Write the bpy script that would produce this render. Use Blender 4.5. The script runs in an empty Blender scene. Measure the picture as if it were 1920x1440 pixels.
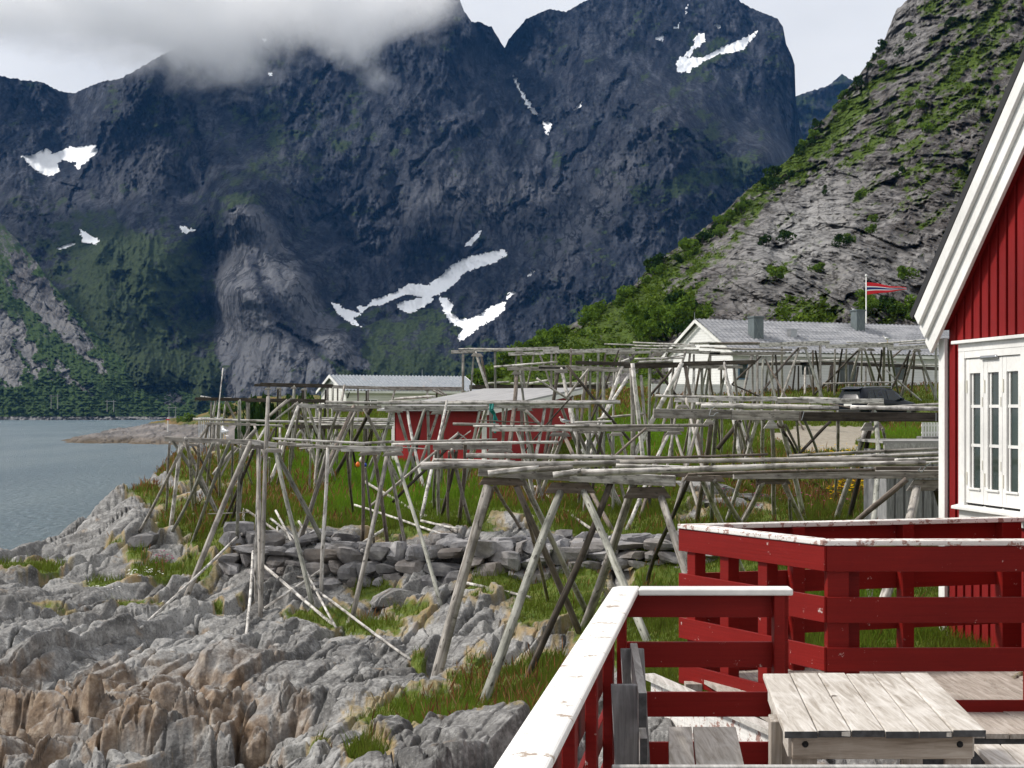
import bpy, math, random
import numpy as np
from mathutils import Matrix, Vector

# ---------------------------------------------------------------- camera, world, sun, exposure
SC = bpy.context.scene
COL = SC.collection
FPX, CX, HY = 2666.67, 960.0, 772.0          # 50 mm lens; the eye is the origin, the horizon lies a little under the middle
cam_data = bpy.data.cameras.new('camera')
cam_data.lens = 50.0; cam_data.sensor_width = 36.0
cam_data.shift_y = 52.0 / 1920.0
cam_data.clip_start = 0.1; cam_data.clip_end = 20000.0
cam = bpy.data.objects.new('camera', cam_data); COL.objects.link(cam)
cam.location = (0, 0, 0); cam.rotation_euler = (math.radians(90), 0, 0)
SC.camera = cam

SUN_DIR = Vector((-0.74, 0.10, 0.72)).normalized()     # towards the sun
SUN_EL = math.asin(SUN_DIR.z); SUN_AZ = math.atan2(SUN_DIR.x, SUN_DIR.y)
sun_data = bpy.data.lights.new('sun', 'SUN')
sun_data.energy = 3.0; sun_data.angle = math.radians(9); sun_data.color = (1.0, 0.95, 0.88)
sun = bpy.data.objects.new('sun', sun_data); COL.objects.link(sun)
sun.rotation_euler = (-SUN_DIR).to_track_quat('-Z', 'Y').to_euler()
sun.location = (0, 0, 50)

world = bpy.data.worlds.new('World'); SC.world = world
world.use_nodes = True
wn = world.node_tree; wn.nodes.clear()
w_out = wn.nodes.new('ShaderNodeOutputWorld'); w_bg = wn.nodes.new('ShaderNodeBackground')
w_sky = wn.nodes.new('ShaderNodeTexSky'); w_sky.sky_type = 'NISHITA'; w_sky.sun_disc = False
w_sky.sun_elevation = SUN_EL; w_sky.sun_rotation = SUN_AZ
w_mul = wn.nodes.new('ShaderNodeMixRGB'); w_mul.blend_type = 'MULTIPLY'; w_mul.inputs[0].default_value = 1
w_mul.inputs[2].default_value = (0.1, 0.1, 0.1, 1)
w_tc = wn.nodes.new('ShaderNodeTexCoord'); w_map = wn.nodes.new('ShaderNodeMapping'); w_map.inputs['Scale'].default_value = (1, 1, 2.2)
w_noise = wn.nodes.new('ShaderNodeTexNoise'); w_noise.inputs['Scale'].default_value = 5.0; w_noise.inputs['Detail'].default_value = 5
w_ramp = wn.nodes.new('ShaderNodeValToRGB')
w_ramp.color_ramp.elements[0].position = 0.32; w_ramp.color_ramp.elements[0].color = (0.555, 0.56, 0.57, 1)
w_ramp.color_ramp.elements[1].position = 0.62; w_ramp.color_ramp.elements[1].color = (0.645, 0.646, 0.65, 1)
w_mix = wn.nodes.new('ShaderNodeMixRGB'); w_mix.inputs[0].default_value = 0.94
L = wn.links.new
L(w_tc.outputs['Generated'], w_map.inputs[0]); L(w_map.outputs[0], w_noise.inputs['Vector'])
L(w_noise.outputs['Fac'], w_ramp.inputs[0])
L(w_sky.outputs[0], w_mul.inputs[1]); L(w_mul.outputs[0], w_mix.inputs[1]); L(w_ramp.outputs[0], w_mix.inputs[2])
L(w_mix.outputs[0], w_bg.inputs[0]); w_bg.inputs[1].default_value = 1.0
L(w_bg.outputs[0], w_out.inputs[0])

SC.view_settings.view_transform = 'Standard'; SC.view_settings.look = 'None'
SC.view_settings.exposure = 0.54; SC.view_settings.gamma = 1.0; SC.view_settings.use_curve_mapping = False
SC.render.engine = 'CYCLES'
cy = SC.cycles
cy.use_denoising = True
try: cy.denoiser = 'OPENIMAGEDENOISE'
except Exception: pass
cy.max_bounces = 48; cy.diffuse_bounces = 3; cy.glossy_bounces = 3; cy.transmission_bounces = 3; cy.volume_bounces = 48
cy.transparent_max_bounces = 8; cy.use_adaptive_sampling = True; cy.adaptive_threshold = 0.015
cy.caustics_reflective = False; cy.caustics_refractive = False

# ---------------------------------------------------------------- helpers
rnd = random.Random(7)
rng = np.random.default_rng(11)

def P(px, py, d):
    return np.array([(px - CX) / FPX * d, d, (HY - py) / FPX * d])

def sm(a, b, x):
    t = np.clip((x - a) / (b - a), 0, 1); return t * t * (3 - 2 * t)

def _h(ix, iy, s):
    h = (ix.astype(np.int64) * 374761393 + iy.astype(np.int64) * 668265263 + s * 1442695041) & 0xFFFFFFFF
    h = ((h ^ (h >> 13)) * 1274126177) & 0xFFFFFFFF
    h = ((h ^ (h >> 16)) * 2246822519) & 0xFFFFFFFF
    return (h ^ (h >> 15)) & 0xFFFFFF

def noise2(x, y, s=0):
    x = np.asarray(x, float); y = np.asarray(y, float)
    ix = np.floor(x); iy = np.floor(y); fx = x - ix; fy = y - iy
    u = fx**3 * (fx * (fx * 6 - 15) + 10); v = fy**3 * (fy * (fy * 6 - 15) + 10)
    def g(a, b):
        t = _h(ix + a, iy + b, s) * (2 * math.pi / 16777216.0)
        return np.cos(t) * (fx - a) + np.sin(t) * (fy - b)
    n0 = g(0, 0) * (1 - u) + g(1, 0) * u
    n1 = g(0, 1) * (1 - u) + g(1, 1) * u
    return (n0 * (1 - v) + n1 * v) * 1.5

def fbm(x, y, o=5, s=0, gain=0.5, lac=2.03):
    a, r, t = 1.0, 0, 0
    for i in range(o):
        r = r + a * noise2(x, y, s + i * 17); t += a; a *= gain; x = x * lac + 13.1; y = y * lac + 7.7
    return r / t

def ridged(x, y, o=5, s=0, gain=0.5, lac=2.05):
    a, r, t = 1.0, 0, 0
    for i in range(o):
        r = r + a * (1 - 2 * np.abs(noise2(x, y, s + i * 17))); t += a; a *= gain; x = x * lac + 3.3; y = y * lac + 9.1
    return r / t

def worley(x, y, s=0):
    x = np.asarray(x, float); y = np.asarray(y, float)
    ix = np.floor(x); iy = np.floor(y)
    f1 = np.full(x.shape, 9.0); f2 = np.full(x.shape, 9.0); cid = np.zeros(x.shape); dx = np.zeros(x.shape); dy = np.zeros(x.shape)
    for a in (-1, 0, 1):
        for b in (-1, 0, 1):
            jx = ix + a + 0.1 + 0.8 * _h(ix + a, iy + b, s) / 16777216.0
            jy = iy + b + 0.1 + 0.8 * _h(ix + a, iy + b, s + 5) / 16777216.0
            d = np.hypot(x - jx, y - jy); c = _h(ix + a, iy + b, s + 9) / 16777216.0
            n = d < f1
            f2 = np.where(n, f1, np.minimum(f2, d)); cid = np.where(n, c, cid)
            dx = np.where(n, x - jx, dx); dy = np.where(n, y - jy, dy); f1 = np.where(n, d, f1)
    return f1, f2, cid, dx, dy

def blocks(x, y, sx, sy, rot, s, warp=0.25):
    c, q = math.cos(rot), math.sin(rot)
    u = (x * c + y * q) / sx; v = (-x * q + y * c) / sy
    u2 = u + warp * noise2(u * 1.3, v * 1.3, s + 31); v2 = v + warp * noise2(u * 1.3 + 5, v * 1.3, s + 37)
    f1, f2, cid, dx, dy = worley(u2, v2, s)
    tx = (cid * 7.31) % 1 - 0.5; ty = (cid * 13.77) % 1 - 0.5
    return (cid - 0.5) + 1.2 * (tx * dx + ty * dy), 1 - sm(0.0, 0.12, f2 - f1), cid

def inpoly(px, py, pts):
    r = np.zeros(px.shape, bool); n = len(pts)
    for i in range(n):
        x1, y1 = pts[i]; x2, y2 = pts[(i + 1) % n]
        if y1 == y2: continue
        c = ((y1 > py) != (y2 > py)) & (px < (x2 - x1) * (py - y1) / (y2 - y1) + x1)
        r ^= c
    return r

def blob(px, py, cx, cy_, rx, ry, rot=0.0):
    c, q = math.cos(rot), math.sin(rot); X = px - cx; Y = py - cy_
    return np.exp(-(((X * c + Y * q) / rx)**2 + ((-X * q + Y * c) / ry)**2))

class RBF:
    def __init__(self, pts, vals, c):
        self.p = np.array(pts, float); self.c = c; n = len(pts)
        A = np.sqrt(((self.p[:, None] - self.p[None])**2).sum(-1) + c * c)
        M = np.zeros((n + 1, n + 1)); M[:n, :n] = A + np.eye(n) * 1e-6; M[:n, n] = 1; M[n, :n] = 1
        self.w = np.linalg.solve(M, np.append(np.array(vals, float), 0))
    def __call__(self, u, v):
        u = np.asarray(u, float); v = np.asarray(v, float); sh = u.shape; u = u.ravel(); v = v.ravel()
        out = np.full(u.shape, self.w[-1])
        for (a, b), w in zip(self.p, self.w[:-1]):
            out += w * np.sqrt((u - a)**2 + (v - b)**2 + self.c**2)
        return out.reshape(sh)

# ---- objects
def tag(o, label=None, cat=None, group=None, kind=None):
    if label: o['label'] = label
    if cat: o['category'] = cat
    if group: o['group'] = group
    if kind: o['kind'] = kind
    return o

def empty(name, loc, label=None, cat=None, group=None, rotz=0.0):
    o = bpy.data.objects.new(name, None); COL.objects.link(o)
    o.location = tuple(float(a) for a in loc); o.rotation_euler = (0, 0, rotz); o.empty_display_size = 0.3
    return tag(o, label, cat, group)

def mesh_np(name, V, Fc, smooth=False, uv=None, attrs=None, mats=()):
    """V (n,3); Fc an int array (m,k) or a list of tuples; uv per vertex (n,2)"""
    me = bpy.data.meshes.new(name)
    V = np.asarray(V, np.float32)
    if isinstance(Fc, np.ndarray):
        k = Fc.shape[1]; m = Fc.shape[0]
        me.vertices.add(len(V)); me.vertices.foreach_set('co', V.ravel())
        me.loops.add(m * k); me.polygons.add(m)
        me.loops.foreach_set('vertex_index', Fc.ravel().astype(np.int32))
        me.polygons.foreach_set('loop_start', (np.arange(m) * k).astype(np.int32))
        me.polygons.foreach_set('loop_total', np.full(m, k, np.int32))
        me.update(calc_edges=True)
    else:
        me.from_pydata([tuple(map(float, p)) for p in V], [], [tuple(f) for f in Fc]); me.update()
    if smooth:
        me.polygons.foreach_set('use_smooth', np.ones(len(me.polygons), bool))
    if uv is not None:
        l = me.uv_layers.new(name='uv'); idx = np.empty(len(me.loops), np.int32)
        me.loops.foreach_get('vertex_index', idx)
        l.data.foreach_set('uv', np.asarray(uv, np.float32)[idx].ravel())
    for nm, a in (attrs or {}).items():
        at = me.attributes.new(nm, 'FLOAT', 'POINT'); at.data.foreach_set('value', np.asarray(a, np.float32).ravel())
    for m_ in mats: me.materials.append(m_)
    return me

def add(name, V, Fc, mat, parent=None, smooth=False, uv=None, attrs=None, loc=None, local=False, bevel=0.0):
    """link one mesh object; V in world space unless local"""
    V = np.asarray(V, float)
    o_loc = (0, 0, 0)
    if not local:
        if parent is not None:
            p = parent; off = np.zeros(3)
            while p is not None: off += np.array(p.location); p = p.parent
            V = V - off
        elif loc is not None:
            V = V - np.asarray(loc, float); o_loc = tuple(float(a) for a in loc)
    o = bpy.data.objects.new(name, mesh_np(name, V, Fc, smooth, uv, attrs, [mat] if mat else []))
    COL.objects.link(o); o.location = o_loc
    if parent is not None: o.parent = parent
    if bevel:
        b = o.modifiers.new('bevel', 'BEVEL'); b.width = bevel; b.segments = 2; b.limit_method = 'ANGLE'
    return o

class MB:
    """collects shapes for one mesh"""
    def __init__(s): s.v = []; s.f = []; s.uv = []; s.n = 0
    def put(s, V, Fc, uv=None):
        V = np.asarray(V, float); s.v.append(V)
        s.f += [tuple(int(i) + s.n for i in f) for f in Fc]
        s.uv.append(np.zeros((len(V), 2)) if uv is None else np.asarray(uv, float)); s.n += len(V); return s
    def box(s, lo, hi, M=None):
        (a, b, c), (d, e, f) = lo, hi
        V = np.array([(a, b, c), (d, b, c), (d, e, c), (a, e, c), (a, b, f), (d, b, f), (d, e, f), (a, e, f)], float)
        if M is not None: V = V @ np.array(M.to_3x3()).T + np.array(M.translation)
        return s.put(V, [(3, 2, 1, 0), (4, 5, 6, 7), (0, 1, 5, 4), (1, 2, 6, 5), (2, 3, 7, 6), (3, 0, 4, 7)])
    def prism(s, poly, d0, d1, axis='y'):
        """a convex or simple outline given in (x,z) pushed along y (or (x,y) along z, or (y,z) along x)"""
        n = len(poly)
        def mk(q, t): return {'y': (q[0], t, q[1]), 'z': (q[0], q[1], t), 'x': (t, q[0], q[1])}[axis]
        V = [mk(q, d0) for q in poly] + [mk(q, d1) for q in poly]
        F_ = [tuple(range(n)), tuple(range(2 * n - 1, n - 1, -1))] + [(i, i + n, (i + 1) % n + n, (i + 1) % n) for i in range(n)]
        return s.put(V, F_)
    def tube(s, p, q, r0, r1=None, sides=8):
        V, F_, uv = log_arrays(p, q, r0, r0 if r1 is None else r1, 1, sides, 0, 0); return s.put(V, F_, uv)
    def bar(s, p, q, w, h):
        """square-section member from p to q, h upright, w across"""
        p = np.asarray(p, float); q = np.asarray(q, float); t = q - p; t /= np.linalg.norm(t)
        a = np.cross(t, (0, 0, 1.0)); la = np.linalg.norm(a)
        a = a / la if la > 1e-4 else np.array([1.0, 0, 0]); b = np.cross(a, t)
        V = [c + sx * a * w / 2 + sz * b * h / 2 for c in (p, q) for sx, sz in ((-1, -1), (1, -1), (1, 1), (-1, 1))]
        L_ = np.linalg.norm(q - p)
        uv = [(u, 0.0) for u in (0, w, w + h, 2 * w + h)] + [(u, L_) for u in (0, w, w + h, 2 * w + h)]
        return s.put(V, [(0, 3, 2, 1), (4, 5, 6, 7), (0, 1, 5, 4), (1, 2, 6, 5), (2, 3, 7, 6), (3, 0, 4, 7)], uv)
    def build(s, name, mat, parent=None, smooth=False, **k):
        return add(name, np.concatenate(s.v), s.f, mat, parent, smooth, uv=np.concatenate(s.uv), **k)

def log_arrays(p, q, r0, r1, segs=7, sides=10, bend=0.01, rough=0.05):
    p = np.asarray(p, float); q = np.asarray(q, float); t = q - p; Ln = np.linalg.norm(t); t = t / Ln
    a = np.cross(t, (0.0, 0.0, 1.0))
    if np.linalg.norm(a) < 1e-3: a = np.array([1.0, 0, 0])
    a /= np.linalg.norm(a); b = np.cross(a, t)
    V = []; UV = []; ph = rnd.uniform(0, 6.28); ph2 = rnd.uniform(0, 6.28)
    u0 = rnd.uniform(0, 20)
    for i in range(segs + 1):
        f = i / segs; c = p + t * Ln * f + (a * math.sin(ph) + b * math.cos(ph)) * math.sin(math.pi * f) * bend * Ln \
            + (a * math.cos(ph2) + b * math.sin(ph2)) * math.sin(2 * math.pi * f) * bend * 0.4 * Ln
        r = r0 + (r1 - r0) * f
        for k in range(sides):
            th = 2 * math.pi * k / sides; rr = r * (1 + rough * rnd.uniform(-1, 1))
            V.append(c + a * math.cos(th) * rr + b * math.sin(th) * rr); UV.append((u0 + min(k, sides - k) / sides * 2 * math.pi * r0, u0 + f * Ln))
    Fc = []
    for i in range(segs):
        for k in range(sides):
            k2 = (k + 1) % sides
            Fc.append((i * sides + k, i * sides + k2, (i + 1) * sides + k2, (i + 1) * sides + k))
    Fc.append(tuple(range(sides - 1, -1, -1))); Fc.append(tuple(segs * sides + k for k in range(sides)))
    return np.array(V), Fc, np.array(UV)

def grid_faces(nr, nc):
    i = np.arange(nr - 1)[:, None] * nc + np.arange(nc - 1)[None]
    return np.stack([i, i + 1, i + nc + 1, i + nc], -1).reshape(-1, 4)

def lathe(profile, n=16, axis='z'):
    V = []; Fc = []
    for r, z in profile:
        for k in range(n):
            t = 2 * math.pi * k / n; c, s_ = r * math.cos(t), r * math.sin(t)
            V.append({'z': (c, s_, z), 'y': (c, z, s_), 'x': (z, c, s_)}[axis])
    for i in range(len(profile) - 1):
        for k in range(n):
            k2 = (k + 1) % n; Fc.append((i * n + k, i * n + k2, (i + 1) * n + k2, (i + 1) * n + k))
    Fc.append(tuple(range(n - 1, -1, -1))); Fc.append(tuple((len(profile) - 1) * n + k for k in range(n)))
    return np.array(V), Fc

# ---------------------------------------------------------------- materials
class NT:
    def __init__(s, name):
        s.m = bpy.data.materials.new(name); s.m.use_nodes = True; s.t = s.m.node_tree; s.t.nodes.clear()
        s.out = s.n('OutputMaterial')
    def n(s, kind, **k):
        o = s.t.nodes.new('ShaderNode' + kind)
        for a, b in k.items(): setattr(o, a, b)
        return o
    def l(s, a, b): s.t.links.new(a, b)
    def val(s, sock, v):
        if hasattr(v, 'is_linked'): s.l(v, sock)
        elif isinstance(v, (tuple, list)) and len(v) == 3 and sock.type == 'RGBA': sock.default_value = (*v, 1)
        else: sock.default_value = v
    def coord(s, kind='Object', scale=(1, 1, 1), rot=(0, 0, 0)):
        tc = s.n('TexCoord'); mp = s.n('Mapping'); mp.inputs['Scale'].default_value = scale; mp.inputs['Rotation'].default_value = rot
        s.l(tc.outputs[kind], mp.inputs[0]); return mp.outputs[0]
    def pos(s, scale=(1, 1, 1), rot=(0, 0, 0)):
        g = s.n('NewGeometry'); mp = s.n('Mapping'); mp.inputs['Scale'].default_value = scale; mp.inputs['Rotation'].default_value = rot
        s.l(g.outputs['Position'], mp.inputs[0]); return mp.outputs[0]
    def noise(s, vec, scale=1.0, detail=4, rough=0.55, dist=0.0):
        o = s.n('TexNoise'); s.val(o.inputs['Vector'], vec); o.inputs['Scale'].default_value = scale
        o.inputs['Detail'].default_value = detail; o.inputs['Roughness'].default_value = rough; o.inputs['Distortion'].default_value = dist
        return o.outputs['Fac']
    def ramp(s, fac, stops):
        o = s.n('ValToRGB'); s.l(fac, o.inputs[0]); e = o.color_ramp.elements
        while len(e) < len(stops): e.new(0.5)
        for x, (p, c) in zip(e, stops):
            x.position = p; x.color = (c, c, c, 1) if isinstance(c, (int, float)) else (*c, 1)
        return o.outputs[0]
    def mix(s, fac, a, b, mode='MIX'):
        o = s.n('MixRGB', blend_type=mode); s.val(o.inputs[0], fac); s.val(o.inputs[1], a); s.val(o.inputs[2], b); return o.outputs[0]
    def math(s, op, a, b=0.0, clamp=False):
        o = s.n('Math', operation=op, use_clamp=clamp); s.val(o.inputs[0], a); s.val(o.inputs[1], b); return o.outputs[0]
    def attr(s, name): return s.n('Attribute', attribute_name=name).outputs['Fac']
    def rand(s): return s.n('ObjectInfo').outputs['Random']
    def bump(s, h, strength=0.3, dist=0.05):
        o = s.n('Bump'); o.inputs['Strength'].default_value = strength; o.inputs['Distance'].default_value = dist; s.l(h, o.inputs['Height']); return o.outputs[0]
    def bsdf(s, color, rough=0.7, normal=None, spec=0.3, metal=0.0, **k):
        o = s.n('BsdfPrincipled'); s.val(o.inputs['Base Color'], color); s.val(o.inputs['Roughness'], rough)
        o.inputs['Specular IOR Level'].default_value = spec; o.inputs['Metallic'].default_value = metal
        if normal is not None: s.l(normal, o.inputs['Normal'])
        for a, b in k.items(): s.val(o.inputs[a], b)
        s.l(o.outputs[0], s.out.inputs[0]); return s.m

def mat_plain(name, col, rough=0.6, spec=0.3, metal=0.0, var=0.06, scale=8.0):
    t = NT(name); nz = t.noise(t.coord('Object'), scale, 4)
    lo = tuple(c * (1 - var * 2) for c in col); hi = tuple(min(1, c * (1 + var)) for c in col)
    return t.bsdf(t.ramp(nz, [(0.3, lo), (0.7, hi)]), rough, t.bump(nz, 0.08, 0.01), spec, metal)

def mat_wood(name, lo, mid, hi, spots=0.5):
    t = NT(name); uv = t.n('UVMap').outputs[0]
    mp = t.n('Mapping'); mp.inputs['Scale'].default_value = (28, 1.3, 1); t.l(uv, mp.inputs[0])
    grain = t.noise(mp.outputs[0], 1.0, 6, 0.65, 0.4)
    mp2 = t.n('Mapping'); mp2.inputs['Scale'].default_value = (9, 4.0, 1); t.l(uv, mp2.inputs[0])
    blot = t.noise(mp2.outputs[0], 1.0, 5, 0.6)
    mp3 = t.n('Mapping'); mp3.inputs['Scale'].default_value = (22, 8, 1); t.l(uv, mp3.inputs[0])
    knot = t.noise(mp3.outputs[0], 1.0, 2, 0.5)
    c = t.ramp(grain, [(0.28, lo), (0.5, mid), (0.72, hi)])
    r = t.math('MULTIPLY_ADD', t.rand(), 0.5); t.t.nodes[-1].inputs[2].default_value = 0.72
    c = t.mix(1.0, c, t.n('CombineColor').outputs[0], 'MIX') if False else c
    vm = t.n('VectorMath', operation='SCALE'); t.l(c, vm.inputs[0]); t.l(r, vm.inputs['Scale'])
    c = t.mix(t.math('MULTIPLY', t.ramp(blot, [(0.47, 0.0), (0.62, 1.0)]), spots), vm.outputs[0], tuple(a * 0.35 for a in lo))
    c = t.mix(t.ramp(knot, [(0.63, 0.0), (0.70, 0.8)]), c, (0.04, 0.035, 0.03))
    return t.bsdf(c, 0.85, t.bump(grain, 0.35, 0.01), 0.2)

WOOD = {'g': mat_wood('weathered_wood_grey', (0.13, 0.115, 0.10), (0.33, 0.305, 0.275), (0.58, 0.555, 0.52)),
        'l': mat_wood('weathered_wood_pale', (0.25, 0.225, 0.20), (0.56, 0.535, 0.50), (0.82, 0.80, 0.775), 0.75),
        'd': mat_wood('dark_and_shaded_wood', (0.03, 0.024, 0.019), (0.065, 0.054, 0.044), (0.13, 0.112, 0.094)),  # truly dark poles, and shade put into the colour of others
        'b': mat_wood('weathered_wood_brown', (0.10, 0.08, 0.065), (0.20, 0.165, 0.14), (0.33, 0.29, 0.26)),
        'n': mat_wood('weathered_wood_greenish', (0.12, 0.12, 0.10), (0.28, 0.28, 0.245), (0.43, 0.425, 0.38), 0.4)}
# ---------------------------------------------------------------- setting: sea, mountains, slopes
def mat_rockface(name, cols, pale, green_lo, green_hi, streak, spotscale, bumpd, snow=True, crack=0.02):
    t = NT(name)
    ys = 0.28 if snow else 0.6
    p1 = t.pos((streak[0][0], streak[0][1] * ys, streak[0][2]), streak[1])
    n1 = t.noise(p1, 1.0, 8, 0.64, 0.6)
    n2 = t.noise(t.pos((spotscale, spotscale * ys, spotscale)), 1.0, 6, 0.6)
    n3 = t.noise(t.pos((spotscale * 9, spotscale * 9 * ys, spotscale * 9)), 1.0, 4, 0.6)
    c = t.ramp(t.math('ADD', t.math('MULTIPLY', n1, 0.7), t.math('MULTIPLY', n3, 0.3)), [(0.37, cols[0]), (0.5, cols[1]), (0.63, cols[2])])
    c = t.mix(t.math('MULTIPLY', t.ramp(n2, [(0.45, 0.0), (0.65, 1.0)]), 0.45), c, cols[3])
    c = t.mix(t.math('MULTIPLY', t.attr('pale'), t.ramp(n2, [(0.25, 0.45), (0.6, 1.0)])), c, pale)
    for rot, sc, seed in (((0.0, 0.55, 0.5), (1.0, 0.22, 0.30), 0), ((0.0, -0.35, 0.2), (1.6, 0.35, 0.45), 40), ((0.0, 1.2, 0.0), (2.6, 0.5, 0.8), 90)):
        kn = t.noise(t.pos(tuple(a * crack for a in sc), rot), 1.0, 4, 0.55, 0.3)
        kl = t.ramp(t.math('ABSOLUTE', t.math('SUBTRACT', kn, 0.5 + seed * 0.0004)), [(0.0, 0.85), (0.012, 0.6), (0.028, 0.0)])
        c = t.mix(t.math('MULTIPLY', kl, t.ramp(n2, [(0.35, 0.25), (0.6, 1.0)])), c, tuple(a * 0.8 for a in cols[0]))
    g = t.math('ADD', t.attr('green'), t.math('MULTIPLY', t.math('SUBTRACT', n3, 0.5), 0.9))
    gf = t.ramp(g, [(0.40, 0.0), (0.60, 1.0)])
    gc = t.mix(t.ramp(n3, [(0.3, 0.0), (0.7, 1.0)]), green_lo, green_hi)
    c = t.mix(gf, c, gc)
    if snow:
        sf = t.ramp(t.math('ADD', t.attr('snow'), t.math('MULTIPLY', t.math('SUBTRACT', n3, 0.5), 0.25)), [(0.45, 0.0), (0.55, 1.0)])
        c = t.mix(sf, c, (0.86, 0.88, 0.90))
    return t.bsdf(c, 0.9, t.bump(t.mix(0.5, n1, n3), 0.9, bumpd), 0.08)

def sheet(name, px0, px1, step, rows, top, base, rfun, relief, attrs, mat, back=True):
    cols = np.arange(px0, px1 + step, step); ty = np.interp(cols, [a for a, b in top], [b for a, b in top])
    by = np.interp(cols, [a for a, b in base], [b for a, b in base])
    jag = 5.0 * fbm(cols / 28.0, cols * 0 + 3.3, 5, 91, 0.62) + 2.0 * noise2(cols / 6.0, cols * 0, 95)
    ty = ty + jag
    v = np.linspace(0, 1, rows)[:, None]
    PX = np.repeat(cols[None], rows, 0); PY = by[None] + (ty - by)[None] * v
    R = rfun(PX, PY); R = R + relief(PX, PY, R)
    A = {k: f(PX, PY) for k, f in attrs.items()}
    if back:                                     # the ridge rolls over and falls away behind
        ext = [(60, 6), (160, 40), (400, 200)]
        for dr, dy in ext:
            s_ = R[rows - 1:rows].mean() / 2000.0
            PX = np.vstack([PX, cols[None]]); PY = np.vstack([PY, (ty + dy)[None]]); R = np.vstack([R, R[rows - 1:rows] + dr * s_])
            for k in A: A[k] = np.vstack([A[k], A[k][rows - 1:rows]])
    X = (PX - CX) / FPX * R; Z = (HY - PY) / FPX * R
    V = np.stack([X, R, Z], -1).reshape(-1, 3)
    o = add(name, V, grid_faces(*PX.shape), mat, smooth=True, attrs=A)
    return tag(o, kind='structure')

# ---- the far wall of mountains
FAR_TOP = [(-200, 150), (0, 141), (50, 151), (85, 155), (105, 168), (140, 175), (160, 165), (190, 152), (230, 146), (300, 105), (380, 60),
           (450, 20), (520, -10), (650, -30), (780, -25), (840, -12), (862, 0), (870, 22), (884, 40), (900, 42), (922, 52), (936, 74), (946, 91), (953, 72),
           (975, 50), (988, 33), (1030, 16), (1062, 21), (1085, 8), (1110, -4), (1200, -12), (1290, -14), (1380, -2), (1400, 10), (1425, 22),
           (1458, 34), (1468, 48), (1474, 80), (1486, 108), (1490, 122), (1491, 178), (1500, 240), (1530, 330), (1620, 420), (1800, 480)]
FAR_PTS = [(-200, 800, 1250), (100, 800, 1250), (400, 800, 1200), (600, 800, 1160), (800, 800, 1180), (1000, 800, 1250), (1200, 800, 1300), (1500, 800, 1400), (1800, 800, 1500),
           (-200, 150, 2150), (0, 145, 2100), (140, 175, 2150), (280, 155, 1850), (250, 200, 1880), (300, 180, 1900), (450, 20, 2250), (650, -30, 2250), (860, 0, 2200), (945, 91, 2350), (900, 60, 2150),
           (988, 33, 2250), (1062, 21, 2250), (1290, -14, 2350), (1460, 34, 2250), (1490, 122, 2200), (1491, 178, 2200), (1620, 420, 2200), (1800, 480, 2200),
           (430, 380, 1520), (450, 550, 1340), (520, 650, 1240), (600, 700, 1200), (470, 420, 1480), (395, 480, 1680), (388, 600, 1500), (540, 450, 1640), (620, 580, 1500), (690, 650, 1400), (560, 530, 1420),
           (500, 500, 1470), (640, 650, 1290), (580, 620, 1380), (250, 430, 1560), (330, 470, 1500), (300, 540, 1430), (230, 620, 1330), (120, 480, 1560), (150, 560, 1420), (320, 700, 1220),
           (200, 330, 1900), (110, 300, 2050), (40, 350, 1850), (30, 500, 1600), (300, 300, 1860), (240, 380, 1750), (360, 360, 1850), (180, 230, 1950),
           (560, 300, 1950), (600, 420, 1850), (480, 250, 2050), (750, 300, 1900), (800, 420, 1750), (700, 480, 1800), (860, 520, 1680), (760, 560, 1620), (760, 680, 1300), (870, 640, 1440), (900, 600, 1500),
           (950, 450, 1720), (1000, 215, 2100), (985, 150, 2250), (1030, 245, 2020), (960, 300, 1900), (900, 200, 2050),
           (1000, 450, 1700), (1080, 600, 1420), (1100, 500, 1520), (1180, 380, 1620), (1235, 215, 1680), (1290, 235, 1640), (1180, 300, 1760), (1350, 330, 1640), (1250, 420, 1560), (1440, 290, 1700), (1300, 500, 1480),
           (1450, 150, 2140), (1300, 100, 2180), (1400, 75, 2230), (1380, 220, 1980), (1200, 60, 2200), (1100, 120, 2080), (1280, 140, 2060), (1480, 260, 2150)]
far_rbf = RBF([(a / 150, b / 150) for a, b, c in FAR_PTS], [c for a, b, c in FAR_PTS], 0.12)
def far_r(px, py): return far_rbf(px / 150, py / 150)
SLAB = [(425, 395), (465, 378), (500, 400), (545, 470), (600, 560), (655, 640), (695, 692), (640, 688), (590, 640), (545, 590), (508, 545), (484, 500), (478, 470), (455, 480), (436, 450)]
SLAB2 = [(404, 470), (438, 456), (466, 494), (486, 560), (532, 612), (584, 662), (650, 706), (620, 748), (420, 748), (408, 660), (400, 560)]
def slab_soft(px, py, wd=4):
    wx = px + 9 * fbm(px / 22, py / 22, 3, 1); wy = py + 9 * fbm(px / 22, py / 22, 3, 2); s_ = 0
    for a in (-wd, 0, wd):
        for b in (-wd, 0, wd): s_ = s_ + (inpoly(wx + a, wy + b, SLAB) | inpoly(wx + a, wy + b, SLAB2)) / 9.0
    return s_
RAVINES = [[(620, 120), (560, 220), (480, 330), (440, 392)], [(905, 150), (830, 260), (745, 360), (665, 470), (640, 560)], [(945, 95), (988, 200), (1030, 255), (1010, 350), (935, 430), (880, 475)], [(1285, 245), (1350, 300), (1440, 315)],
           [(1180, 120), (1125, 230), (1055, 330), (1000, 430)], [(355, 200), (380, 300), (392, 400), (402, 520)], [(190, 260), (150, 360), (95, 470)], [(770, 220), (700, 330), (590, 425)], [(1430, 120), (1380, 220), (1335, 262)], [(520, 610), (600, 655), (690, 722)], [(1230, 215), (1110, 420), (1000, 600)]]
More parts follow.
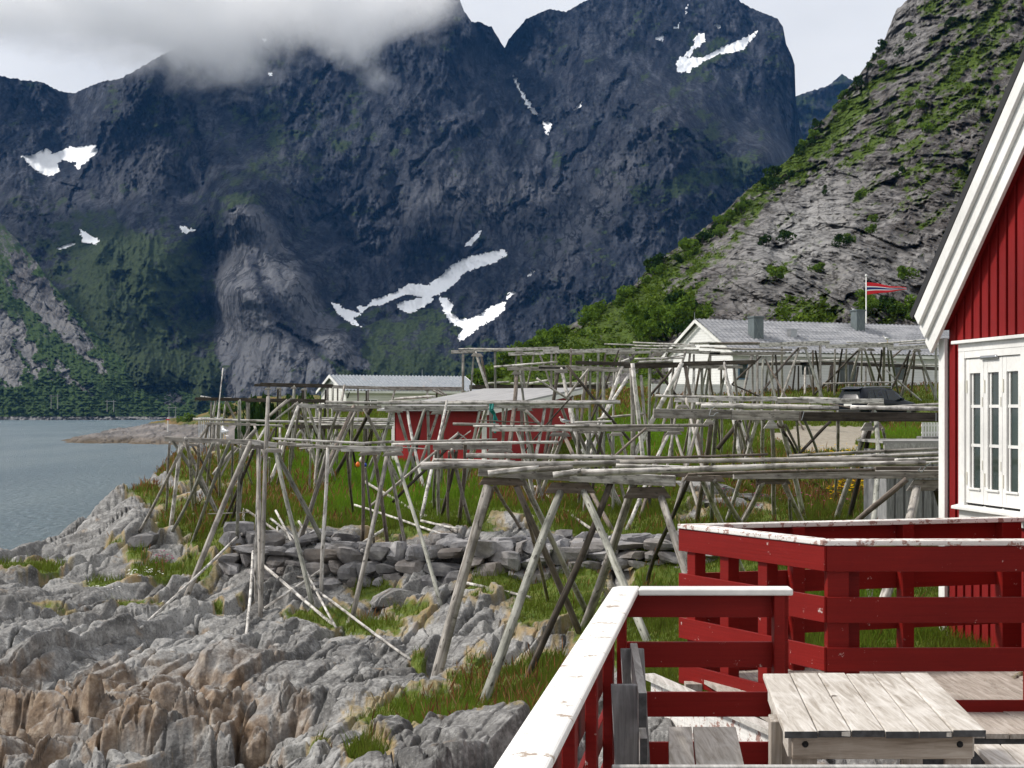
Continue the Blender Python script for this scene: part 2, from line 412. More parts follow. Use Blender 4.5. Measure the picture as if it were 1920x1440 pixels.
def ravine(px, py, w):
    wx = px + 26 * fbm(px / 40, py / 40, 5, 61, 0.6); wy = py + 26 * fbm(px / 40, py / 40, 5, 62, 0.6); best = np.full(px.shape, 1e9)
    for ln in RAVINES:
        for (ax, ay), (bx, by) in zip(ln, ln[1:]):
            t = np.clip(((wx - ax) * (bx - ax) + (wy - ay) * (by - ay)) / ((bx - ax)**2 + (by - ay)**2), 0, 1); best = np.minimum(best, np.hypot(wx - ax - t * (bx - ax), wy - ay - t * (by - ay)))
    return np.exp(-(best / w)**2)
def far_relief(px, py, R):
    X = (px - CX) * 0.64; Z = (HY - py) * 0.64
    c, s_ = math.cos(0.45), math.sin(0.45)
    U = X * c + Z * s_; W = -X * s_ + Z * c
    wx = 30 * fbm(X / 120, Z / 120, 3, 3); wz = 30 * fbm(X / 120, Z / 120, 3, 5)
    slab = 0.6 * slab_soft(px, py, 18) + 0.4 * slab_soft(px, py, 8)
    q = 1 - 0.72 * slab
    d = -55 * ridged((U + wx) / 150, (W + wz) / 330, 4, 11)
    q = q * (1 - .85 * far_snow(px, py)) * (0.22 + 0.78 * sm(-0.18, 0.22, fbm(px / 105, py / 85, 3, 53))); d += sm(-.35, .35, fbm(px / 45, py / 45, 3, 67)) * (36 * ravine(px, py, 6) - 18 * ravine(px, py, 22)); d += q * (-38 * (ridged((X + wx) / 62, (Z + wz) / 190, 4, 21) - .4) - 22 * (ridged((U + wz) / 24, (W + wx) / 60, 4, 31) - .4))
    c2, s2 = math.cos(-0.5), math.sin(-0.5); U2 = X * c2 + Z * s2; W2 = -X * s2 + Z * c2
    d += -(6 + 14 * q) * (ridged((U2 + 0.3 * wx) / 30, (W2 + 0.3 * wz) / 120, 4, 45) - .4) - (3 + 8 * q) * (ridged((U + .2 * wx) / 10, (W + .2 * wz) / 30, 4, 47) - .4)
    b1, k1, _ = blocks(X, Z, 70, 120, 0.5, 41, 0.6); d += (4 + 10 * q) * b1
    d += -8 * ridged(X / 7, Z / 13, 3, 51) * (0.3 + 0.7 * q) - 4.0 * ridged(X / 3.4, Z / 4.5, 2, 61) * (0.3 + 0.7 * q)
    snw = far_snow(px, py); d = d * (1 - 0.0 * snw)
    low = sm(560, 720, py)
    d += -5 * low * (1 - slab) * np.abs(noise2(X / 5, Z / 5, 71)) * 2
    # keep the crest from bulging
    return d
def far_green(px, py):
    n = fbm(px / 38, py / 26, 5, 77, 0.6)
    g = 0.07 + 0.62 * blob(px, py, 260, 480, 170, 60, 0.25) + 0.75 * blob(px, py, 230, 600, 200, 110, 0.45) + 0.85 * sm(640, 720, py)
    g += 0.55 * blob(px, py, 760, 640, 130, 60) + 0.65 * blob(px, py, 1330, 335, 130, 26, -0.25) + 0.4 * blob(px, py, 1340, 250, 60, 40, 0.7) + 0.3 * blob(px, py, 500, 330, 130, 40, -0.4)
    g += 0.3 * blob(px, py, 280, 190, 60, 40) + 0.25 * blob(px, py, 520, 230, 160, 80) + 0.35 * blob(px, py, 440, 400, 60, 30) + 0.25 * blob(px, py, 1240, 560, 180, 90) + 0.3 * blob(px, py, 1330, 110, 120, 50)
    g = g - slab_soft(px, py) * (0.75 * g + 0.1)
    led = sm(0.45, 0.75, ridged((px * .9 - py * .45 + 20 * n) / 90, (px * .45 + py * .9 + 14 * n) / 16, 2, 83)) * sm(0.0, 0.3, fbm(px / 90, py / 70, 2, 85) + .1)
    return np.clip(g + 0.75 * n + 0.28 * led, 0, 1)
def far_pale(px, py):
    slab = slab_soft(px, py) * (0.85 + 0.5 * fbm((px * .85 + py * .5) / 9, (py * .85 - px * .5) / 70, 4, 14))
    p = 0.95 * slab + 0.8 * blob(px, py, 1130, 370, 120, 34, -0.95) + 0.5 * blob(px, py, 840, 380, 120, 70) + 0.4 * blob(px, py, 60, 420, 90, 60) + 0.45 * blob(px, py, 270, 330, 110, 50, -0.5) + 0.35 * blob(px, py, 1000, 400, 80, 90)
    return np.clip(p + 0.3 * fbm(px / 30, py / 50, 4, 88), 0, 1)
SNOW = [[(40, 293), (60, 290), (75, 283), (92, 279), (97, 289), (128, 276), (180, 273), (183, 284), (160, 305), (146, 318), (140, 305), (118, 300), (105, 306), (112, 320), (95, 331), (68, 322)],
        [(150, 430), (158, 432), (165, 440), (187, 450), (178, 457), (155, 455)], [(102, 466), (140, 455), (137, 460), (110, 468)], [(337, 422), (345, 424), (367, 432), (350, 438), (341, 435)],
        [(618, 563), (630, 568), (645, 579), (672, 585), (677, 592), (662, 596), (680, 615), (650, 602), (630, 584)],
        [(668, 575), (690, 572), (700, 562), (740, 548), (770, 530), (800, 535), (830, 515), (850, 495), (880, 480), (948, 467), (950, 478), (930, 492), (900, 500), (870, 512), (850, 535), (828, 551), (800, 558), (760, 552), (720, 570), (694, 574), (676, 588)],
        [(742, 570), (790, 557), (815, 557), (805, 570), (770, 588), (755, 585)],
        [(822, 555), (838, 560), (852, 572), (844, 585), (860, 597), (880, 598), (902, 588), (922, 574), (948, 565), (945, 585), (920, 602), (900, 612), (882, 628), (862, 641), (858, 632), (868, 618), (842, 602), (832, 582)],
        [(868, 464), (885, 445), (903, 430), (900, 442), (885, 458)], [(986, 521), (1003, 502), (1000, 512)], [(948, 562), (955, 548), (968, 545), (958, 557)],
        [(959, 137), (969, 150), (984, 180), (1002, 205), (1009, 218), (1000, 214), (984, 192), (971, 166)], [(1017, 227), (1035, 230), (1028, 252), (1020, 240)], [(1075, 208), (1091, 187), (1089, 201)],
        [(1268, 120), (1274, 106), (1285, 108), (1320, 107), (1350, 90), (1375, 80), (1400, 70), (1424, 54), (1410, 74), (1395, 92), (1375, 98), (1350, 100), (1320, 115), (1290, 136), (1270, 136)],
        [(1280, 107), (1300, 84), (1305, 65), (1319, 63), (1323, 79), (1305, 90), (1292, 106)], [(1264, 52), (1276, 39), (1272, 54)], [(1339, 45), (1351, 45), (1348, 54)], [(1229, 72), (1248, 62), (1240, 76)], [(1286, 12), (1291, 6), (1289, 14), (1284, 26)],
        [(491, 70), (498, 72), (498, 82)], [(504, 137), (512, 138), (509, 144)]]
def far_snow(px, py):
    wx = px + 3.0 * fbm(px / 7, py / 7, 3, 5, 0.6) * 2; wy = py + 2.5 * fbm(px / 8, py / 6, 3, 9, 0.6) * 2
    m = np.zeros(px.shape, bool)
    for p in SNOW: m |= inpoly(wx, wy, p)
    return m.astype(float)
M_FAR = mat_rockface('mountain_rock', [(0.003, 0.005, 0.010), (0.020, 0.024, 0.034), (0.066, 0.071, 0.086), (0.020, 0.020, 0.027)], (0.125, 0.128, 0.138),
                     (0.012, 0.022, 0.012), (0.038, 0.055, 0.018), ((0.05, 0.028, 0.022), (0.2, 0.3, 0.5)), 0.03, 4.0)  # rock colours set dark, carrying the cloud shadow on the far wall
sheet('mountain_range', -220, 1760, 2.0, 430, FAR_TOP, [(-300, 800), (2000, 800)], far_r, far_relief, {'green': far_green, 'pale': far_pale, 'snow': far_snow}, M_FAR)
# the low ridge seen in the gap behind the right peak
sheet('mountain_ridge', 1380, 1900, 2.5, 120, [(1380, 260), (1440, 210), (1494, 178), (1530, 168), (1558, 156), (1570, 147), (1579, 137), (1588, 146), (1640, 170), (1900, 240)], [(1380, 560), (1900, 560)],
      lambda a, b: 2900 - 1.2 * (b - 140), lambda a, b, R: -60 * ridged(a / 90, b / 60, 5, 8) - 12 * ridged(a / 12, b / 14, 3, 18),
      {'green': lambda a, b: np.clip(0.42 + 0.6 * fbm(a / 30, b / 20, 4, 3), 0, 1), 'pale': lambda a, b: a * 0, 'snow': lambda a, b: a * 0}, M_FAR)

# ---- the green slope across the fjord on the left
LS_TOP = [(-280, 180), (-100, 330), (0, 416), (20, 436), (50, 470), (75, 500), (100, 535), (130, 568), (150, 592), (170, 615), (200, 645), (250, 688), (310, 722), (370, 742), (440, 756), (520, 768), (620, 776)]
ls_rbf = RBF([(a / 150, b / 150) for a, b, c in [(-280, 795, 1120), (0, 795, 1120), (200, 795, 1130), (400, 795, 1150), (620, 795, 1170), (-280, 180, 1600), (-100, 330, 1500), (0, 416, 1430), (100, 535, 1360), (200, 645, 1290), (310, 722, 1240), (440, 756, 1220), (620, 776, 1220), (0, 640, 1240), (80, 700, 1190), (180, 720, 1180), (-150, 640, 1230)]],
             [1120, 1120, 1130, 1150, 1170, 1600, 1500, 1430, 1360, 1290, 1240, 1220, 1220, 1240, 1190, 1180, 1230], 0.1)
LS_ROCK = [[(-60, 560), (10, 585), (50, 620), (80, 690), (60, 705), (30, 640), (-20, 640), (-60, 700)], [(-60, 640), (20, 640), (45, 700), (30, 725), (-60, 720)], [(20, 470), (60, 500), (110, 560), (150, 620), (210, 700), (180, 690), (120, 640), (70, 590), (20, 540)], [(100, 680), (180, 735), (160, 735), (90, 690)], [(270, 690), (330, 740), (350, 765), (300, 740)]]
def ls_rock(px, py):
    wx = px + 40 * fbm(px / 25, py / 25, 5, 4, 0.65); wy = py + 40 * fbm(px / 25, py / 25, 5, 6, 0.65)
    m = np.zeros(px.shape, bool)
    for p in LS_ROCK: m |= inpoly(wx, wy, p)
    return m.astype(float)
def ls_relief(px, py, R):
    X = (px - CX) * 0.45; Z = (HY - py) * 0.45; rk = ls_rock(px, py)
    d = -16 * ridged((X + Z * 0.8) / 45, (Z - X * 0.8) / 120, 4, 5) - 6 * ridged((X + Z) / 14, (Z - X) / 40, 3, 7)
    bush = np.abs(noise2(X / 2.6, Z / 2.2, 9)) * 6 + np.abs(noise2(X / 5.5, Z / 4.5, 12)) * 7
    b, k, _ = blocks(X, Z, 9, 18, -0.6, 15, 0.4)
    return d - bush * (1 - rk) * sm(430, 620, py) + rk * (4 * b + 3 * k)
def ls_green(px, py):
    g = 0.70 + 0.45 * fbm(px / 22, py / 20, 5, 3, 0.62) + 0.25 * sm(620, 720, py) - 0.18 * sm(560, 430, py) * 1.0
    g = g - 0.85 * ls_rock(px, py)
    return np.clip(np.where(py > 781, -0.2, g), 0, 1)
M_LS = mat_rockface('fjord_slope_rock', [(0.05, 0.05, 0.052), (0.105, 0.105, 0.11), (0.19, 0.185, 0.18), (0.09, 0.075, 0.065)], (0.22, 0.215, 0.21), (0.012, 0.026, 0.010), (0.05, 0.085, 0.022), ((0.09, 0.05, 0.05), (0.3, 0.5, 0.2)), 0.07, 1.2, False, 0.04)
sheet('fjord_slope', -260, 620, 1.8, 260, LS_TOP, [(-300, 792), (700, 792)], lambda a, b: ls_rbf(a / 150, b / 150), ls_relief,
      {'green': ls_green, 'pale': lambda a, b: 0.6 * ls_rock(a, b) * sm(560, 620, b) + 0.9 * sm(778, 784, b)}, M_LS)

# ---- the crag on the right
RH_TOP = [(840, 735), (870, 722), (930, 690), (980, 655), (1020, 633), (1060, 613), (1110, 586), (1150, 563), (1185, 541), (1200, 522), (1215, 506), (1260, 471), (1310, 436), (1360, 396), (1400, 356), (1440, 326), (1480, 296), (1500, 276), (1530, 236),
          (1560, 205), (1590, 165), (1610, 142), (1640, 101), (1660, 71), (1680, 21), (1700, 0), (1720, -40), (1800, -150), (1950, -300), (2150, -450)]
RH_PTS = [(840, 740, 118), (1000, 728, 112), (1200, 718, 106), (1400, 705, 110), (1700, 695, 120), (2150, 700, 135), (1100, 650, 140), (1300, 570, 168), (1300, 640, 128), (1500, 570, 152), (1500, 450, 222), (1700, 560, 155), (1700, 400, 215), (1900, 400, 200),
          (1900, 200, 270), (1700, 200, 295), (930, 688, 145), (1060, 612, 185), (1200, 520, 240), (1310, 435, 285), (1440, 325, 325), (1560, 205, 360), (1660, 70, 390), (1720, -40, 400), (1950, -300, 410), (2150, -450, 410), (1450, 400, 262), (1400, 470, 215), (1560, 330, 285), (1600, 480, 190), (1800, 300, 240), (1750, 100, 330)]
rh_rbf = RBF([(a / 150, b / 150) for a, b, c in RH_PTS], [c for a, b, c in RH_PTS], 0.1)
def rh_rock(px, py):
    n = fbm((px - py * 0.7) / 105, (px * 0.7 + py) / 27, 5, 23, 0.6)
    n = n + 0.5 * fbm(px / 14, py / 9, 3, 29)
    g = 0.0
    g += 0.95 * blob(px, py, 1110, 640, 150, 50, -0.45) + 0.75 * blob(px, py, 1000, 690, 90, 40) + 0.5 * blob(px, py, 1240, 560, 60, 60, -0.6)
    for (a, b, ln, w) in [(1250, 500, 110, 18), (1400, 372, 90, 20), (1480, 310, 90, 28), (1560, 240, 100, 26), (1640, 150, 80, 20)]:
        g += 0.75 * blob(px, py, a, b + 14, ln, w, -0.72)
    g += 0.75 * blob(px, py, 1490, 500, 90, 14, -0.45) + 0.9 * blob(px, py, 1500, 585, 110, 26) + 0.6 * blob(px, py, 1840, 60, 100, 120) + 0.5 * blob(px, py, 1700, 230, 90, 30, -0.5) + 0.5 * blob(px, py, 1790, 170, 120, 40, 0.3) + 0.6 * blob(px, py, 1680, 590, 80, 16)
    g += 0.45 * blob(px, py, 1660, 340, 60, 20, -0.6) + 0.4 * blob(px, py, 1780, 340, 50, 30, 0.5) + 0.35 * sm(640, 700, py)
    g = 0.52 * g - 0.22 + 1.15 * n + 0.35 * blob(px, py, 1110, 640, 150, 50, -0.45) + 0.25 * blob(px, py, 1000, 690, 90, 40)
    g -= 0.45 * blob(px, py, 1500, 420, 120, 60, -0.7) + 0.5 * blob(px, py, 1430, 560, 150, 30, -0.5) + 0.5 * blob(px, py, 1650, 500, 110, 80) + 0.5 * blob(px, py, 1690, 60, 50, 80)
    return np.clip(0.5 + g, 0, 1)
def rh_relief(px, py, R):
    s_ = R / FPX; X = (px - CX) * s_; Z = (HY - py) * s_
    g = sm(0.5, 0.75, rh_rock(px, py))
    c, q = math.cos(0.65), math.sin(0.65); U = X * c - Z * q; W = X * q + Z * c
    fade = sm(100, 150, R) * 0.85 + 0.15
    b1, k1, _ = blocks(U, W, 6.0, 15, 0.15, 3, 0.6); b2, k2, _ = blocks(U, W, 2.2, 5.0, 0.3, 5, 0.6)
    w1 = 3 * fbm(X / 9, Z / 9, 3, 17); w2 = 3 * fbm(X / 9, Z / 9, 3, 19)
    d = -7 * ridged(U / 26, W / 60, 3, 7) - 2.6 * ridged(U / 8, W / 26, 4, 9)
    d += (1 - 0.7 * g) * (2.6 * b1 + 1.2 * b2 - 3.2 * ridged((U + w1) / 4.5, (W + w2) / 15, 4, 33) - 1.6 * ridged((X + w2) / 2.6, (Z + w1) / 5, 4, 35)) - 0.6 * ridged(X / 1.1, Z / 1.6, 3, 12)
    d += -1.6 * g * np.abs(noise2(X / 1.7, Z / 1.3, 14)) - 0.9 * g * np.abs(noise2(X / .8, Z / .6, 16))
    return d * fade * 2.0
M_RH = mat_rockface('crag_rock', [(0.022, 0.020, 0.020), (0.095, 0.089, 0.087), (0.235, 0.227, 0.224), (0.075, 0.057, 0.050)], (0.29, 0.286, 0.282), (0.018, 0.036, 0.008), (0.085, 0.125, 0.016), ((0.42, 0.20, 0.18), (0.2, 0.6, 0.3)), 0.30, 0.5, False, 0.16)
sheet('right_hillside', 840, 2150, 1.9, 470, RH_TOP, [(840, 745), (1000, 735), (1200, 725), (1400, 714), (1700, 706), (2150, 712)], lambda a, b: rh_rbf(a / 150, b / 150), rh_relief,
      {'green': rh_rock, 'pale': lambda a, b: np.clip(0.9 * blob(a, b, 1500, 430, 150, 70, -0.7) + 0.5 * blob(a, b, 1640, 520, 160, 70) + 0.5 * blob(a, b, 1690, 50, 60, 90), 0, 1)}, M_RH)

# ---- sea
SEA = -6.5
def build_sea():
    t = NT('sea_water')
    n1 = t.noise(t.pos((2.2, 0.9, 1), (0, 0, 0.25)), 1.0, 6, 0.65, 0.3); n2 = t.noise(t.pos((0.06, 0.012, 1)), 1.0, 4, 0.6)
    h = t.mix(0.12, n1, n2)
    c = t.ramp(n2, [(0.35, (0.13, 0.185, 0.22)), (0.65, (0.19, 0.25, 0.28))])
    t.bsdf(c, 0.22, t.bump(h, 1.0, 1.1), 0.5)
    s = 9000.0
    o = add('sea', [(-s, -60, SEA), (s, -60, SEA), (s, 2200, SEA), (-s, 2200, SEA)], [(0, 1, 2, 3)], t.m); tag(o, kind='structure')
build_sea()

# ---------------------------------------------------------------- near ground
GP = [(-300, 1500, 13), (0, 1440, 15), (280, 1440, 14.5), (540, 1440, 12.8), (620, 1420, 11.0), (850, 1390, 11.0), (960, 1385, 10.5), (720, 1385, 11.8), (560, 1460, 10.5), (850, 1345, 14.5), (720, 1350, 15), (800, 1300, 16.5), (915, 1316, 15.8), (1000, 1275, 17),
      (1000, 1440, 9.0), (1200, 1440, 8.0), (450, 1425, 14.6),
      (0, 1330, 17), (250, 1335, 17), (500, 1335, 16), (650, 1300, 16.5), (-300, 1330, 17), (0, 1200, 20), (150, 1205, 20.5), (300, 1205, 20.5), (460, 1215, 20.5), (630, 1200, 21), (770, 1245, 19), (265, 1188, 21.3), (-300, 1200, 21),
      (0, 1110, 24), (200, 1110, 24.5), (345, 1130, 24), (490, 1157, 23.5), (665, 1152, 23.5), (822, 1128, 22.8), (575, 1130, 24), (950, 1180, 20), (1050, 1185, 19.5), (1100, 1110, 22), (1000, 1112, 23), (-300, 1120, 25),
      (430, 1085, 25.2), (600, 1098, 24.9), (820, 1108, 24.3), (1000, 1092, 24.0), (1280, 1095, 23.0),
      (430, 995, 26.9), (600, 1004, 26.5), (820, 1012, 26.1), (1000, 1003, 25.8), (1280, 992, 25.2),
      (265, 997, 29), (325, 987, 30), (100, 1010, 32), (0, 1042, 31), (-150, 1080, 31), (200, 948, 34.5), (270, 915, 37), (330, 862, 43), (400, 852, 45), (420, 930, 33), (550, 925, 35), (700, 905, 38), (700, 955, 31), (340, 1040, 27.5), (180, 1060, 28),
      (740, 871, 52), (900, 880, 50), (1000, 876, 52), (1100, 862, 50), (1300, 862, 45), (1500, 852, 45), (1700, 850, 42), (1420, 938, 30), (1700, 945, 26), (1500, 965, 27), (1300, 955, 28), (1100, 965, 28.5), (950, 955, 29),
      (1560, 822, 55), (1560, 797, 66), (1645, 790, 74), (1300, 745, 80), (1600, 737, 80), (1760, 737, 80), (1150, 748, 78), (1100, 802, 60), (1000, 735, 100), (900, 742, 112), (1200, 725, 103), (1400, 716, 106), (1700, 706, 116), (2100, 712, 130),
      (740, 792, 105), (620, 797, 102), (540, 800, 95), (480, 815, 85), (600, 840, 60), (480, 830, 62), (830, 790, 108), (700, 795, 120), (850, 770, 120),
      (1765, 1190, 13), (1600, 1180, 14), (1400, 1190, 14.5), (1500, 1120, 18), (1700, 1100, 17), (1300, 1160, 17), (1200, 1170, 17.5), (1350, 1385, 9.5), (1260, 1350, 10.5), (1500, 1330, 10), (1900, 1230, 12), (1800, 1000, 22), (2200, 1000, 22), (2200, 800, 60), (2200, 1200, 12), (2100, 1440, 8),
      (1280, 1000, 26), (1640, 1185, 15.8)]
gp_uv = [((a - CX) / 140, 6 * math.log(d)) for a, b, d in GP]; gp_z = [(HY - b) / FPX * d for a, b, d in GP]
for a, d, z in [(-300, 40, -9), (-150, 45, -9), (0, 46, -9), (100, 50, -9), (200, 56, -9), (265, 68, -9), (330, 90, -9), (-300, 80, -9), (0, 80, -9), (150, 110, -9), (300, 125, -9), (420, 125, -8), (-300, 130, -9), (0, 130, -9), (520, 130, -5), (700, 135, -3), (800, 6, -2.6), (300, 8, -4), (-300, 8, -5), (1300, 6, -2.5), (2000, 6, -2.4)]:
    gp_uv.append(((a - CX) / 140, 6 * math.log(d))); gp_z.append(z)
g_rbf = RBF(gp_uv, gp_z, 0.22)

G_GRASS = [  # px, py, rx, ry, strength   (where grass holds between the rocks)
    (330, 880, 110, 34, 1), (285, 925, 70, 18, .8), (420, 890, 70, 40, 1), (350, 955, 70, 16, .7), (340, 985, 50, 26, 1), (395, 1000, 44, 44, 1.1), (440, 960, 60, 40, 1.1), (60, 1066, 70, 16, 1), (20, 1062, 50, 10, .9), (300, 1072, 60, 17, 1.1), (200, 1095, 60, 8, .7),
    (250, 1135, 60, 10, .8), (90, 1140, 60, 8, .5), (370, 1065, 40, 30, .7), (215, 1020, 22, 16, .6), (255, 1035, 26, 14, .7), (700, 1108, 46, 20, 1), (610, 1160, 60, 16, .9), (700, 1172, 60, 18, 1), (560, 1150, 40, 12, .7), (410, 1140, 12, 16, .8), (770, 1150, 60, 22, .6),
    (950, 1095, 80, 26, 1), (1040, 1120, 90, 50, 1.1), (1000, 1160, 60, 22, .6), (900, 1125, 40, 12, .6), (1080, 1080, 60, 34, 1), (850, 1340, 170, 34, 1.2), (960, 1290, 110, 46, 1.1), (1020, 1250, 60, 40, .9), (785, 1234, 16, 18, 1), (740, 1360, 60, 16, .8), (900, 1240, 40, 40, .5),
    (690, 1425, 50, 30, .8), (600, 1388, 30, 26, .6), (560, 1420, 20, 16, .4), (455, 1130, 16, 10, .4), (1150, 1190, 80, 60, 1)]
def ground_masks(px, py, d):
    n = fbm(px / 24, py / 14, 4, 5, 0.6)
    wall = np.interp(px, [380, 430, 600, 820, 1000, 1280, 1500], [27.2, 26.9, 26.4, 26.0, 25.7, 25.1, 24.4])
    field = sm(0.0, 0.05, d / wall - 1.0) * sm(395, 450, px + 30 * n)
    field = np.maximum(field, sm(40, 44, d) * sm(300, 340, px))
    right = sm(1150, 1230, px) * sm(10.3, 11.5, d)
    g = np.maximum(field, right)
    for a, b, rx, ry, s_ in G_GRASS: g = np.maximum(g, s_ * blob(px, py, a, b, rx, ry) * 1.25 - 0.1)
    g = g + 0.35 * n
    bare = 0.9 * blob(px, py, 960, 975, 60, 16) + 0.8 * blob(px, py, 1330, 930, 60, 22) + 0.9 * blob(px, py, 1420, 955, 40, 14) + 0.8 * blob(px, py, 1290, 965, 46, 18) + 0.7 * blob(px, py, 440, 905, 50, 10) + 0.7 * blob(px, py, 300, 905, 40, 8) + 0.55 * blob(px, py, 700, 1003, 260, 8)
    gravel = inpoly(px + 14 * n, py + 5 * n, [(1478, 803), (1520, 797), (1640, 800), (1640, 815), (1600, 830), (1625, 848), (1520, 850), (1470, 835), (1440, 820)]).astype(float)
    gravel = np.where(d > 38, gravel, 0)
    g = g - bare - gravel * 1.2
    tan = sm(0.1, 0.6, 1.15 * blob(px, py, 130, 1350, 420, 130) + 0.4 * blob(px, py, 420, 1270, 220, 80) + 0.85 * fbm(px / 60, py / 34, 5, 31, .6) - 0.36) * sm(690, 560, px)
    return np.clip(g, 0, 1), tan, gravel

def ground_z(x, y, full=True):
    x = np.asarray(x, float); y = np.asarray(y, float)
    px = CX + FPX * x / y
    z = g_rbf((px - CX) / 140, 6 * np.log(y))
    if not full: return z
    py = HY - z / y * FPX
    g, tan, gv = ground_masks(px, py, y)
    rk = np.clip(1 - sm(0.25, 0.7, g) - gv, 0, 1) * sm(75, 45, y)
    front = sm(19.5, 16.0, y + 0.004 * (px - 200)) * sm(690, 540, px) * np.maximum(sm(12.6, 13.8, y), sm(420, 300, px))
    # long ledges dipping to the left
    w = 0.94 * x - 0.36 * y + 0.5 * fbm(x / 2.2, y / 3.5, 2, 3)
    ph = (w / 1.15) % 1.0
    ledge = (np.where(ph < 0.66, ph / 0.66, (1 - ph) / 0.34) - 0.5) * (0.17 + 0.12 * noise2(x / 3, y / 3, 8)) * sm(620, 420, px)
    ph2 = ((0.35 * x + 0.9 * y + 0.6 * fbm(x / 1.8, y / 2.5, 2, 13)) / 1.5) % 1.0
    led2 = (np.where(ph2 < 0.65, ph2 / 0.65, (1 - ph2) / 0.35) - 0.5) * 0.14 * (1 - front)
    ph3 = ((y + 0.30 * x + 0.9 * fbm(x / 1.5, y / 2.0, 2, 15)) / 1.9) % 1.0
    led2 = led2 + front * 0.50 * (np.where(ph3 < 0.2, ph3 / 0.2, (1 - ph3) / 0.8) - 0.5)
    b1, k1, c1 = blocks(x, y, 0.9, 1.25, 0.25, 3, 0.35); b2, k2, c2 = blocks(x, y, 0.42, 0.62, 0.5, 5, 0.4); b3, k3, c3 = blocks(x, y, 0.19, 0.3, 0.9, 7, 0.45)
    b0, k0, c0 = blocks(x, y, 1.9, 2.6, 0.2, 2, 0.4)
    s0, q0, _ = blocks(x, y, 0.75, 3.6, -0.36 , 52, 0.30); s1, q1, _ = blocks(x, y, 0.30, 1.3, -0.42, 54, 0.35); mid = 1 - front
    wx = 0.35 * fbm(x / 0.8, y / 0.8, 3, 57)
    d = ledge * (1 - 0.6 * front) + led2
    d = d + (0.03 + 0.20 * front) * b1 + (0.02 + 0.06 * front) * b2 + (0.008 + 0.03 * front) * b3 + (0.12 + 0.36 * front) * b0
    d = d - 0.16 * front * k1 - (0.015 + 0.06 * front) * k2 - 0.02 * front * k3 - 0.30 * front * k0
    d = d + mid * (0.24 * s0 - 0.18 * q0 + 0.02 * s1 - 0.03 * q1)
    d = d + 0.030 * ridged((x + wx + 0.38 * y) / 0.55, (y - 0.38 * x + wx) / 2.4, 4, 21) * (0.35 + 0.65 * mid) + 0.016 * ridged((x + 0.4 * y) / 0.16, y / 0.5, 3, 27)
    soft = 0.10 * fbm(x / 2.5, y / 2.5, 3, 41) + 0.05 * fbm(x / 0.5, y / 0.5, 2, 43)
    return z + d * rk + soft * (1 - rk)

def ray_ground(px, py, d0, lo, hi, n=160):
    """for picture points that stand on the ground: the depth nearest to d0 where that line of sight meets it"""
    px = np.asarray(px, float); py = np.asarray(py, float); d0 = np.asarray(d0, float)
    s_ = np.linspace(0, 1, n)[None]; D = (d0 - lo)[:, None] + s_ * (lo + hi)
    D = np.maximum(D, 6.0)
    Xg = (px[:, None] - CX) / FPX * D; Zr = (HY - py[:, None]) / FPX * D
    df = Zr - ground_z(Xg, D)
    cr = (df[:, :-1] > 0) & (df[:, 1:] <= 0)
    out = np.full(len(px), np.nan)
    for i in range(len(px)):
        k = np.where(cr[i])[0]
        if len(k):
            c = D[i, k] + (D[i, k + 1] - D[i, k]) * df[i, k] / (df[i, k] - df[i, k + 1] + 1e-9)
            out[i] = c[np.argmin(np.abs(c - d0[i]))]
    return out

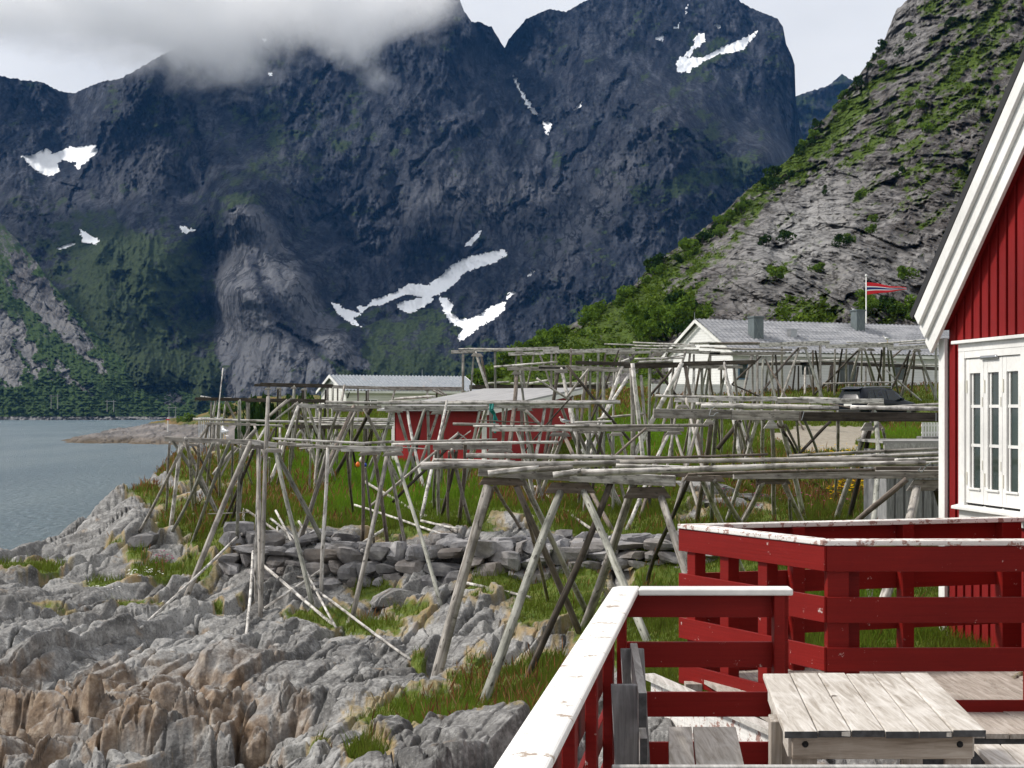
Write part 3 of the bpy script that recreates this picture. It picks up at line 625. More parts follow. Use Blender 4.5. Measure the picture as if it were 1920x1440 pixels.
def mat_ground():
    t = NT('shore_rock')
    p = t.pos((1, 1, 1))
    n1 = t.noise(t.pos((0.9, 0.5, 1.6), (0, 0, 0.35)), 1.0, 8, 0.62, 0.5); n2 = t.noise(p, 5.0, 8, 0.68); n3 = t.noise(p, 26.0, 5, 0.65); n4 = t.noise(p, 1.7, 5, 0.6)
    c = t.ramp(n1, [(0.30, (0.062, 0.060, 0.058)), (0.48, (0.165, 0.161, 0.157)), (0.66, (0.32, 0.315, 0.305))])
    c = t.mix(t.math('MULTIPLY', t.ramp(n2, [(0.5, 0.0), (0.64, 1.0)]), 0.5), c, (0.50, 0.495, 0.48))
    c = t.mix(t.math('MULTIPLY', t.ramp(n3, [(0.32, 1.0), (0.47, 0.0)]), 0.75), c, (0.07, 0.07, 0.07))
    c = t.mix(t.math('MULTIPLY', t.ramp(n3, [(0.55, 0.0), (0.66, 1.0)]), 0.3), c, (0.50, 0.495, 0.48))
    c = t.mix(t.math('MULTIPLY', t.ramp(n4, [(0.62, 0.0), (0.72, 1.0)]), 0.55), c, (0.36, 0.25, 0.15))
    tn = t.ramp(n2, [(0.30, (0.060, 0.042, 0.030)), (0.48, (0.20, 0.140, 0.095)), (0.66, (0.38, 0.30, 0.22))])
    sz = t.n('SeparateXYZ'); t.l(t.n('NewGeometry').outputs['Normal'], sz.inputs[0])
    face = t.ramp(t.math('ADD', sz.outputs['Z'], t.math('MULTIPLY', t.math('SUBTRACT', n2, 0.5), 0.7)), [(0.6, 1.0), (0.98, 0.28)])
    c = t.mix(t.math('MULTIPLY', t.math('MULTIPLY', t.attr('tan'), face), t.ramp(n4, [(0.3, 0.45), (0.6, 1.0)])), c, tn)
    gr = t.ramp(n2, [(0.3, (0.22, 0.19, 0.145)), (0.7, (0.36, 0.325, 0.27))])
    c = t.mix(t.attr('gravel'), c, gr)
    so = t.ramp(n2, [(0.3, (0.045, 0.085, 0.012)), (0.55, (0.10, 0.13, 0.022)), (0.75, (0.19, 0.14, 0.05))])
    gf = t.ramp(t.math('ADD', t.attr('grass'), t.math('MULTIPLY', t.math('SUBTRACT', n2, 0.5), 0.7)), [(0.36, 0.0), (0.5, 1.0)])
    straw = t.mix(t.ramp(n4, [(0.35, 0.0), (0.65, 1.0)]), (0.36, 0.24, 0.10), (0.24, 0.20, 0.08))
    ge = t.ramp(t.attr('grass'), [(0.18, 0.0), (0.34, 0.75), (0.5, 0.0)])
    c = t.mix(ge, c, straw)
    c = t.mix(gf, c, so)
    h = t.mix(0.4, n2, n3)
    return t.bsdf(c, 0.92, t.bump(h, 0.75, 0.07), 0.15)

def build_ground():
    d = np.concatenate([np.exp(np.linspace(math.log(6.0), math.log(10.0), 60))[:-1], np.exp(np.linspace(math.log(10.0), math.log(30.0), 620))[:-1], np.exp(np.linspace(math.log(30.0), math.log(140.0), 360))])
    px = np.concatenate([np.linspace(-420, -60, 60)[:-1], np.linspace(-60, 1320, 830)[:-1], np.linspace(1320, 2350, 250)]); nr, nc = len(d), len(px)
    D = np.repeat(d[:, None], nc, 1); PX = np.repeat(px[None], nr, 0); X = (PX - CX) / FPX * D
    Z = ground_z(X, D)
    for _ in range(1):                                # wear the sharpest steps down
        Z[1:-1] = 0.25 * Z[:-2] + 0.5 * Z[1:-1] + 0.25 * Z[2:]; Z[:, 1:-1] = 0.25 * Z[:, :-2] + 0.5 * Z[:, 1:-1] + 0.25 * Z[:, 2:]
    gm, tm_, gv_ = ground_masks(PX, HY - Z / D * FPX, D); rk = np.clip(1 - sm(0.25, 0.7, gm) - gv_, 0, 1) * sm(48, 30, D); fr = sm(19.5, 16.0, D) * sm(690, 540, PX)
    def crk(sx, sy, rot, s_, w):                      # fracture planes: narrow open joints between slightly tilted blocks
        c, q = math.cos(rot), math.sin(rot); u = (X * c + D * q) / sx; v = (-X * q + D * c) / sy
        u = u + 0.22 * noise2(u * 1.1, v * 1.1, s_ + 3) + 0.06 * noise2(u * 5, v * 5, s_ + 7); v = v + 0.22 * noise2(u * 1.1 + 9, v * 1.1, s_ + 5)
        f1, f2, cid, ax, ay = worley(u, v, s_); return 1 - sm(0, w, f2 - f1), (cid - .5) + 1.0 * (((cid * 7.3) % 1 - .5) * ax + ((cid * 13.7) % 1 - .5) * ay)
    patch = sm(-0.15, 0.25, fbm(X / 1.6, D / 2.4, 3, 91))
    for sx, sy, rot, s_, w, dp, am in ((1.05, 2.8, -0.36, 101, .045, .20, .10), (0.46, 1.25, -0.30, 103, .06, .075, .024), (0.20, 0.42, 0.5, 105, .12, .010, .007)):
        k, b = crk(sx, sy, rot, s_, w); Z = Z + rk * (0.30 + 0.70 * np.maximum(patch, fr)) * (am * b * (1 + .8 * fr) - dp * k)
    Z = Z + rk * (0.012 * (ridged((X * .8 + D * .5) / 0.5, (D * .8 - X * .5) / 0.22, 4, 93) - .3) * (1 - patch) + 0.009 * fbm(X / 0.09, D / 0.15, 3, 83))
    Zb = ground_z(X, D, False); PYb = HY - Zb / D * FPX
    g, tn, gv = ground_masks(PX, PYb, D)
    global GRID; GRID = (d, px, Z)
    o = add('shore_ground', np.stack([X, D, Z], -1).reshape(-1, 3), grid_faces(nr, nc), mat_ground(), smooth=False, attrs={'grass': g, 'tan': tn, 'gravel': gv})
    tag(o, kind='structure')
build_ground()
# from here on heights are read off the finished ground itself
ground_rough = ground_z
def ground_z(x, y, full=True):
    x = np.asarray(x, float); y = np.asarray(y, float)
    if not full: return ground_rough(x, y, False)
    gd, gp, gz = GRID; px = CX + FPX * x / y
    i = np.clip(np.searchsorted(gd, y) - 1, 0, len(gd) - 2); j = np.clip(np.searchsorted(gp, px) - 1, 0, len(gp) - 2)
    f = np.clip((y - gd[i]) / (gd[i + 1] - gd[i]), 0, 1); g = np.clip((px - gp[j]) / (gp[j + 1] - gp[j]), 0, 1)
    return (gz[i, j] * (1 - g) + gz[i, j + 1] * g) * (1 - f) + (gz[i + 1, j] * (1 - g) + gz[i + 1, j + 1] * g) * f

# ---- the low rocky point across the water
HP = [(120, 835, 300), (150, 822, 305), (200, 812, 312), (260, 800, 320), (300, 792, 325), (345, 786, 320), (400, 772, 310), (440, 767, 290), (480, 764, 280), (560, 768, 270), (640, 772, 260), (330, 828, 285), (480, 838, 262), (640, 842, 250), (400, 805, 290), (480, 800, 268), (440, 820, 270), (560, 800, 260), (300, 812, 300), (230, 825, 298), (640, 800, 250)]
h_rbf = RBF([((a - CX) / 140, 6 * math.log(d)) for a, b, d in HP] + [((a - CX) / 140, 6 * math.log(d)) for a, d in [(60, 300), (100, 360), (300, 380), (480, 380), (640, 380), (60, 240), (250, 262), (400, 240), (640, 215)]],
            [(HY - b) / FPX * d for a, b, d in HP] + [-8, -8, -6, -2, -2, -8.5, -8.5, -8.5, -8.5], 0.2)
def head_z(x, y):
    px = CX + FPX * x / y
    z = h_rbf((px - CX) / 140, 6 * np.log(y))
    b1, k1, _ = blocks(x, y, 6, 9, 0.3, 3, 0.4); b2, k2, _ = blocks(x, y, 2.2, 3.2, 0.3, 4, 0.4)
    return z + 0.55 * b1 - 0.4 * k1 + 0.35 * b2 - 0.3 * k2 + 0.6 * fbm(x / 14, y / 14, 4, 6)
def build_head():
    nr, nc = 260, 300
    d = np.exp(np.linspace(math.log(222), math.log(378), nr)); px = np.linspace(70, 660, nc)
    D = np.repeat(d[:, None], nc, 1); PX = np.repeat(px[None], nr, 0); X = (PX - CX) / FPX * D; Z = head_z(X, D)
    PY = HY - Z / D * FPX
    g = np.clip(0.5 + 0.9 * fbm(PX / 40, PY / 9, 4, 3) + 0.9 * sm(800, 786, PY) - 0.8 * sm(795, 812, PY) - 0.3, 0, 1)
    t = NT('point_rock'); n1 = t.noise(t.pos((0.2, 0.12, 0.6)), 1.0, 7, 0.62); n2 = t.noise(t.pos((0.8, 0.8, 0.8)), 1.0, 5, 0.6)
    c = t.ramp(n1, [(0.3, (0.07, 0.067, 0.066)), (0.5, (0.14, 0.13, 0.125)), (0.7, (0.24, 0.215, 0.20))])
    sep = t.n('SeparateXYZ'); t.l(t.n('NewGeometry').outputs['Position'], sep.inputs[0])
    zz = t.math('ADD', sep.outputs['Z'], t.math('MULTIPLY', n2, 0.8))
    c = t.mix(t.math('MULTIPLY', t.math('SUBTRACT', 1.0, t.math('MULTIPLY', t.math('ADD', zz, 6.4), 0.55, True)), 0.85), c, (0.09, 0.06, 0.025))
    gc = t.mix(t.ramp(n1, [(0.35, 0.0), (0.65, 1.0)]), (0.06, 0.085, 0.018), (0.17, 0.11, 0.045))
    c = t.mix(t.ramp(t.math('ADD', t.attr('grass'), t.math('MULTIPLY', t.math('SUBTRACT', n2, 0.5), 0.6)), [(0.42, 0.0), (0.58, 1.0)]), c, gc)
    t.bsdf(c, 0.9, t.bump(n2, 0.6, 0.3), 0.15)
    o = add('rocky_point', np.stack([X, D, Z], -1).reshape(-1, 3), grid_faces(nr, nc), t.m, smooth=True, attrs={'grass': g}); tag(o, kind='structure')
build_head()
# ---------------------------------------------------------------- fish-drying racks
ZO = {'A1': (240, 680, .125), 'A2': (460, 680, .125), 'A3': (680, 680, .125), 'A4': (840, 630, .125), 'A5': (1060, 630, .125), 'A6': (1280, 630, .125),
      'A7': (1500, 630, .145833), 'A8': (240, 820, 1 / 6), 'B1': (540, 820, 1 / 6), 'B2': (780, 740, 1 / 6), 'B3': (1060, 760, 1 / 6), 'B4': (1300, 740, 1 / 6),
      'B5': (1500, 760, .145833), 'B6': (240, 960, 1 / 3), 'Z8': (640, 840, .41667), 'PX': (0, 0, 1.0)}
# L leg (foot found on the ground), S brace, B beam, C crosspiece, P loose pole lying on top, F pole lying on the ground; second letter = wood tone, d also for members in shade
RACKS = [
 (18.0, 'nearest drying rack, thick logs piled over trapezoid-topped trestles above the stone wall', 'log lying along the top of the nearest drying rack', '''
B PX 897 884 1075 894 17
Bl PX 1068 893 1266 902 20
B PX 1375 891 1768 889 15
Bb PX 1640 884 1768 884 18 18.3
Bb PX 1240 888 1390 890 12 18.3
Cb PX 902 902 981 904 14
Cb PX 1028 915 1111 915 20
Cb PX 1176 924 1252 924 21
Cb PX 1285 896 1356 898 12
Cb PX 1423 901 1479 901 14
C PX 1708 910 1768 910 21
L Z8 660 170 415 1090 20 17
Lb Z8 684 180 500 655 8 19
Lb PX 928 912 975 990 8 21
Lb PX 969 913 1086 1186 13 18.6
Lb Z8 800 180 930 690 8 20
Ll Z8 810 130 1105 740 12 18.2
Ln Z8 985 200 640 1150 16 16.8
Ld PX 1145 905 990 1268 13 17.5
Ln PX 1094 922 1213 1200 14 18
L PX 1193 893 1094 1178 17 17.4
L PX 1240 933 1312 1165 15 18
Ld PX 1290 903 1213 1098 9 20
Ll PX 1311 888 1402 1095 11 18
L PX 1338 900 1430 1062 11 19
L PX 1429 906 1366 1035 11 20
Lb PX 1420 900 1385 985 6 20.5
L PX 1470 906 1532 1045 11 20
L PX 1480 935 1496 1010 7 21
L PX 1719 916 1637 1191 18 16.2
Ld PX 1754 918 1790 1030 10 17
Sb PX 1700 899 1605 978 11 17.5
P PX 789 873 1162 867 15 17.6 9
P PX 1155 866 1682 862 9 18.2
P PX 874 854 1242 860 10 18.9
Pb PX 1190 859 1440 852 5 18.8
P PX 813 862 966 865 5 18.4
P PX 915 888 1010 877 13 17.3 10
P PX 1006 881 1074 876 10 17.5
P PX 1037 891 1090 884 12 16.9
P PX 1082 887 1735 868 14 17.0 10
P PX 1155 873 1284 877 8 17.4
Pl PX 1050 875 1155 870 8 17.7
Pb PX 1290 889 1640 881 6 17.2
P PX 1480 855 1768 841 6 19.0
Pl PX 1440 862 1768 850 7 18.7
P PX 1678 863 1768 859 6 17.8
P PX 1716 869 1768 866 5 17.3
'''),
 (25.0, 'long low drying rack at the left on spindly trestles over bare shore rock', 'thin pole lying along the low left drying rack', '''
B PX 309 823 402 827 9 28.5
B PX 400 827 482 829 9 27
Bl PX 473 829 520 835 9 25
B PX 522 831 640 841 7 25
Bl PX 640 842 755 841 10 24.6
C PX 338 833 372 835 5 29
C PX 452 838 496 839 7 25
C PX 497 844 528 845 8 24.3
C PX 674 851 711 849 7 24.8
C PX 719 852 754 850 8 24.2
L A8 470 60 425 850 32 29
L A8 620 100 130 1060 38 29
Ll A8 650 10 745 830 45 29.5
L A8 790 80 760 760 35 30
Lb A8 720 90 1020 650 36 31
Ln A8 955 70 500 1050 42 28
Ln A8 1145 50 730 1170 42 27
L A8 1010 70 1030 690 38 30
L A8 930 180 890 600 40 31
Ln A8 1175 90 1180 850 30 29
L PX 471 828 344 1132 10.5 24.6
Ld A8 1410 150 1060 1000 36 27
Ln A8 1270 130 1230 1150 40 26.6
Ld A8 1300 400 1150 970 35 28
L PX 484 842 489 1157 8 24.2
L PX 503 744 488 1154 8 23.6
Ln PX 517 848 587 1145 8.5 24
L A8 1700 150 1850 540 40 31
L A8 1240 80 1410 560 30 32
Lb A8 1770 90 1660 600 30 33
L A8 1590 230 1600 590 30 33
L A8 1840 60 1830 620 34 32
Lb B1 840 130 835 1180 42 25.8
L PX 726 852 661 1156 9 23.8
Lb B1 970 190 1118 1190 46 26
L B1 870 340 965 1185 28 26
Ln PX 741 853 825 1131 7 23.4
Lb B1 660 110 735 860 34 29
L B1 255 130 240 690 32 33
S A8 1215 110 960 420 40 30
S A8 1165 190 1040 440 26 30
S PX 860 812 693 950 5 28
Sd PX 864 815 736 942 5 28
P PX 511 822 683 831 4.5 24.8
P PX 683 831 738 828 5 24.6
P PX 736 833 1047 829 5.5 24.4
P PX 735 829 932 824 4.5 25.2
P PX 561 841 684 834 2.2 24.2
P PX 555 834 634 836 1.8 24.9
P PX 755 839 800 842 2.4 24.2
B PX 812 839 960 837 10 27
C PX 914 846 960 845 7 26.7
L PX 847 843 882 985 7.5 27
Lb PX 872 833 861 982 8 26.5
Ld PX 856 846 826 975 7 27
L PX 817 847 815 955 6 29
Lb PX 842 847 842 985 5.5 27.5
S A3 1420 1040 1585 1175 22 27
S A3 1625 1020 1400 1190 18 28
S A8 900 860 1370 845 12 27
'''),
 (36.0, 'middle drying rack crossing in front of the red shed, paired poles along its top', 'pole lying along the middle drying rack before the red shed', '''
Bl PX 555 761 650 762 8
B PX 650 764 715 763 6
Bl PX 721 765 915 765 9
Bl PX 925 762 1105 761 8
C PX 625 768 679 768 7 35.6
C PX 724 771 754 771 5 35.6
C PX 809 774 837 773 7 35.6
C PX 971 766 997 767 8 35.6
Bl PX 940 757 1000 757 3 36.5
Lb PX 664 761 564 978 8 33
L PX 634 770 586 905 6 37
Ld PX 699 760 621 902 7.5 37
Ll PX 566 756 600 902 6 37
L PX 601 766 597 885 6 38
Ln PX 735 772 692 872 6 36
Ln PX 747 773 790 872 6 36
Ll PX 763 766 796 900 6 35
Ln PX 798 762 748 886 6.5 35
Ld PX 790 790 767 870 6 37
Ln PX 802 769 806 888 6 36
L PX 820 777 770 890 5.5 36
Ln PX 830 777 827 880 5 37
Ln PX 900 768 868 882 6 36
Ll PX 915 758 874 908 7 34
Ln PX 920 766 922 882 6 36
Ln PX 943 763 946 880 5 37
Lb PX 978 770 983 880 7 36
Ln PX 985 772 1010 850 5 38
L PX 1082 764 1087 880 6 36
S PX 547 747 500 785 4 37
S PX 985 769 1012 796 6 34
Sd PX 1074 742 982 848 3 34
P PX 611 754 840 756 6 35.6
P PX 838 756 1163 754 6.5 35.6
P PX 854 752 1158 751 3 36.4
P PX 730 752 860 753 3 36.4
'''),
 (29.0, 'short drying rack left of centre-right, its flat beam over splayed thin legs in the grass', 'pole lying along the short drying rack over the green grass', '''
Bl PX 922 805 1072 805 8
B PX 1072 805 1282 805 8
C PX 1033 814 1068 815 8 28.6
C PX 1085 811 1122 811 3 28.6
C PX 1145 814 1168 814 7 28.6
C PX 1250 812 1277 812 6 28.6
Lb PX 1042 802 1000 900 6 29
Ll PX 1045 818 1005 930 6 28
Lb PX 1060 821 1147 992 8 27
L PX 1085 808 1086 905 6 30
L PX 987 812 1022 900 6 29
Lb PX 1117 813 1160 885 6 30
Ld PX 1129 810 1104 900 6 29
L PX 1140 813 1178 905 6 29
Ln PX 1150 818 1149 890 5 29
L PX 1164 818 1205 905 6 29
Ld PX 1217 808 1219 905 6 29
Lb PX 1248 811 1200 910 6 28
Ll PX 1253 815 1176 992 7 26
L PX 1267 816 1308 905 6 28
L PX 1310 788 1262 905 7 28
Sb PX 1212 803 1140 868 5 28
P PX 849 795 935 797 6 29
P PX 887 799 1105 798 4 28.6
P PX 1040 799 1340 797 6 28.7
P PX 1077 792 1147 790 4 29.3
Pb PX 897 788 1013 793 2.5 29.2
P PX 1060 795 1120 795 4 29.5
'''),
 (24.0, 'drying rack with one heavy dark plank beam and bright white poles beside the cabin corner', 'white bleached pole lying on the heavy plank rack beside the cabin', '''
B PX 1225 775 1372 777 18
B PX 1370 778 1562 780 19
Bd PX 1500 781 1768 782 17 23.6
C PX 1322 791 1337 791 10 23.7
Cl PX 1437 796 1456 796 15 23.7
Cb PX 1456 795 1470 795 16 24.3
Cl PX 1618 800 1637 800 15 23.7
Cb PX 1640 799 1655 799 15 24.3
Ln PX 1344 773 1335 978 9 23.5
Lb PX 1333 798 1307 978 10 23.8
L PX 1448 803 1452 975 9 24
Ll PX 1455 764 1508 975 10 23.6
Ll PX 1420 786 1362 978 8 24.4
Ll PX 1432 787 1429 905 8 27
L PX 1380 792 1377 905 7 28
L PX 1385 792 1410 905 6 28
Ld PX 1469 810 1500 905 6 27
L PX 1473 797 1520 905 6 28
L PX 1494 789 1496 905 5.5 28
Ln PX 1509 789 1550 905 6 27
Sd PX 1557 790 1490 860 6 26
Sd PX 1388 788 1345 842 8.5 25
L PX 1572 789 1565 940 6 24.5
Ll PX 1623 806 1567 975 10 23.6
Ld PX 1631 806 1592 975 9 24
Ln PX 1643 790 1632 1120 9.5 21
L PX 1655 804 1668 905 6 26
Pl PX 1305 757 1540 762 6 24.2
Pl PX 1315 761 1572 765 8.5 23.7
Pl PX 1595 764 1768 767 8.5 23.7
Pl PX 1656 764 1768 757 5 24.3
Pb PX 1555 757 1600 766 3 23.9
'''),
 (32.0, 'drying rack just left of the black car, pale beam between two short poles', 'slim pole on the pale-beamed rack in front of the black car', '''
Bl PX 1265 750 1310 751 8
Bl PX 1330 748 1456 748 9
B PX 1456 753 1520 753 6
Bl PX 1516 752 1656 752 9
C PX 1628 758 1658 758 4 31.7
C PX 1270 762 1290 762 7 31.7
L PX 1286 746 1330 868 6 30
L PX 1270 752 1240 860 5 31
Lb PX 1417 745 1382 840 5 33
L PX 1570 752 1571 850 5 32
L PX 1640 752 1612 850 5 32
L PX 1390 752 1425 850 5 33
P PX 1229 742 1345 745 5 32
P PX 1300 743 1450 746 4 32.2
P PX 1453 747 1562 748 5 32
P PX 1500 745 1575 748 4 32.3
'''),
 (44.0, 'tall rack with doubled grey plank beams crossing the grass left of the long white house', 'white pole on the doubled-plank rack left of the long white house', '''
B PX 951 691 1062 692 7
B PX 1010 688 1082 689 7
Bd PX 1079 680 1180 683 7
B PX 1060 690 1180 694 9
Bd PX 1170 686 1282 684 10
Bd PX 1282 682 1416 679 8
B PX 1290 688 1392 688 6
C PX 961 699 976 700 7 43.6
C PX 1040 696 1064 696 7 43.6
C PX 1348 690 1358 690 7 43.6
Lb PX 969 704 948 850 8 41
Ln PX 974 688 994 850 5 43
Ld PX 1046 699 1014 850 7 42
Ll PX 1052 689 1096 850 7 41
Lb PX 1102 686 1078 830 6 43
Ln PX 1107 674 1103 820 5 44
Ln PX 1131 694 1131 830 7 43
Ll PX 1167 687 1094 815 7 42
Ll PX 1181 700 1062 824 6.5 41
L PX 1184 690 1186 855 8 38
Ll PX 1186 681 1209 856 7 37.5
Ll PX 1279 680 1165 856 8 38
L PX 1202 704 1220 830 6 43
Ln PX 1219 690 1217 830 5 45
Sd PX 1063 685 1207 855 5 39
Sd PX 1229 689 1268 742 5 46
Sd PX 1262 690 1216 745 5 45
Lb PX 1284 682 1318 790 7 44
Ln PX 1316 685 1315 790 6 45
L PX 1352 686 1352 790 5 46
Ll PX 1357 676 1388 790 7 43
L PX 1361 699 1392 780 5 46
Lb PX 1312 691 1280 790 5 46
Lb PX 1328 690 1352 770 4 48
S PX 1120 786 1207 776 4.5 41
S PX 1060 748 1104 692 5 43
S PX 1006 709 1068 750 4 42
Pl PX 926 688 1046 679 4 43.8
Pl PX 1198 679 1262 677 4.5 43.8
Pl PX 1165 678 1180 673 4 44.4
Pl PX 1190 673 1284 671 3.5 44.6
Pl PX 1230 675 1282 666 2.5 44.2
'''),
 (62.0, 'far drying rack on the skyline between the red shed and the long white house', 'sun-bleached pole on the skyline rack above the red shed', '''
Bl PX 846 660 892 659 6
Bl PX 890 657 1048 653 6
Bl PX 953 664 1020 662 6
Bl PX 1018 660 1190 656 7
Bl PX 1135 662 1220 660 5
Bl PX 1220 657 1350 662 6
B PX 1330 664 1472 662 6
C PX 885 665 904 666 6 61.6
C PX 966 661 982 661 5 61.6
C PX 1160 662 1178 662 5 61.6
C PX 1224 664 1240 664 5 61.6
C PX 1068 663 1092 663 4 61.6
L PX 868 663 867 745 5 62
Ln PX 888 666 873 745 4 62
Ll PX 890 655 946 735 5 61
Lb PX 902 667 928 742 4.5 63
Ln PX 928 660 931 742 4.5 62
Ln PX 969 650 962 738 4.5 62
L PX 976 664 996 738 5 62
L PX 1003 656 972 735 3.5 63
L PX 1012 665 1062 745 4 62
L PX 1034 661 1033 740 4.5 62
L PX 1042 663 1040 730 3.5 64
Lb PX 1071 653 1069 740 4.5 61
L PX 1094 661 1090 738 4 62
Ln PX 1122 660 1120 742 5 62
Lb PX 1136 663 1109 745 4 62
Ld PX 1162 652 1105 725 3.5 61
L PX 1165 664 1132 752 4.5 60
Ln PX 1176 665 1204 745 4.5 62
Ln PX 1219 659 1217 745 5 62
L PX 1286 658 1240 772 5 58
L PX 1250 662 1222 752 4 62
L PX 1332 661 1331 750 5 62
L PX 1410 664 1384 752 5 61
L PX 1411 666 1413 750 4 62
L PX 1420 666 1422 752 5 61
Ln PX 1431 670 1429 752 5 60
Ln PX 1437 670 1464 752 5 61
Ld PX 1454 665 1464 745 4 62
L PX 1449 665 1450 745 4 64
Sd PX 1427 668 1372 721 3.5 61
Sd PX 1372 721 1423 743 3 61
Lb PX 1435 674 1507 740 3.5 60
L PX 1294 662 1275 752 5 62
L PX 1301 664 1303 752 4.5 62
Ln PX 1332 658 1305 740 4 64
P PX 860 654 965 655 2.2 61.8
P PX 876 653 930 654 2 62.2
Pl PX 1133 645 1190 647 2.5 61.8
Pl PX 1187 642 1303 647 3 61.8
Pl PX 1190 648 1305 650 3 61.3
Pl PX 1185 653 1310 656 3 60.8
Pl PX 1312 651 1400 654 3.5 61.6
P PX 1340 653 1485 656 4 61
'''),
 (77.0, 'far drying rack before the grey tiled roof, pale beams behind the black car', 'thin pole on the rack in front of the grey tiled roof', '''
Bl PX 1292 644 1350 644 4
B PX 1330 645 1425 645 4
Bl PX 1424 647 1555 643 8
Bl PX 1548 650 1675 647 7
Bl PX 1664 654 1768 648 7
C PX 1500 653 1514 652 5 65.6
C PX 1609 655 1624 655 5 65.6
C PX 1712 657 1727 657 5 65.6
C PX 1626 655 1640 656 5 66.4
L PX 1538 646 1538 750 5.5 65
L PX 1466 651 1467 745 4.5 66
L PX 1499 652 1464 750 5 65
Ln PX 1510 654 1544 752 5 66
Ld PX 1497 653 1404 765 4 63
Lb PX 1524 657 1526 745 4 68
Ld PX 1529 658 1540 735 4 68
L PX 1566 655 1564 745 4 67
Ld PX 1579 655 1568 735 4 68
L PX 1587 655 1587 740 4 67
Ld PX 1611 655 1524 742 4 66
L PX 1612 657 1587 742 4.5 66
L PX 1616 658 1615 742 3.5 67
Ln PX 1622 658 1648 738 4.5 66
Lb PX 1633 660 1662 738 4 67
Ld PX 1653 657 1644 730 4 68
L PX 1657 645 1655 745 6 65
Ln PX 1665 657 1669 740 4.5 67
Ln PX 1670 657 1684 738 4.5 66
Ld PX 1707 657 1654 722 4 66
Ld PX 1704 664 1690 735 4 67
L PX 1717 652 1688 750 5.5 65
Ln PX 1722 658 1756 750 5 65
Ln PX 1755 651 1754 752 5 65
Lb PX 1715 664 1708 745 4 67
Ll PX 1660 692 1728 752 4 64
Sb PX 1690 656 1672 672 3 67
S PX 1542 719 1676 717 2.6 64.5
Pl PX 1300 643 1345 642 3 65.6
Pb PX 1340 643 1425 643 3 65.6
Pl PX 1587 642 1648 644 2.6 65.8
Pl PX 1646 644 1768 635 3 65.8
P PX 1686 645 1768 640 3 66.3
'''),
 (81.0, 'farthest drying rack, low dark beams right against the white weatherboard wall', 'white pole on the dark beam against the white wall', '''
Bd PX 1420 683 1512 682 5
Bd PX 1500 682 1600 681 6
Bd PX 1600 683 1700 686 6
Bd PX 1690 688 1768 692 6
Ld PX 1491 686 1486 735 3.5 74
Ld PX 1497 686 1497 735 3.5 74
L PX 1510 688 1509 740 4 73
L PX 1516 688 1525 735 3.5 74
Ld PX 1558 686 1552 735 4 74
Ld PX 1561 684 1560 735 5 74
Ld PX 1609 688 1602 735 4 74
L PX 1624 683 1622 735 4 74
L PX 1627 685 1640 735 4 74
L PX 1700 690 1698 735 4 74
L PX 1730 690 1738 735 4 74
L PX 1440 686 1436 735 4 74
Pl PX 1438 679 1512 677 3.5 73.8
Pl PX 1500 679 1584 674 4 73.8
Pl PX 1596 680 1680 678 3.5 73.8
Pl PX 1650 684 1768 685 3 73.8
'''),
 (41.0, 'low left rack covered by a wide layer of white poles near the leaning mast', 'white pole in the wide layer on the low left-hand rack', '''
B PX 384 794 480 796 5
Bd PX 535 799 640 801 7
B PX 640 800 735 801 7
C PX 500 797 530 799 4 40.7
L PX 395 793 393 895 4.5 42
L PX 402 795 399 900 4.5 41
L PX 408 794 408 890 4.5 42
Ln PX 448 752 447 900 5 42
L PX 468 800 446 850 5 40
S PX 480 804 430 862 5 40
S PX 481 806 455 842 5 40
Ll PX 498 802 466 830 5 40
L PX 477 797 500 835 5 40
Ld PX 514 804 486 870 5 40
L PX 525 803 523 880 4.5 41
Ld PX 589 803 610 870 4.5 41
Lb PX 602 800 615 880 5 41
L PX 632 800 632 880 4.5 41
Ld PX 655 806 668 885 4.5 41
L PX 683 803 682 885 4.5 41
Lb PX 696 806 680 880 4.5 41
Lb PX 683 802 681 880 4.5 42
Lb PX 698 806 684 880 4.5 42
L PX 716 812 734 870 4.5 41
S PX 564 807 552 826 5 40
Pl PX 362 786 550 791 5 41.5
Pl PX 546 790 640 793 5 41.2
Pl PX 576 784 740 786 4 42.3
Pl PX 580 788 740 789 4 41.8
Pl PX 575 792 738 793 4 41.2
Pl PX 600 796 738 797 3.5 40.7
P PX 470 797 530 797 2 40.5
'''),
 (48.0, 'bare drying rack with a single dark beam on upright posts near the mast', None, '''
Bd PX 366 748 462 749 6
Bd PX 460 750 612 752 7
L PX 396 753 394 860 4.5 48
L PX 411 755 410 860 4.5 48
Ln PX 450 747 448 870 5 47
L PX 463 751 462 850 4.5 48
L PX 467 755 466 850 4 49
L PX 503 755 503 850 4 48
L PX 524 755 524 850 4.5 48
Lb PX 549 755 540 850 5 47
L PX 541 754 541 850 4.5 49
S PX 539 750 497 786 4.5 46.5
S PX 559 754 514 789 4 46.5
C PX 547 770 567 781 5 47
Ld PX 562 782 578 850 5 47
Ln PX 582 762 582 850 4 49
L PX 574 765 575 850 4 49
Pl PX 376 743 396 746 2.5 48
Pl PX 420 746 434 746 2 48
'''),
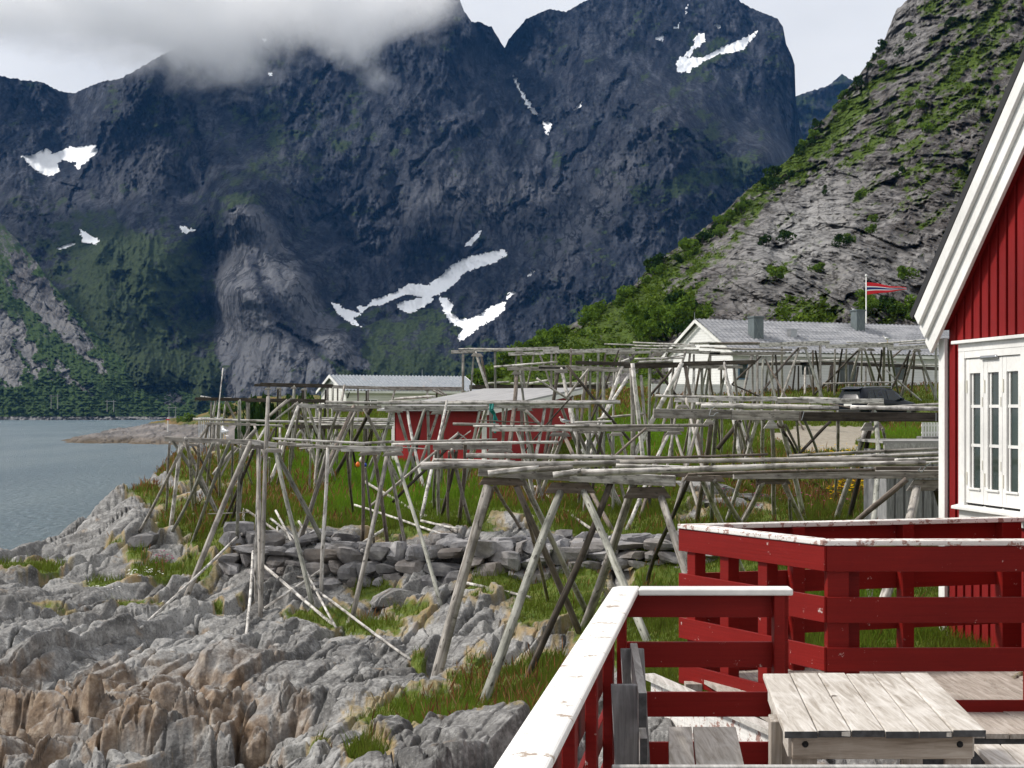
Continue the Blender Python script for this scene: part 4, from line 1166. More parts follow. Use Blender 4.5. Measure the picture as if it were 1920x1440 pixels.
 (58.0, 'highest bare drying rack, dark beam crossing before the small white house', None, '''
Bd PX 477 722 525 722 5
Bd PX 488 721 625 724 7
B PX 620 725 730 728 6
B PX 728 728 866 729 7
C PX 497 729 507 729 4 57.7
C PX 518 728 526 728 4 57.7
C PX 546 727 555 727 4 57.7
C PX 565 730 575 730 4 57.7
L PX 503 724 503 800 4.5 58
L PX 525 727 524 800 5 58
Ld PX 521 729 516 800 3.5 59
Ln PX 552 721 547 800 6 57
L PX 572 726 574 800 4.5 58
Ld PX 568 731 568 800 4 59
L PX 614 727 616 800 4.5 58
Ln PX 624 722 621 800 4.5 57
Ld PX 611 731 607 800 4 59
L PX 633 729 633 800 3.5 59
L PX 646 722 624 752 5 56
L PX 671 729 670 800 4 58
Ld PX 687 733 686 800 3.5 59
L PX 690 732 690 800 4 58
L PX 740 731 716 753 4 57
L PX 801 726 804 795 4 58
Ld PX 819 733 818 795 3.5 59
S PX 821 731 838 741 3.5 57
S PX 812 732 831 741 3.5 57.5
Pl PX 740 748 816 743 4 56
Pl PX 750 746 810 742 3 56.5
'''),
 (82.0, 'distant rack heaped with split bark behind the roof of the red shed', 'white bark strip heaped on the distant rack behind the red shed', '''
Bd PX 880 726 1000 725 8
Bd PX 996 725 1140 725 8
Ld PX 945 727 945 748 4 82
Ld PX 1060 727 1061 748 4 82
Ld PX 1075 727 1076 748 4 82
L PX 1130 722 1130 750 4 82
Pl PX 915 719 955 716 4 81.5
Pl PX 957 719 990 718 4 81.5
Pl PX 988 720 1030 713 5 81.5
Pl PX 1044 720 1080 718 4 81.5
Pl PX 1072 721 1106 717 4 81.5
Pl PX 1100 720 1145 718 4 81.5
'''),
]

def build_racks():
    legs = []
    parsed = []
    for D, label, plabel, txt in RACKS:
        rows = []
        for ln in txt.strip().split('\n'):
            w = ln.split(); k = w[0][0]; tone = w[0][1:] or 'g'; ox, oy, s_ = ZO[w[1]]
            x1, y1, x2, y2, wd = [float(a) for a in w[2:7]]
            wd = wd if w[1] in ('PX', 'Z8') else wd * s_
            d = float(w[7]) + (11 if D == 77.0 else 8 if D == 81.0 else 0) if len(w) > 7 else D; w2 = float(w[8]) if len(w) > 8 else wd
            rows.append([k, tone, ox + x1 * s_, oy + y1 * s_, ox + x2 * s_, oy + y2 * s_, wd, d, w2])
        parsed.append((D, label, plabel, rows))
        legs += [(r, D) for r in rows if r[0] == 'L']
    gd = ray_ground([r[4] for r, _ in legs], [r[5] for r, _ in legs], [r[7] for r, _ in legs], 4.0, 7.0)
    for (r, _), g in zip(legs, gd): r.append(g)
    for D, label, plabel, rows in parsed:
        bx = [r for r in rows if r[0] == 'B']; cx = np.mean([P(r[2], r[3], D)[0] for r in bx]); cz = float(ground_z(np.array([cx]), np.array([D]))[0])
        root = empty('drying_rack', (cx, D, cz), label, 'drying rack', 'fish drying racks on the shore')
        if D in (25.0, 29.0, 36.0, 41.0, 44.0, 48.0):   # the many half hidden spindly legs between the traced ones
            for _ in range({25.0: 10, 29.0: 5, 36.0: 12, 41.0: 9, 44.0: 7, 48.0: 6}[D]):
                b_ = rnd.choice(bx); f_ = rnd.random(); top = P(b_[2] + (b_[4] - b_[2]) * f_, b_[3] + (b_[5] - b_[3]) * f_, b_[7]); top[1] += rnd.uniform(-.05, .2)
                x_, y_ = top[0] + rnd.uniform(-1.0, 1.0), b_[7] + rnd.uniform(-.8, 1.6); bot = np.array([x_, y_, float(ground_z(np.array([x_]), np.array([y_]))[0]) - .1])
                if bot[2] > top[2] - .5 or bot[2] < -4.5: continue
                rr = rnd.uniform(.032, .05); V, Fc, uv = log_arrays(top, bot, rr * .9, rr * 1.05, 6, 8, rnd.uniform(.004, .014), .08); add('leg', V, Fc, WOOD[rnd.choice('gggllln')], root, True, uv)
        for r in rows:
            k, tone, x1, y1, x2, y2, wd, d, w2 = r[:9]
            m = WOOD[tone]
            if k == 'L':
                top = P(x1, y1, D if abs(d - D) < 6 else d); g = r[9]
                if not np.isfinite(g):
                    g = d; bot = P(x2, y2, g); zg = float(ground_z(np.array([bot[0]]), np.array([g]))[0])
                    bot = bot if bot[2] < zg else np.array([bot[0], g, zg])
                else: bot = P(x2, y2, g)
                t = bot - top; t /= np.linalg.norm(t); bot = bot + t * 0.12
                rr = wd / 2 * D / FPX
                V, Fc, uv = log_arrays(top, bot, rr * 0.92, rr * 1.05, 6, 9, rnd.uniform(0.002, 0.010), 0.06)
                add('leg', V, Fc, m, root, True, uv)
            elif k == 'S':
                rr = wd / 2 * d / FPX; V, Fc, uv = log_arrays(P(x1, y1, d), P(x2, y2, d), rr, rr, 6, 8, rnd.uniform(0.003, 0.012), 0.07)
                add('brace', V, Fc, m, root, True, uv)
            elif k == 'B':
                h = wd * d / FPX; mb = MB(); mb.bar(P(x1, y1, d), P(x2, y2, d), min(h, 0.14), h); mb.build('beam', m, root, bevel=0.006)
            elif k == 'C':
                h = wd * d / FPX; a, b = P(x1, y1, d), P(x2, y2, d); mb = MB(); sl = 0.35 * h
                top = [a + (sl, 0, h / 2), b + (-sl, 0, h / 2)]; bo = [a + (-sl, 0, -h / 2), b + (sl, 0, -h / 2)]
                o_ = np.array([0, 0.055, 0])
                V = [bo[0], bo[1], top[1], top[0], bo[0] + o_, bo[1] + o_, top[1] + o_, top[0] + o_]
                L_ = np.linalg.norm(b - a); uv = [(0, 0), (0, L_), (h, L_), (h, 0)] * 2
                mb.put(V, [(0, 1, 2, 3), (7, 6, 5, 4), (4, 5, 1, 0), (5, 6, 2, 1), (6, 7, 3, 2), (7, 4, 0, 3)], uv)
                mb.build('crosspiece', m, root, bevel=0.004)
            elif k == 'P':
                rr = wd / 2 * d / FPX; r2 = w2 / 2 * d / FPX
                V, Fc, uv = log_arrays(P(x1, y1, d), P(x2, y2, d), rr, r2, 9, 10, 0.0025, 0.07)
                lab = plabel or ('short white stick left on the bare rack beside the tall leaning mast' if D == 48 else 'white pole resting at the eaves of the red shed')
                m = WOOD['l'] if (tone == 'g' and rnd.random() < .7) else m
                o = add('rack_pole', V, Fc, m, None, True, uv, loc=P((x1 + x2) / 2, (y1 + y2) / 2, d)); tag(o, lab, 'pole', 'poles on rack: ' + lab)
build_racks()

FALLEN = [('l', 453, 1035, 640, 1192, 6.5, 24), ('l', 517, 976, 630, 1200, 5, 24), ('l', 725, 1010, 497, 1163, 5.5, 24), ('l', 582, 1102, 770, 1240, 5.5, 22), ('l', 477, 1002, 458, 1219, 6, 23), ('l', 448, 1010, 263, 1186, 5, 24),
          ('l', 457, 964, 453, 1012, 6, 27), ('g', 462, 968, 534, 1020, 5, 27), ('l', 508, 980, 563, 1026, 5, 27), ('l', 520, 995, 523, 1030, 4, 26.5), ('l', 560, 988, 583, 1023, 5, 27), ('g', 573, 1000, 645, 1022, 4, 27), ('g', 556, 1083, 628, 1099, 4, 25),
          ('g', 683, 920, 857, 1020, 6.5, 29), ('l', 665, 956, 834, 1014, 4.5, 29), ('l', 790, 994, 859, 1010, 5, 27), ('l', 873, 1100, 994, 1128, 6, 23), ('g', 1003, 925, 1120, 1016, 6, 26), ('g', 393, 959, 470, 960, 3, 31), ('l', 545, 925, 560, 938, 4, 33)]
FALLEN_LABEL = ['bleached pole lying across bare rock below the tall twin posts', 'pale pole sloping off the wall down to the pole crossing on the rock', 'pole leaning from the wall top down left across the crossed poles', 'longest fallen pole sloping right over the pale whaleback rock', 'nearly upright white pole dropping straight down the rock left of the twin posts', 'fallen pole sloping down left from the wall end to the left rock ledge',
                'short upright white stake standing at the left end of the stone wall', 'weathered pole lying over the grass edge behind the wall end', 'pale pole lying down the rubble behind the twin posts', 'short white stub standing in the rubble on the wall', 'short pale stick leaning on the rubble at the grass edge', 'grey pole lying level along the grass edge above the wall', 'short grey stick lying under the wall foot',
                'long grey pole sloping down right through the green grass', 'thin white pole half sunk in the grass below the red shed', 'short white pole end lying on top of the wall', 'white pole lying in the grass at the foot of the wall under the nearest rack', 'grey pole sloping through the grass behind the trestle of the nearest rack', 'thin stick lying level in the rusty grass at the left', 'tiny pale stick in the grass left of the middle rack']
def build_fallen():
    n = len(FALLEN)
    a = ray_ground([f[1] for f in FALLEN], [f[2] for f in FALLEN], [f[6] for f in FALLEN], 5, 8); b = ray_ground([f[3] for f in FALLEN], [f[4] for f in FALLEN], [f[6] for f in FALLEN], 5, 8)
    for f, da, db, lab in zip(FALLEN, a, b, FALLEN_LABEL):
        da = da if np.isfinite(da) else f[6]; db = db if np.isfinite(db) else f[6]
        p, q = P(f[1], f[2], da), P(f[3], f[4], db); r = f[5] / 2 * f[6] / FPX
        p[2] += r * 0.9; q[2] += r * 0.9
        s_ = np.linspace(0.04, 0.96, 24); M_ = p[None] + (q - p)[None] * s_[:, None]
        need = (ground_z(M_[:, 0], M_[:, 1]) - M_[:, 2]); lift = max(0.0, float(np.sort(need)[-2]))   # rest on the high spots
        p[2] += min(lift, 0.4); q[2] += min(lift, 0.4)
        V, Fc, uv = log_arrays(p, q, r, r * 0.9, 7, 9, 0.004, 0.06)
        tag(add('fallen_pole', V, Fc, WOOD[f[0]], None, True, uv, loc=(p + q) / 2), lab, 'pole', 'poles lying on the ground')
build_fallen()

def lone_pole(name, lab, x1, y1, x2, y2, w, d, tone, band=None):
    g = ray_ground([x2], [y2], [d], 5, 7)[0]; g = g if np.isfinite(g) else d
    root = empty(name, P(x2, y2, g), lab, 'pole')
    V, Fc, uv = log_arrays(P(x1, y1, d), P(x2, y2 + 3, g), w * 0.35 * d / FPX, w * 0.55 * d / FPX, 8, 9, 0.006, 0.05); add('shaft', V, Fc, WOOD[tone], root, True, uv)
    if band:
        t = band; c0 = P(x1 + (x2 - x1) * t, y1 + (y2 - y1) * t, d); c1 = P(x1 + (x2 - x1) * (t + 0.02), y1 + (y2 - y1) * (t + 0.02), d)
        mb = MB(); mb.tube(c0, c1, w * 0.5 * d / FPX, sides=10); mb.build('band', mat_plain('green_tape', (0.02, 0.16, 0.10)), root)
lone_pole('leaning_mast', 'tall thin mast leaning right with a green band, left end of the racks', 418, 690, 402, 850, 2.6, 42, 'l', 0.04)
lone_pole('leaning_pole', 'slim white pole leaning on the middle rack in front of the red shed', 838, 751, 788, 978, 6, 32, 'l')

# ---- dry-stone wall
def chunk(c, size, rz, seed):
    r_ = np.random.default_rng(seed); n = 4; V = {}; verts = []; faces = []
    def vid(k):
        if k not in V:
            p = np.array(k, float) / (n - 1) * 2 - 1; q = p / (np.sum(np.abs(p)**9) ** (1 / 9))
            V[k] = len(verts); verts.append(q)
        return V[k]
    for ax in range(3):
        for sgn in (0, n - 1):
            for i in range(n - 1):
                for j in range(n - 1):
                    ks = []
                    for a, b in ((0, 0), (1, 0), (1, 1), (0, 1)):
                        k = [0, 0, 0]; k[ax] = sgn; k[(ax + 1) % 3] = i + a; k[(ax + 2) % 3] = j + b; ks.append(vid(tuple(k)))
                    faces.append(tuple(ks if sgn else ks[::-1]))
    W = np.array(verts)
    for _ in range(9):                                # cut flat facets
        nrm = r_.normal(size=3); nrm /= np.linalg.norm(nrm); lim = r_.uniform(0.66, 1.0)
        dd = W @ nrm - lim; W = W - np.clip(dd, 0, None)[:, None] * nrm
    W = W + r_.normal(size=W.shape) * 0.022
    sh = np.eye(3) + r_.normal(size=(3, 3)) * 0.10; W = (W @ sh.T) * np.array(size) / 2
    cz, sz = math.cos(rz), math.sin(rz); W = np.stack([W[:, 0] * cz - W[:, 1] * sz, W[:, 0] * sz + W[:, 1] * cz, W[:, 2]], 1)
    return W + np.array(c), faces
def mat_stone():
    t = NT('wall_stone'); p = t.pos(); n = t.noise(p, 4.0, 7, 0.65); m = t.noise(p, 22.0, 5, 0.6); w = t.noise(p, 0.9, 3)
    c = t.ramp(n, [(0.3, (0.10, 0.10, 0.106)), (0.5, (0.205, 0.20, 0.205)), (0.7, (0.35, 0.34, 0.335))])
    c = t.mix(t.math('MULTIPLY', t.ramp(w, [(0.5, 0.0), (0.68, 1.0)]), 0.5), c, (0.22, 0.185, 0.15))
    c = t.mix(t.ramp(m, [(0.62, 0.0), (0.7, 0.5)]), c, (0.36, 0.36, 0.35))
    su = t.n('SeparateXYZ'); t.l(t.n('UVMap').outputs[0], su.inputs[0]); vm = t.n('VectorMath', operation='SCALE'); t.l(c, vm.inputs[0]); t.l(t.math('ADD', t.math('MULTIPLY', su.outputs['X'], 0.75), 0.72), vm.inputs['Scale']); c = t.mix(t.math('MULTIPLY', su.outputs['Y'], 0.35), vm.outputs[0], (0.21, 0.165, 0.125))
    return t.bsdf(c, 0.9, t.bump(t.mix(0.5, n, m), 0.6, 0.04), 0.2)
M_STONE = mat_stone()
def build_wall():
    path = [(418, 25.9), (500, 25.5), (600, 25.2), (720, 24.9), (820, 24.6), (920, 24.4), (1000, 24.3), (1150, 24.0), (1330, 23.7)]
    mb = MB(); s = 0
    pts = [((a - CX) / FPX * d, d) for a, d in path]
    seg = [math.hypot(q[0] - p[0], q[1] - p[1]) for p, q in zip(pts, pts[1:])]; cum = np.concatenate([[0], np.cumsum(seg)]); Lw = cum[-1]
    ang = math.atan2(pts[-1][1] - pts[0][1], pts[-1][0] - pts[0][0]); sd = 100
    def at(t): return np.interp(t, cum, [p[0] for p in pts]), np.interp(t, cum, [p[1] for p in pts])
    top_py = lambda px: np.interp(px, [418, 460, 560, 700, 850, 1000, 1330], [1012, 1020, 1028, 1026, 1022, 1014, 1008])
    for row in range(3):
        t = -0.1 + row * 0.17
        while t < Lw:
            ln = rnd.choice([0.25, 0.33, 0.42, 0.52, 0.62]) * rnd.uniform(0.85, 1.15); x, y = at(t + ln / 2); px = CX + FPX * x / y
            ztop = (HY - top_py(px)) / FPX * y; zbase = float(ground_z(np.array([x]), np.array([y - 0.45]), False)[0]) - 0.05; H = max(0.3, ztop - zbase); rh = H / 3.1
            z = zbase + rh * (row + 0.5)
            hgt = rh * rnd.uniform(1.0, 1.32)
            if rnd.random() < 0.16 and row < 3: hgt *= 1.5
            V, F_ = chunk((x + rnd.uniform(-.03, .03), y + 0.09 * row + rnd.uniform(-.09, .05), z + rnd.uniform(-.03, .03)), (ln * 1.06, rnd.uniform(.45, .6), hgt), ang + rnd.uniform(-.12, .12), sd); mb.put(V, F_, np.tile([[rnd.random(), max(0, rnd.uniform(-1, 1))]], (len(V), 1))); sd += 1
            t += ln * 0.97
    for k in range(150):                              # rubble lying along the top
        t = rnd.uniform(0, Lw); x, y = at(t); y += rnd.uniform(0.35, 1.2); z = float(ground_z(np.array([x]), np.array([y]))[0]); s_ = rnd.choice([.12, .18, .26, .36]); px = CX + FPX * x / y
        ztop = (HY - top_py(px)) / FPX * (y - .4)
        V, F_ = chunk((x, y, max(z, ztop - 0.15) + s_ * 0.2), (s_ * 1.4, s_, s_ * 0.7), rnd.uniform(0, 3), sd); mb.put(V, F_, np.tile([[rnd.random(), 0.0]], (len(V), 1))); sd += 1
    o = mb.build('dry_stone_wall', M_STONE, loc=(pts[4][0], pts[4][1], -3)); tag(o, 'low dry-stone wall of rough grey stones below the grass', 'stone wall')
    # a few boulders
    for (px, py, d, sx, sy, sz, lab) in [(505, 1035, 25.1, .62, .5, .62, 'big tilted brown boulder at the left end of the stone wall'), (740, 1130, 23.6, .75, .6, .35, 'pale angular boulder in front of the wall beside a leg'), (272, 1022, 28.5, .5, .4, .36, 'small dark boulder on the left ledge among grass tufts'),
                                         (1420, 938, 28, .9, .5, .25, 'flat grey boulder in the rusty grass under the nearest rack'), (1330, 925, 29, 1.3, .7, .4, 'pale rounded boulder behind the nearest rack trestle'), (1360, 950, 27.5, 1.2, .6, .35, 'low pale boulder with pink flowers round it'), (825, 948, 28.5, .5, .4, .3, 'small grey boulder in the grass above the wall')]:
        g = ray_ground([px], [py], [d], 4, 5)[0]; g = g if np.isfinite(g) else d
        V, F_ = chunk(P(px, py, g) + (0, 0, sz * 0.15), (sx, sy, sz), rnd.uniform(-.5, .5), sd + int(px)); o = add('boulder', V, F_, M_STONE if px in (505, 272, 825) else bpy.data.materials['shore_rock'], loc=P(px, py, g)); tag(o, lab, 'boulder', 'loose boulders')
build_wall()
# ---------------------------------------------------------------- painted wood, buildings, deck
def mat_paint(name, col, wear=0.2, under=(0.30, 0.27, 0.24), rough=0.55, scale=6.0, lo=0.66, grain=(1.6, 1.6, 70)):
    t = NT(name); p = t.pos(); n = t.noise(p, scale, 6, 0.65); f = t.noise(p, scale * 6, 4, 0.6); big = t.noise(p, 1.1, 3)
    c = t.ramp(big, [(0.3, tuple(a * 0.82 for a in col)), (0.7, tuple(min(1, a * 1.1) for a in col))])
    c = t.mix(t.math('MULTIPLY', t.ramp(f, [(0.35, 1.0), (0.6, 0.0)]), 0.16), c, tuple(a * 0.5 for a in col))
    w = t.math('ADD', n, t.math('MULTIPLY', f, 0.25))
    c = t.mix(t.ramp(w, [(lo + 0.14, 0.0), (lo + 0.17, wear)]), c, under)
    gr = t.noise(t.pos(grain), 1.0, 5, 0.65, 0.5); gv = t.n('VectorMath', operation='SCALE'); t.l(c, gv.inputs[0]); t.l(t.math('ADD', t.math('MULTIPLY', gr, 0.7 if grain[2] != grain[0] else 0.2), 0.65 if grain[2] != grain[0] else 0.9), gv.inputs['Scale'])
    return t.bsdf(gv.outputs[0], rough, t.bump(t.mix(0.5, n, gr), 0.35, 0.006), 0.14)
M_RED = mat_paint('red_paint', (0.19, 0.010, 0.008), 0.7, (0.60, 0.52, 0.48), 0.5, 14.0, 0.66)
M_REDWALL = mat_paint('red_wall_paint', (0.20, 0.010, 0.010), 0.15, (0.1, 0.01, 0.01), 0.55, 3.0, 0.7, (60, 60, 1.4))
M_WHITE = mat_paint('white_trim_paint', (0.78, 0.775, 0.75), 0.25, (0.45, 0.43, 0.40), 0.5, 4.0, 0.72, (4, 4, 4))
M_CAP = mat_paint('peeling_white_paint', (0.83, 0.82, 0.79), 0.85, (0.30, 0.22, 0.16), 0.55, 9.0, 0.60, (5, 5, 5))
M_CAPW = mat_paint('worn_white_paint', (0.76, 0.745, 0.715), 0.9, (0.30, 0.16, 0.13), 0.6, 16.0, 0.53)
M_SHEDWALL = mat_paint('red_shed_paint', (0.22, 0.015, 0.016), 0.1, (0.1, 0.01, 0.01), 0.6, 2.0, 0.7)
M_DARK = mat_plain('dark_void', (0.01, 0.01, 0.011), 0.8)
M_METAL = mat_plain('grey_metal', (0.35, 0.36, 0.37), 0.35, 0.5, 0.8)

def mat_plank(name, cols, axis='y', end=False):
    t = NT(name); sc = (30, 2.2, 14) if axis == 'y' else ((2.2, 30, 30) if axis == 'x' else (30, 30, 2.2))
    n = t.noise(t.pos(sc), 1.0, 6, 0.65, 1.2); p = t.pos(); b = t.noise(p, 5.0, 5, 0.6); f = t.noise(t.pos(tuple(a * 3 for a in sc)), 1.0, 4, 0.6, 0.5)
    c = t.ramp(n, [(0.30, cols[0]), (0.52, cols[1]), (0.70, cols[2])])
    c = t.mix(t.math('MULTIPLY', t.ramp(f, [(0.3, 1.0), (0.45, 0.0)]), 0.35), c, cols[0])
    c = t.mix(t.math('MULTIPLY', t.ramp(b, [(0.52, 0.0), (0.7, 1.0)]), 0.55), c, cols[2])
    k = t.n('TexVoronoi'); k.inputs['Scale'].default_value = 2.6; t.l(p, k.inputs['Vector'])
    c = t.mix(t.ramp(k.outputs['Distance'], [(0.035, 0.85), (0.06, 0.0)]), c, (0.06, 0.04, 0.03))
    return t.bsdf(c, 0.8, t.bump(n, 0.35, 0.004), 0.2)
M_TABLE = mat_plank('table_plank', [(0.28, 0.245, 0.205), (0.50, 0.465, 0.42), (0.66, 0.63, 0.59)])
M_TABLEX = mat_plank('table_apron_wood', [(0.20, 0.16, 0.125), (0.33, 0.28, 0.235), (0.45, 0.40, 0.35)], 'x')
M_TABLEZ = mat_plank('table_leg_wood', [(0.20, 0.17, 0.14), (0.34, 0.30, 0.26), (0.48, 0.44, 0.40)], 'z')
M_ENDGRAIN = mat_plain('dark_end_grain', (0.075, 0.075, 0.078), 0.85, 0.2, 0, 0.25, 30)
M_GREYZ = mat_plank('grey_board', [(0.13, 0.13, 0.135), (0.23, 0.23, 0.235), (0.35, 0.35, 0.355)], 'z')
M_GREYY = mat_plank('grey_backrest_board', [(0.22, 0.21, 0.20), (0.40, 0.39, 0.375), (0.56, 0.55, 0.53)])
M_DECK = mat_plank('deck_board', [(0.24, 0.205, 0.175), (0.40, 0.36, 0.315), (0.54, 0.50, 0.455)])

# ---- the red cabin (local x along the gable wall towards the eye, y into the house)
CAB0 = (3.94, 13.0, -2.1)
cab = empty('red_cabin', CAB0, 'red timber cabin with white corner boards and steep white gable edge', 'cabin', None, math.atan2(-0.983, 0.181))
Z0 = 2.1                                              # eye height above the cabin's foot
def cz_(z): return z + Z0
def build_cabin():
    RZ = lambda t: cz_(0.92 + (t + 0.2))              # upper roof edge over the wall coordinate t
    W = 6.9; MID = 3.25
    m = MB()
    # back skin of the gable wall, window left open
    wx0, wx1, wz0, wz1 = 0.40, 1.42, cz_(-0.80), cz_(0.50)
    m.prism([(0, 0), (W - .4, 0), (W - .4, RZ(0) - .25), (MID, RZ(MID) - .25), (0, RZ(0) - .25)], 0.06, 0.20)
    o = m.build('wall', M_REDWALL, cab, local=True)
    m = MB(); t = 0.11; k = 0
    while t < W - .5:                                 # board on board cladding
        w_ = 0.105; top = RZ(min(t + w_ * .5, 2 * MID - t - w_ * .5)) - 0.30
        segs = [(0.0, top)]
        if t + w_ > wx0 - .0 and t < wx1 + .04: segs = [(0.0, wz0 - .16), (wz1 + .14, top)]
        for a, b in segs:
            m.box((t, 0.005, a), (t + w_, 0.030, b)); m.box((t + w_ - .012, 0.030, a), (t + 0.157, 0.059, b))
        t += 0.145
    m.build('cladding', M_REDWALL, cab, local=True, bevel=0.003)
    m = MB(); m.box((-0.03, -0.03, 0), (0.085, 0.004, RZ(0) - .45)); m.box((-0.03, 0.005, 0), (-0.004, 0.10, RZ(0) - .45)); m.build('corner_board', M_WHITE, cab, local=True, bevel=0.004)
    m = MB(); m.box((-0.004, 0.10, 0), (0.10, 7.5, RZ(0) - .25)); m.build('side_wall', M_REDWALL, cab, local=True)
    # roof slabs with overhang, soffit, three stepped barge boards
    q = math.sqrt(.5)
    def slope(along0, along1, off0, off1, y0, y1, ext=0.0):
        """a board parallel to the rake: along = distance up the rake from the eave tip, off = below the roof edge"""
        e = np.array([-0.22, RZ(-0.22)]); up = np.array([q, q]); dn = np.array([q, -q])
        return [tuple(e + up * (along0 - ext) + dn * off0), tuple(e + up * along1 + dn * off0), tuple(e + up * along1 + dn * off1), tuple(e + up * (along0 - ext) + dn * off1)]
    Lr = (MID + .22) / q
    m = MB(); m.prism(slope(-.04, Lr, -.05, 0.02, 0, 0), -0.19, 7.8)
    e2 = [(2 * MID - a, b) for a, b in slope(-.04, Lr, -.05, 0.02, 0, 0)]; m.prism(e2[::-1], -0.19, 7.8)
    m.build('roof', mat_plain('roof_felt', (0.03, 0.03, 0.032), 0.8), cab, local=True)
    for i, (a, b, y0, y1, ext) in enumerate([(0.022, 0.142, -0.185, -0.150, 0.0), (0.120, 0.262, -0.148, -0.115, 0.055), (0.240, 0.395, -0.113, -0.080, 0.12)]):
        m = MB(); m.prism(slope(0, Lr, a, b, 0, 0, ext), y0, y1); m.prism([(2 * MID - u, v) for u, v in slope(0, Lr, a, b, 0, 0, ext)][::-1], y0, y1)
        m.build('barge_board', M_WHITE, cab, local=True, bevel=0.005)
    m = MB(); m.prism(slope(0.1, Lr, 0.30, 0.325, 0, 0), -0.078, 0.06); m.build('soffit', M_REDWALL, cab, local=True)
    # window
    F_ = MB()
    F_.box((wx0 - .05, -0.035, wz0 - .03), (wx0 + .055, 0.03, wz1 + .03)); F_.box((wx1 - .035, -0.035, wz0 - .03), (wx1 + .07, 0.03, wz1 + .03)); F_.box((wx0 + .056, -0.033, wz1 - .03), (wx1 - .036, 0.03, wz1 + .03)); F_.box((wx0 - .05, -0.036, wz1 + .031), (wx1 + .07, 0.03, wz1 + .10))
    F_.box((wx0 - .05, -0.03, wz0 - .15), (wx1 + .07, 0.03, wz0 - .062))
    fr = F_.build('window', M_WHITE, cab, local=True, bevel=0.003)
    m = MB(); m.box((wx0 - .11, -0.075, wz1 + .101), (wx1 + .11, 0.03, wz1 + .130)); m.build('drip_cap', M_WHITE, fr, local=True, bevel=0.004)
    m = MB(); m.prism([(-0.085, wz0 - .062), (0.03, wz0 - .062), (0.03, wz0 - .010), (-0.085, wz0 - .036)], wx0 - .09, wx1 + .10, 'x'); m.build('sill', M_WHITE, fr, local=True, bevel=0.003)
    n = 3; pw = (wx1 - .037 - wx0 - .058) / n
    gl = NT('window_glass'); gn = gl.noise(gl.pos((3, 3, 0.8)), 1.0, 3); gl.bsdf(gl.ramp(gn, [(0.3, (0.012, 0.022, 0.018)), (0.7, (0.045, 0.062, 0.052))]), 0.04, None, 0.5)
    for i in range(n):
        a = wx0 + .058 + i * pw; b = a + pw - .004; c = MB(); s_ = .064; zt, zb = wz1 - .035, wz0 + .0
        c.box((a, -0.018, zb), (a + s_, 0.025, zt)); c.box((b - s_ * .9, -0.018, zb), (b, 0.025, zt)); c.box((a + s_, -0.017, zt - .13), (b - s_ * .9, 0.025, zt)); c.box((a + s_, -0.017, zb), (b - s_ * .9, 0.025, zb + .12)); c.box((a + s_ - .012, -0.032, zb + .118), (b - s_ * .9 + .012, 0.0, zb + .136))
        cs = c.build('casement', M_WHITE, fr, local=True, bevel=0.003)
        g = MB(); g.box((a + s_, 0.008, zb + .121), (b - s_ * .9, 0.014, zt - .131)); g.build('pane', gl.m, fr, local=True)
        g = MB()
        for z in (zt - .131 - .30, zt - .131 - .64): g.box((a + s_ + .001, -0.004, z), (b - s_ * .9 - .001, 0.006, z + .026))
        g.box((a + s_ + .012, -0.001, zb + .122), (a + s_ + .034, 0.0075, zt - .132)); g.build('glazing_bar', M_WHITE, fr, local=True)
        
        cp = bpy.data.materials.get('cream_plastic') or mat_plain('cream_plastic', (0.62, 0.60, 0.52))
        for za in (zb + .16, zt - .30): h = MB(); h.box((a + .012, -0.026, za), (a + .026, -0.0185, za + .11)); h.build('hinge', cp, fr, local=True)
        for za in (zt - .42, zb + .3): h = MB(); h.box((b - .02, -0.024, za), (b - .012, -0.0185, za + .08)); h.build('catch', cp, fr, local=True)
        v = MB(); v.box((a + .02, -0.012, zb - .022), (b - .03, -0.002, zb - .006)); v.build('vent_slot', M_DARK, fr, local=True)
    m = MB(); V, Fc = lathe([(0.016, wx0 + .34), (0.018, wx0 + .36), (0.018, wx0 + .60), (0.016, wx0 + .62)], 10, 'x'); m.put(V + np.array([0, -0.03, wz1 - .035]), Fc); m.build('vent', M_METAL, fr, True, local=True)
    m = MB(); m.box((wx0 - .048, 0.032, wz0 - .14), (wx1 + .065, 0.0585, wz1 + .09)); m.build('reveal', M_DARK, fr, local=True)
build_cabin()

# ---- railings
def rail_boards(mb, p, q, zt, zb, th=0.025):
    p = np.asarray(p, float); q = np.asarray(q, float); t = q - p; t /= np.linalg.norm(t); n = np.array([t[1], -t[0]]) * th
    c = [p, q, q + n, p + n]; V = [(a[0], a[1], zb) for a in c] + [(a[0], a[1], zt) for a in c]
    mb.put(V, [(3, 2, 1, 0), (4, 5, 6, 7), (0, 1, 5, 4), (1, 2, 6, 5), (2, 3, 7, 6), (3, 0, 4, 7)])
def cap_board(name, mat, parent, pts, z, th, quads):
    pass
def prism_xy(poly, z0, z1):
    m = MB(); m.prism(poly, z0, z1, 'z'); return m

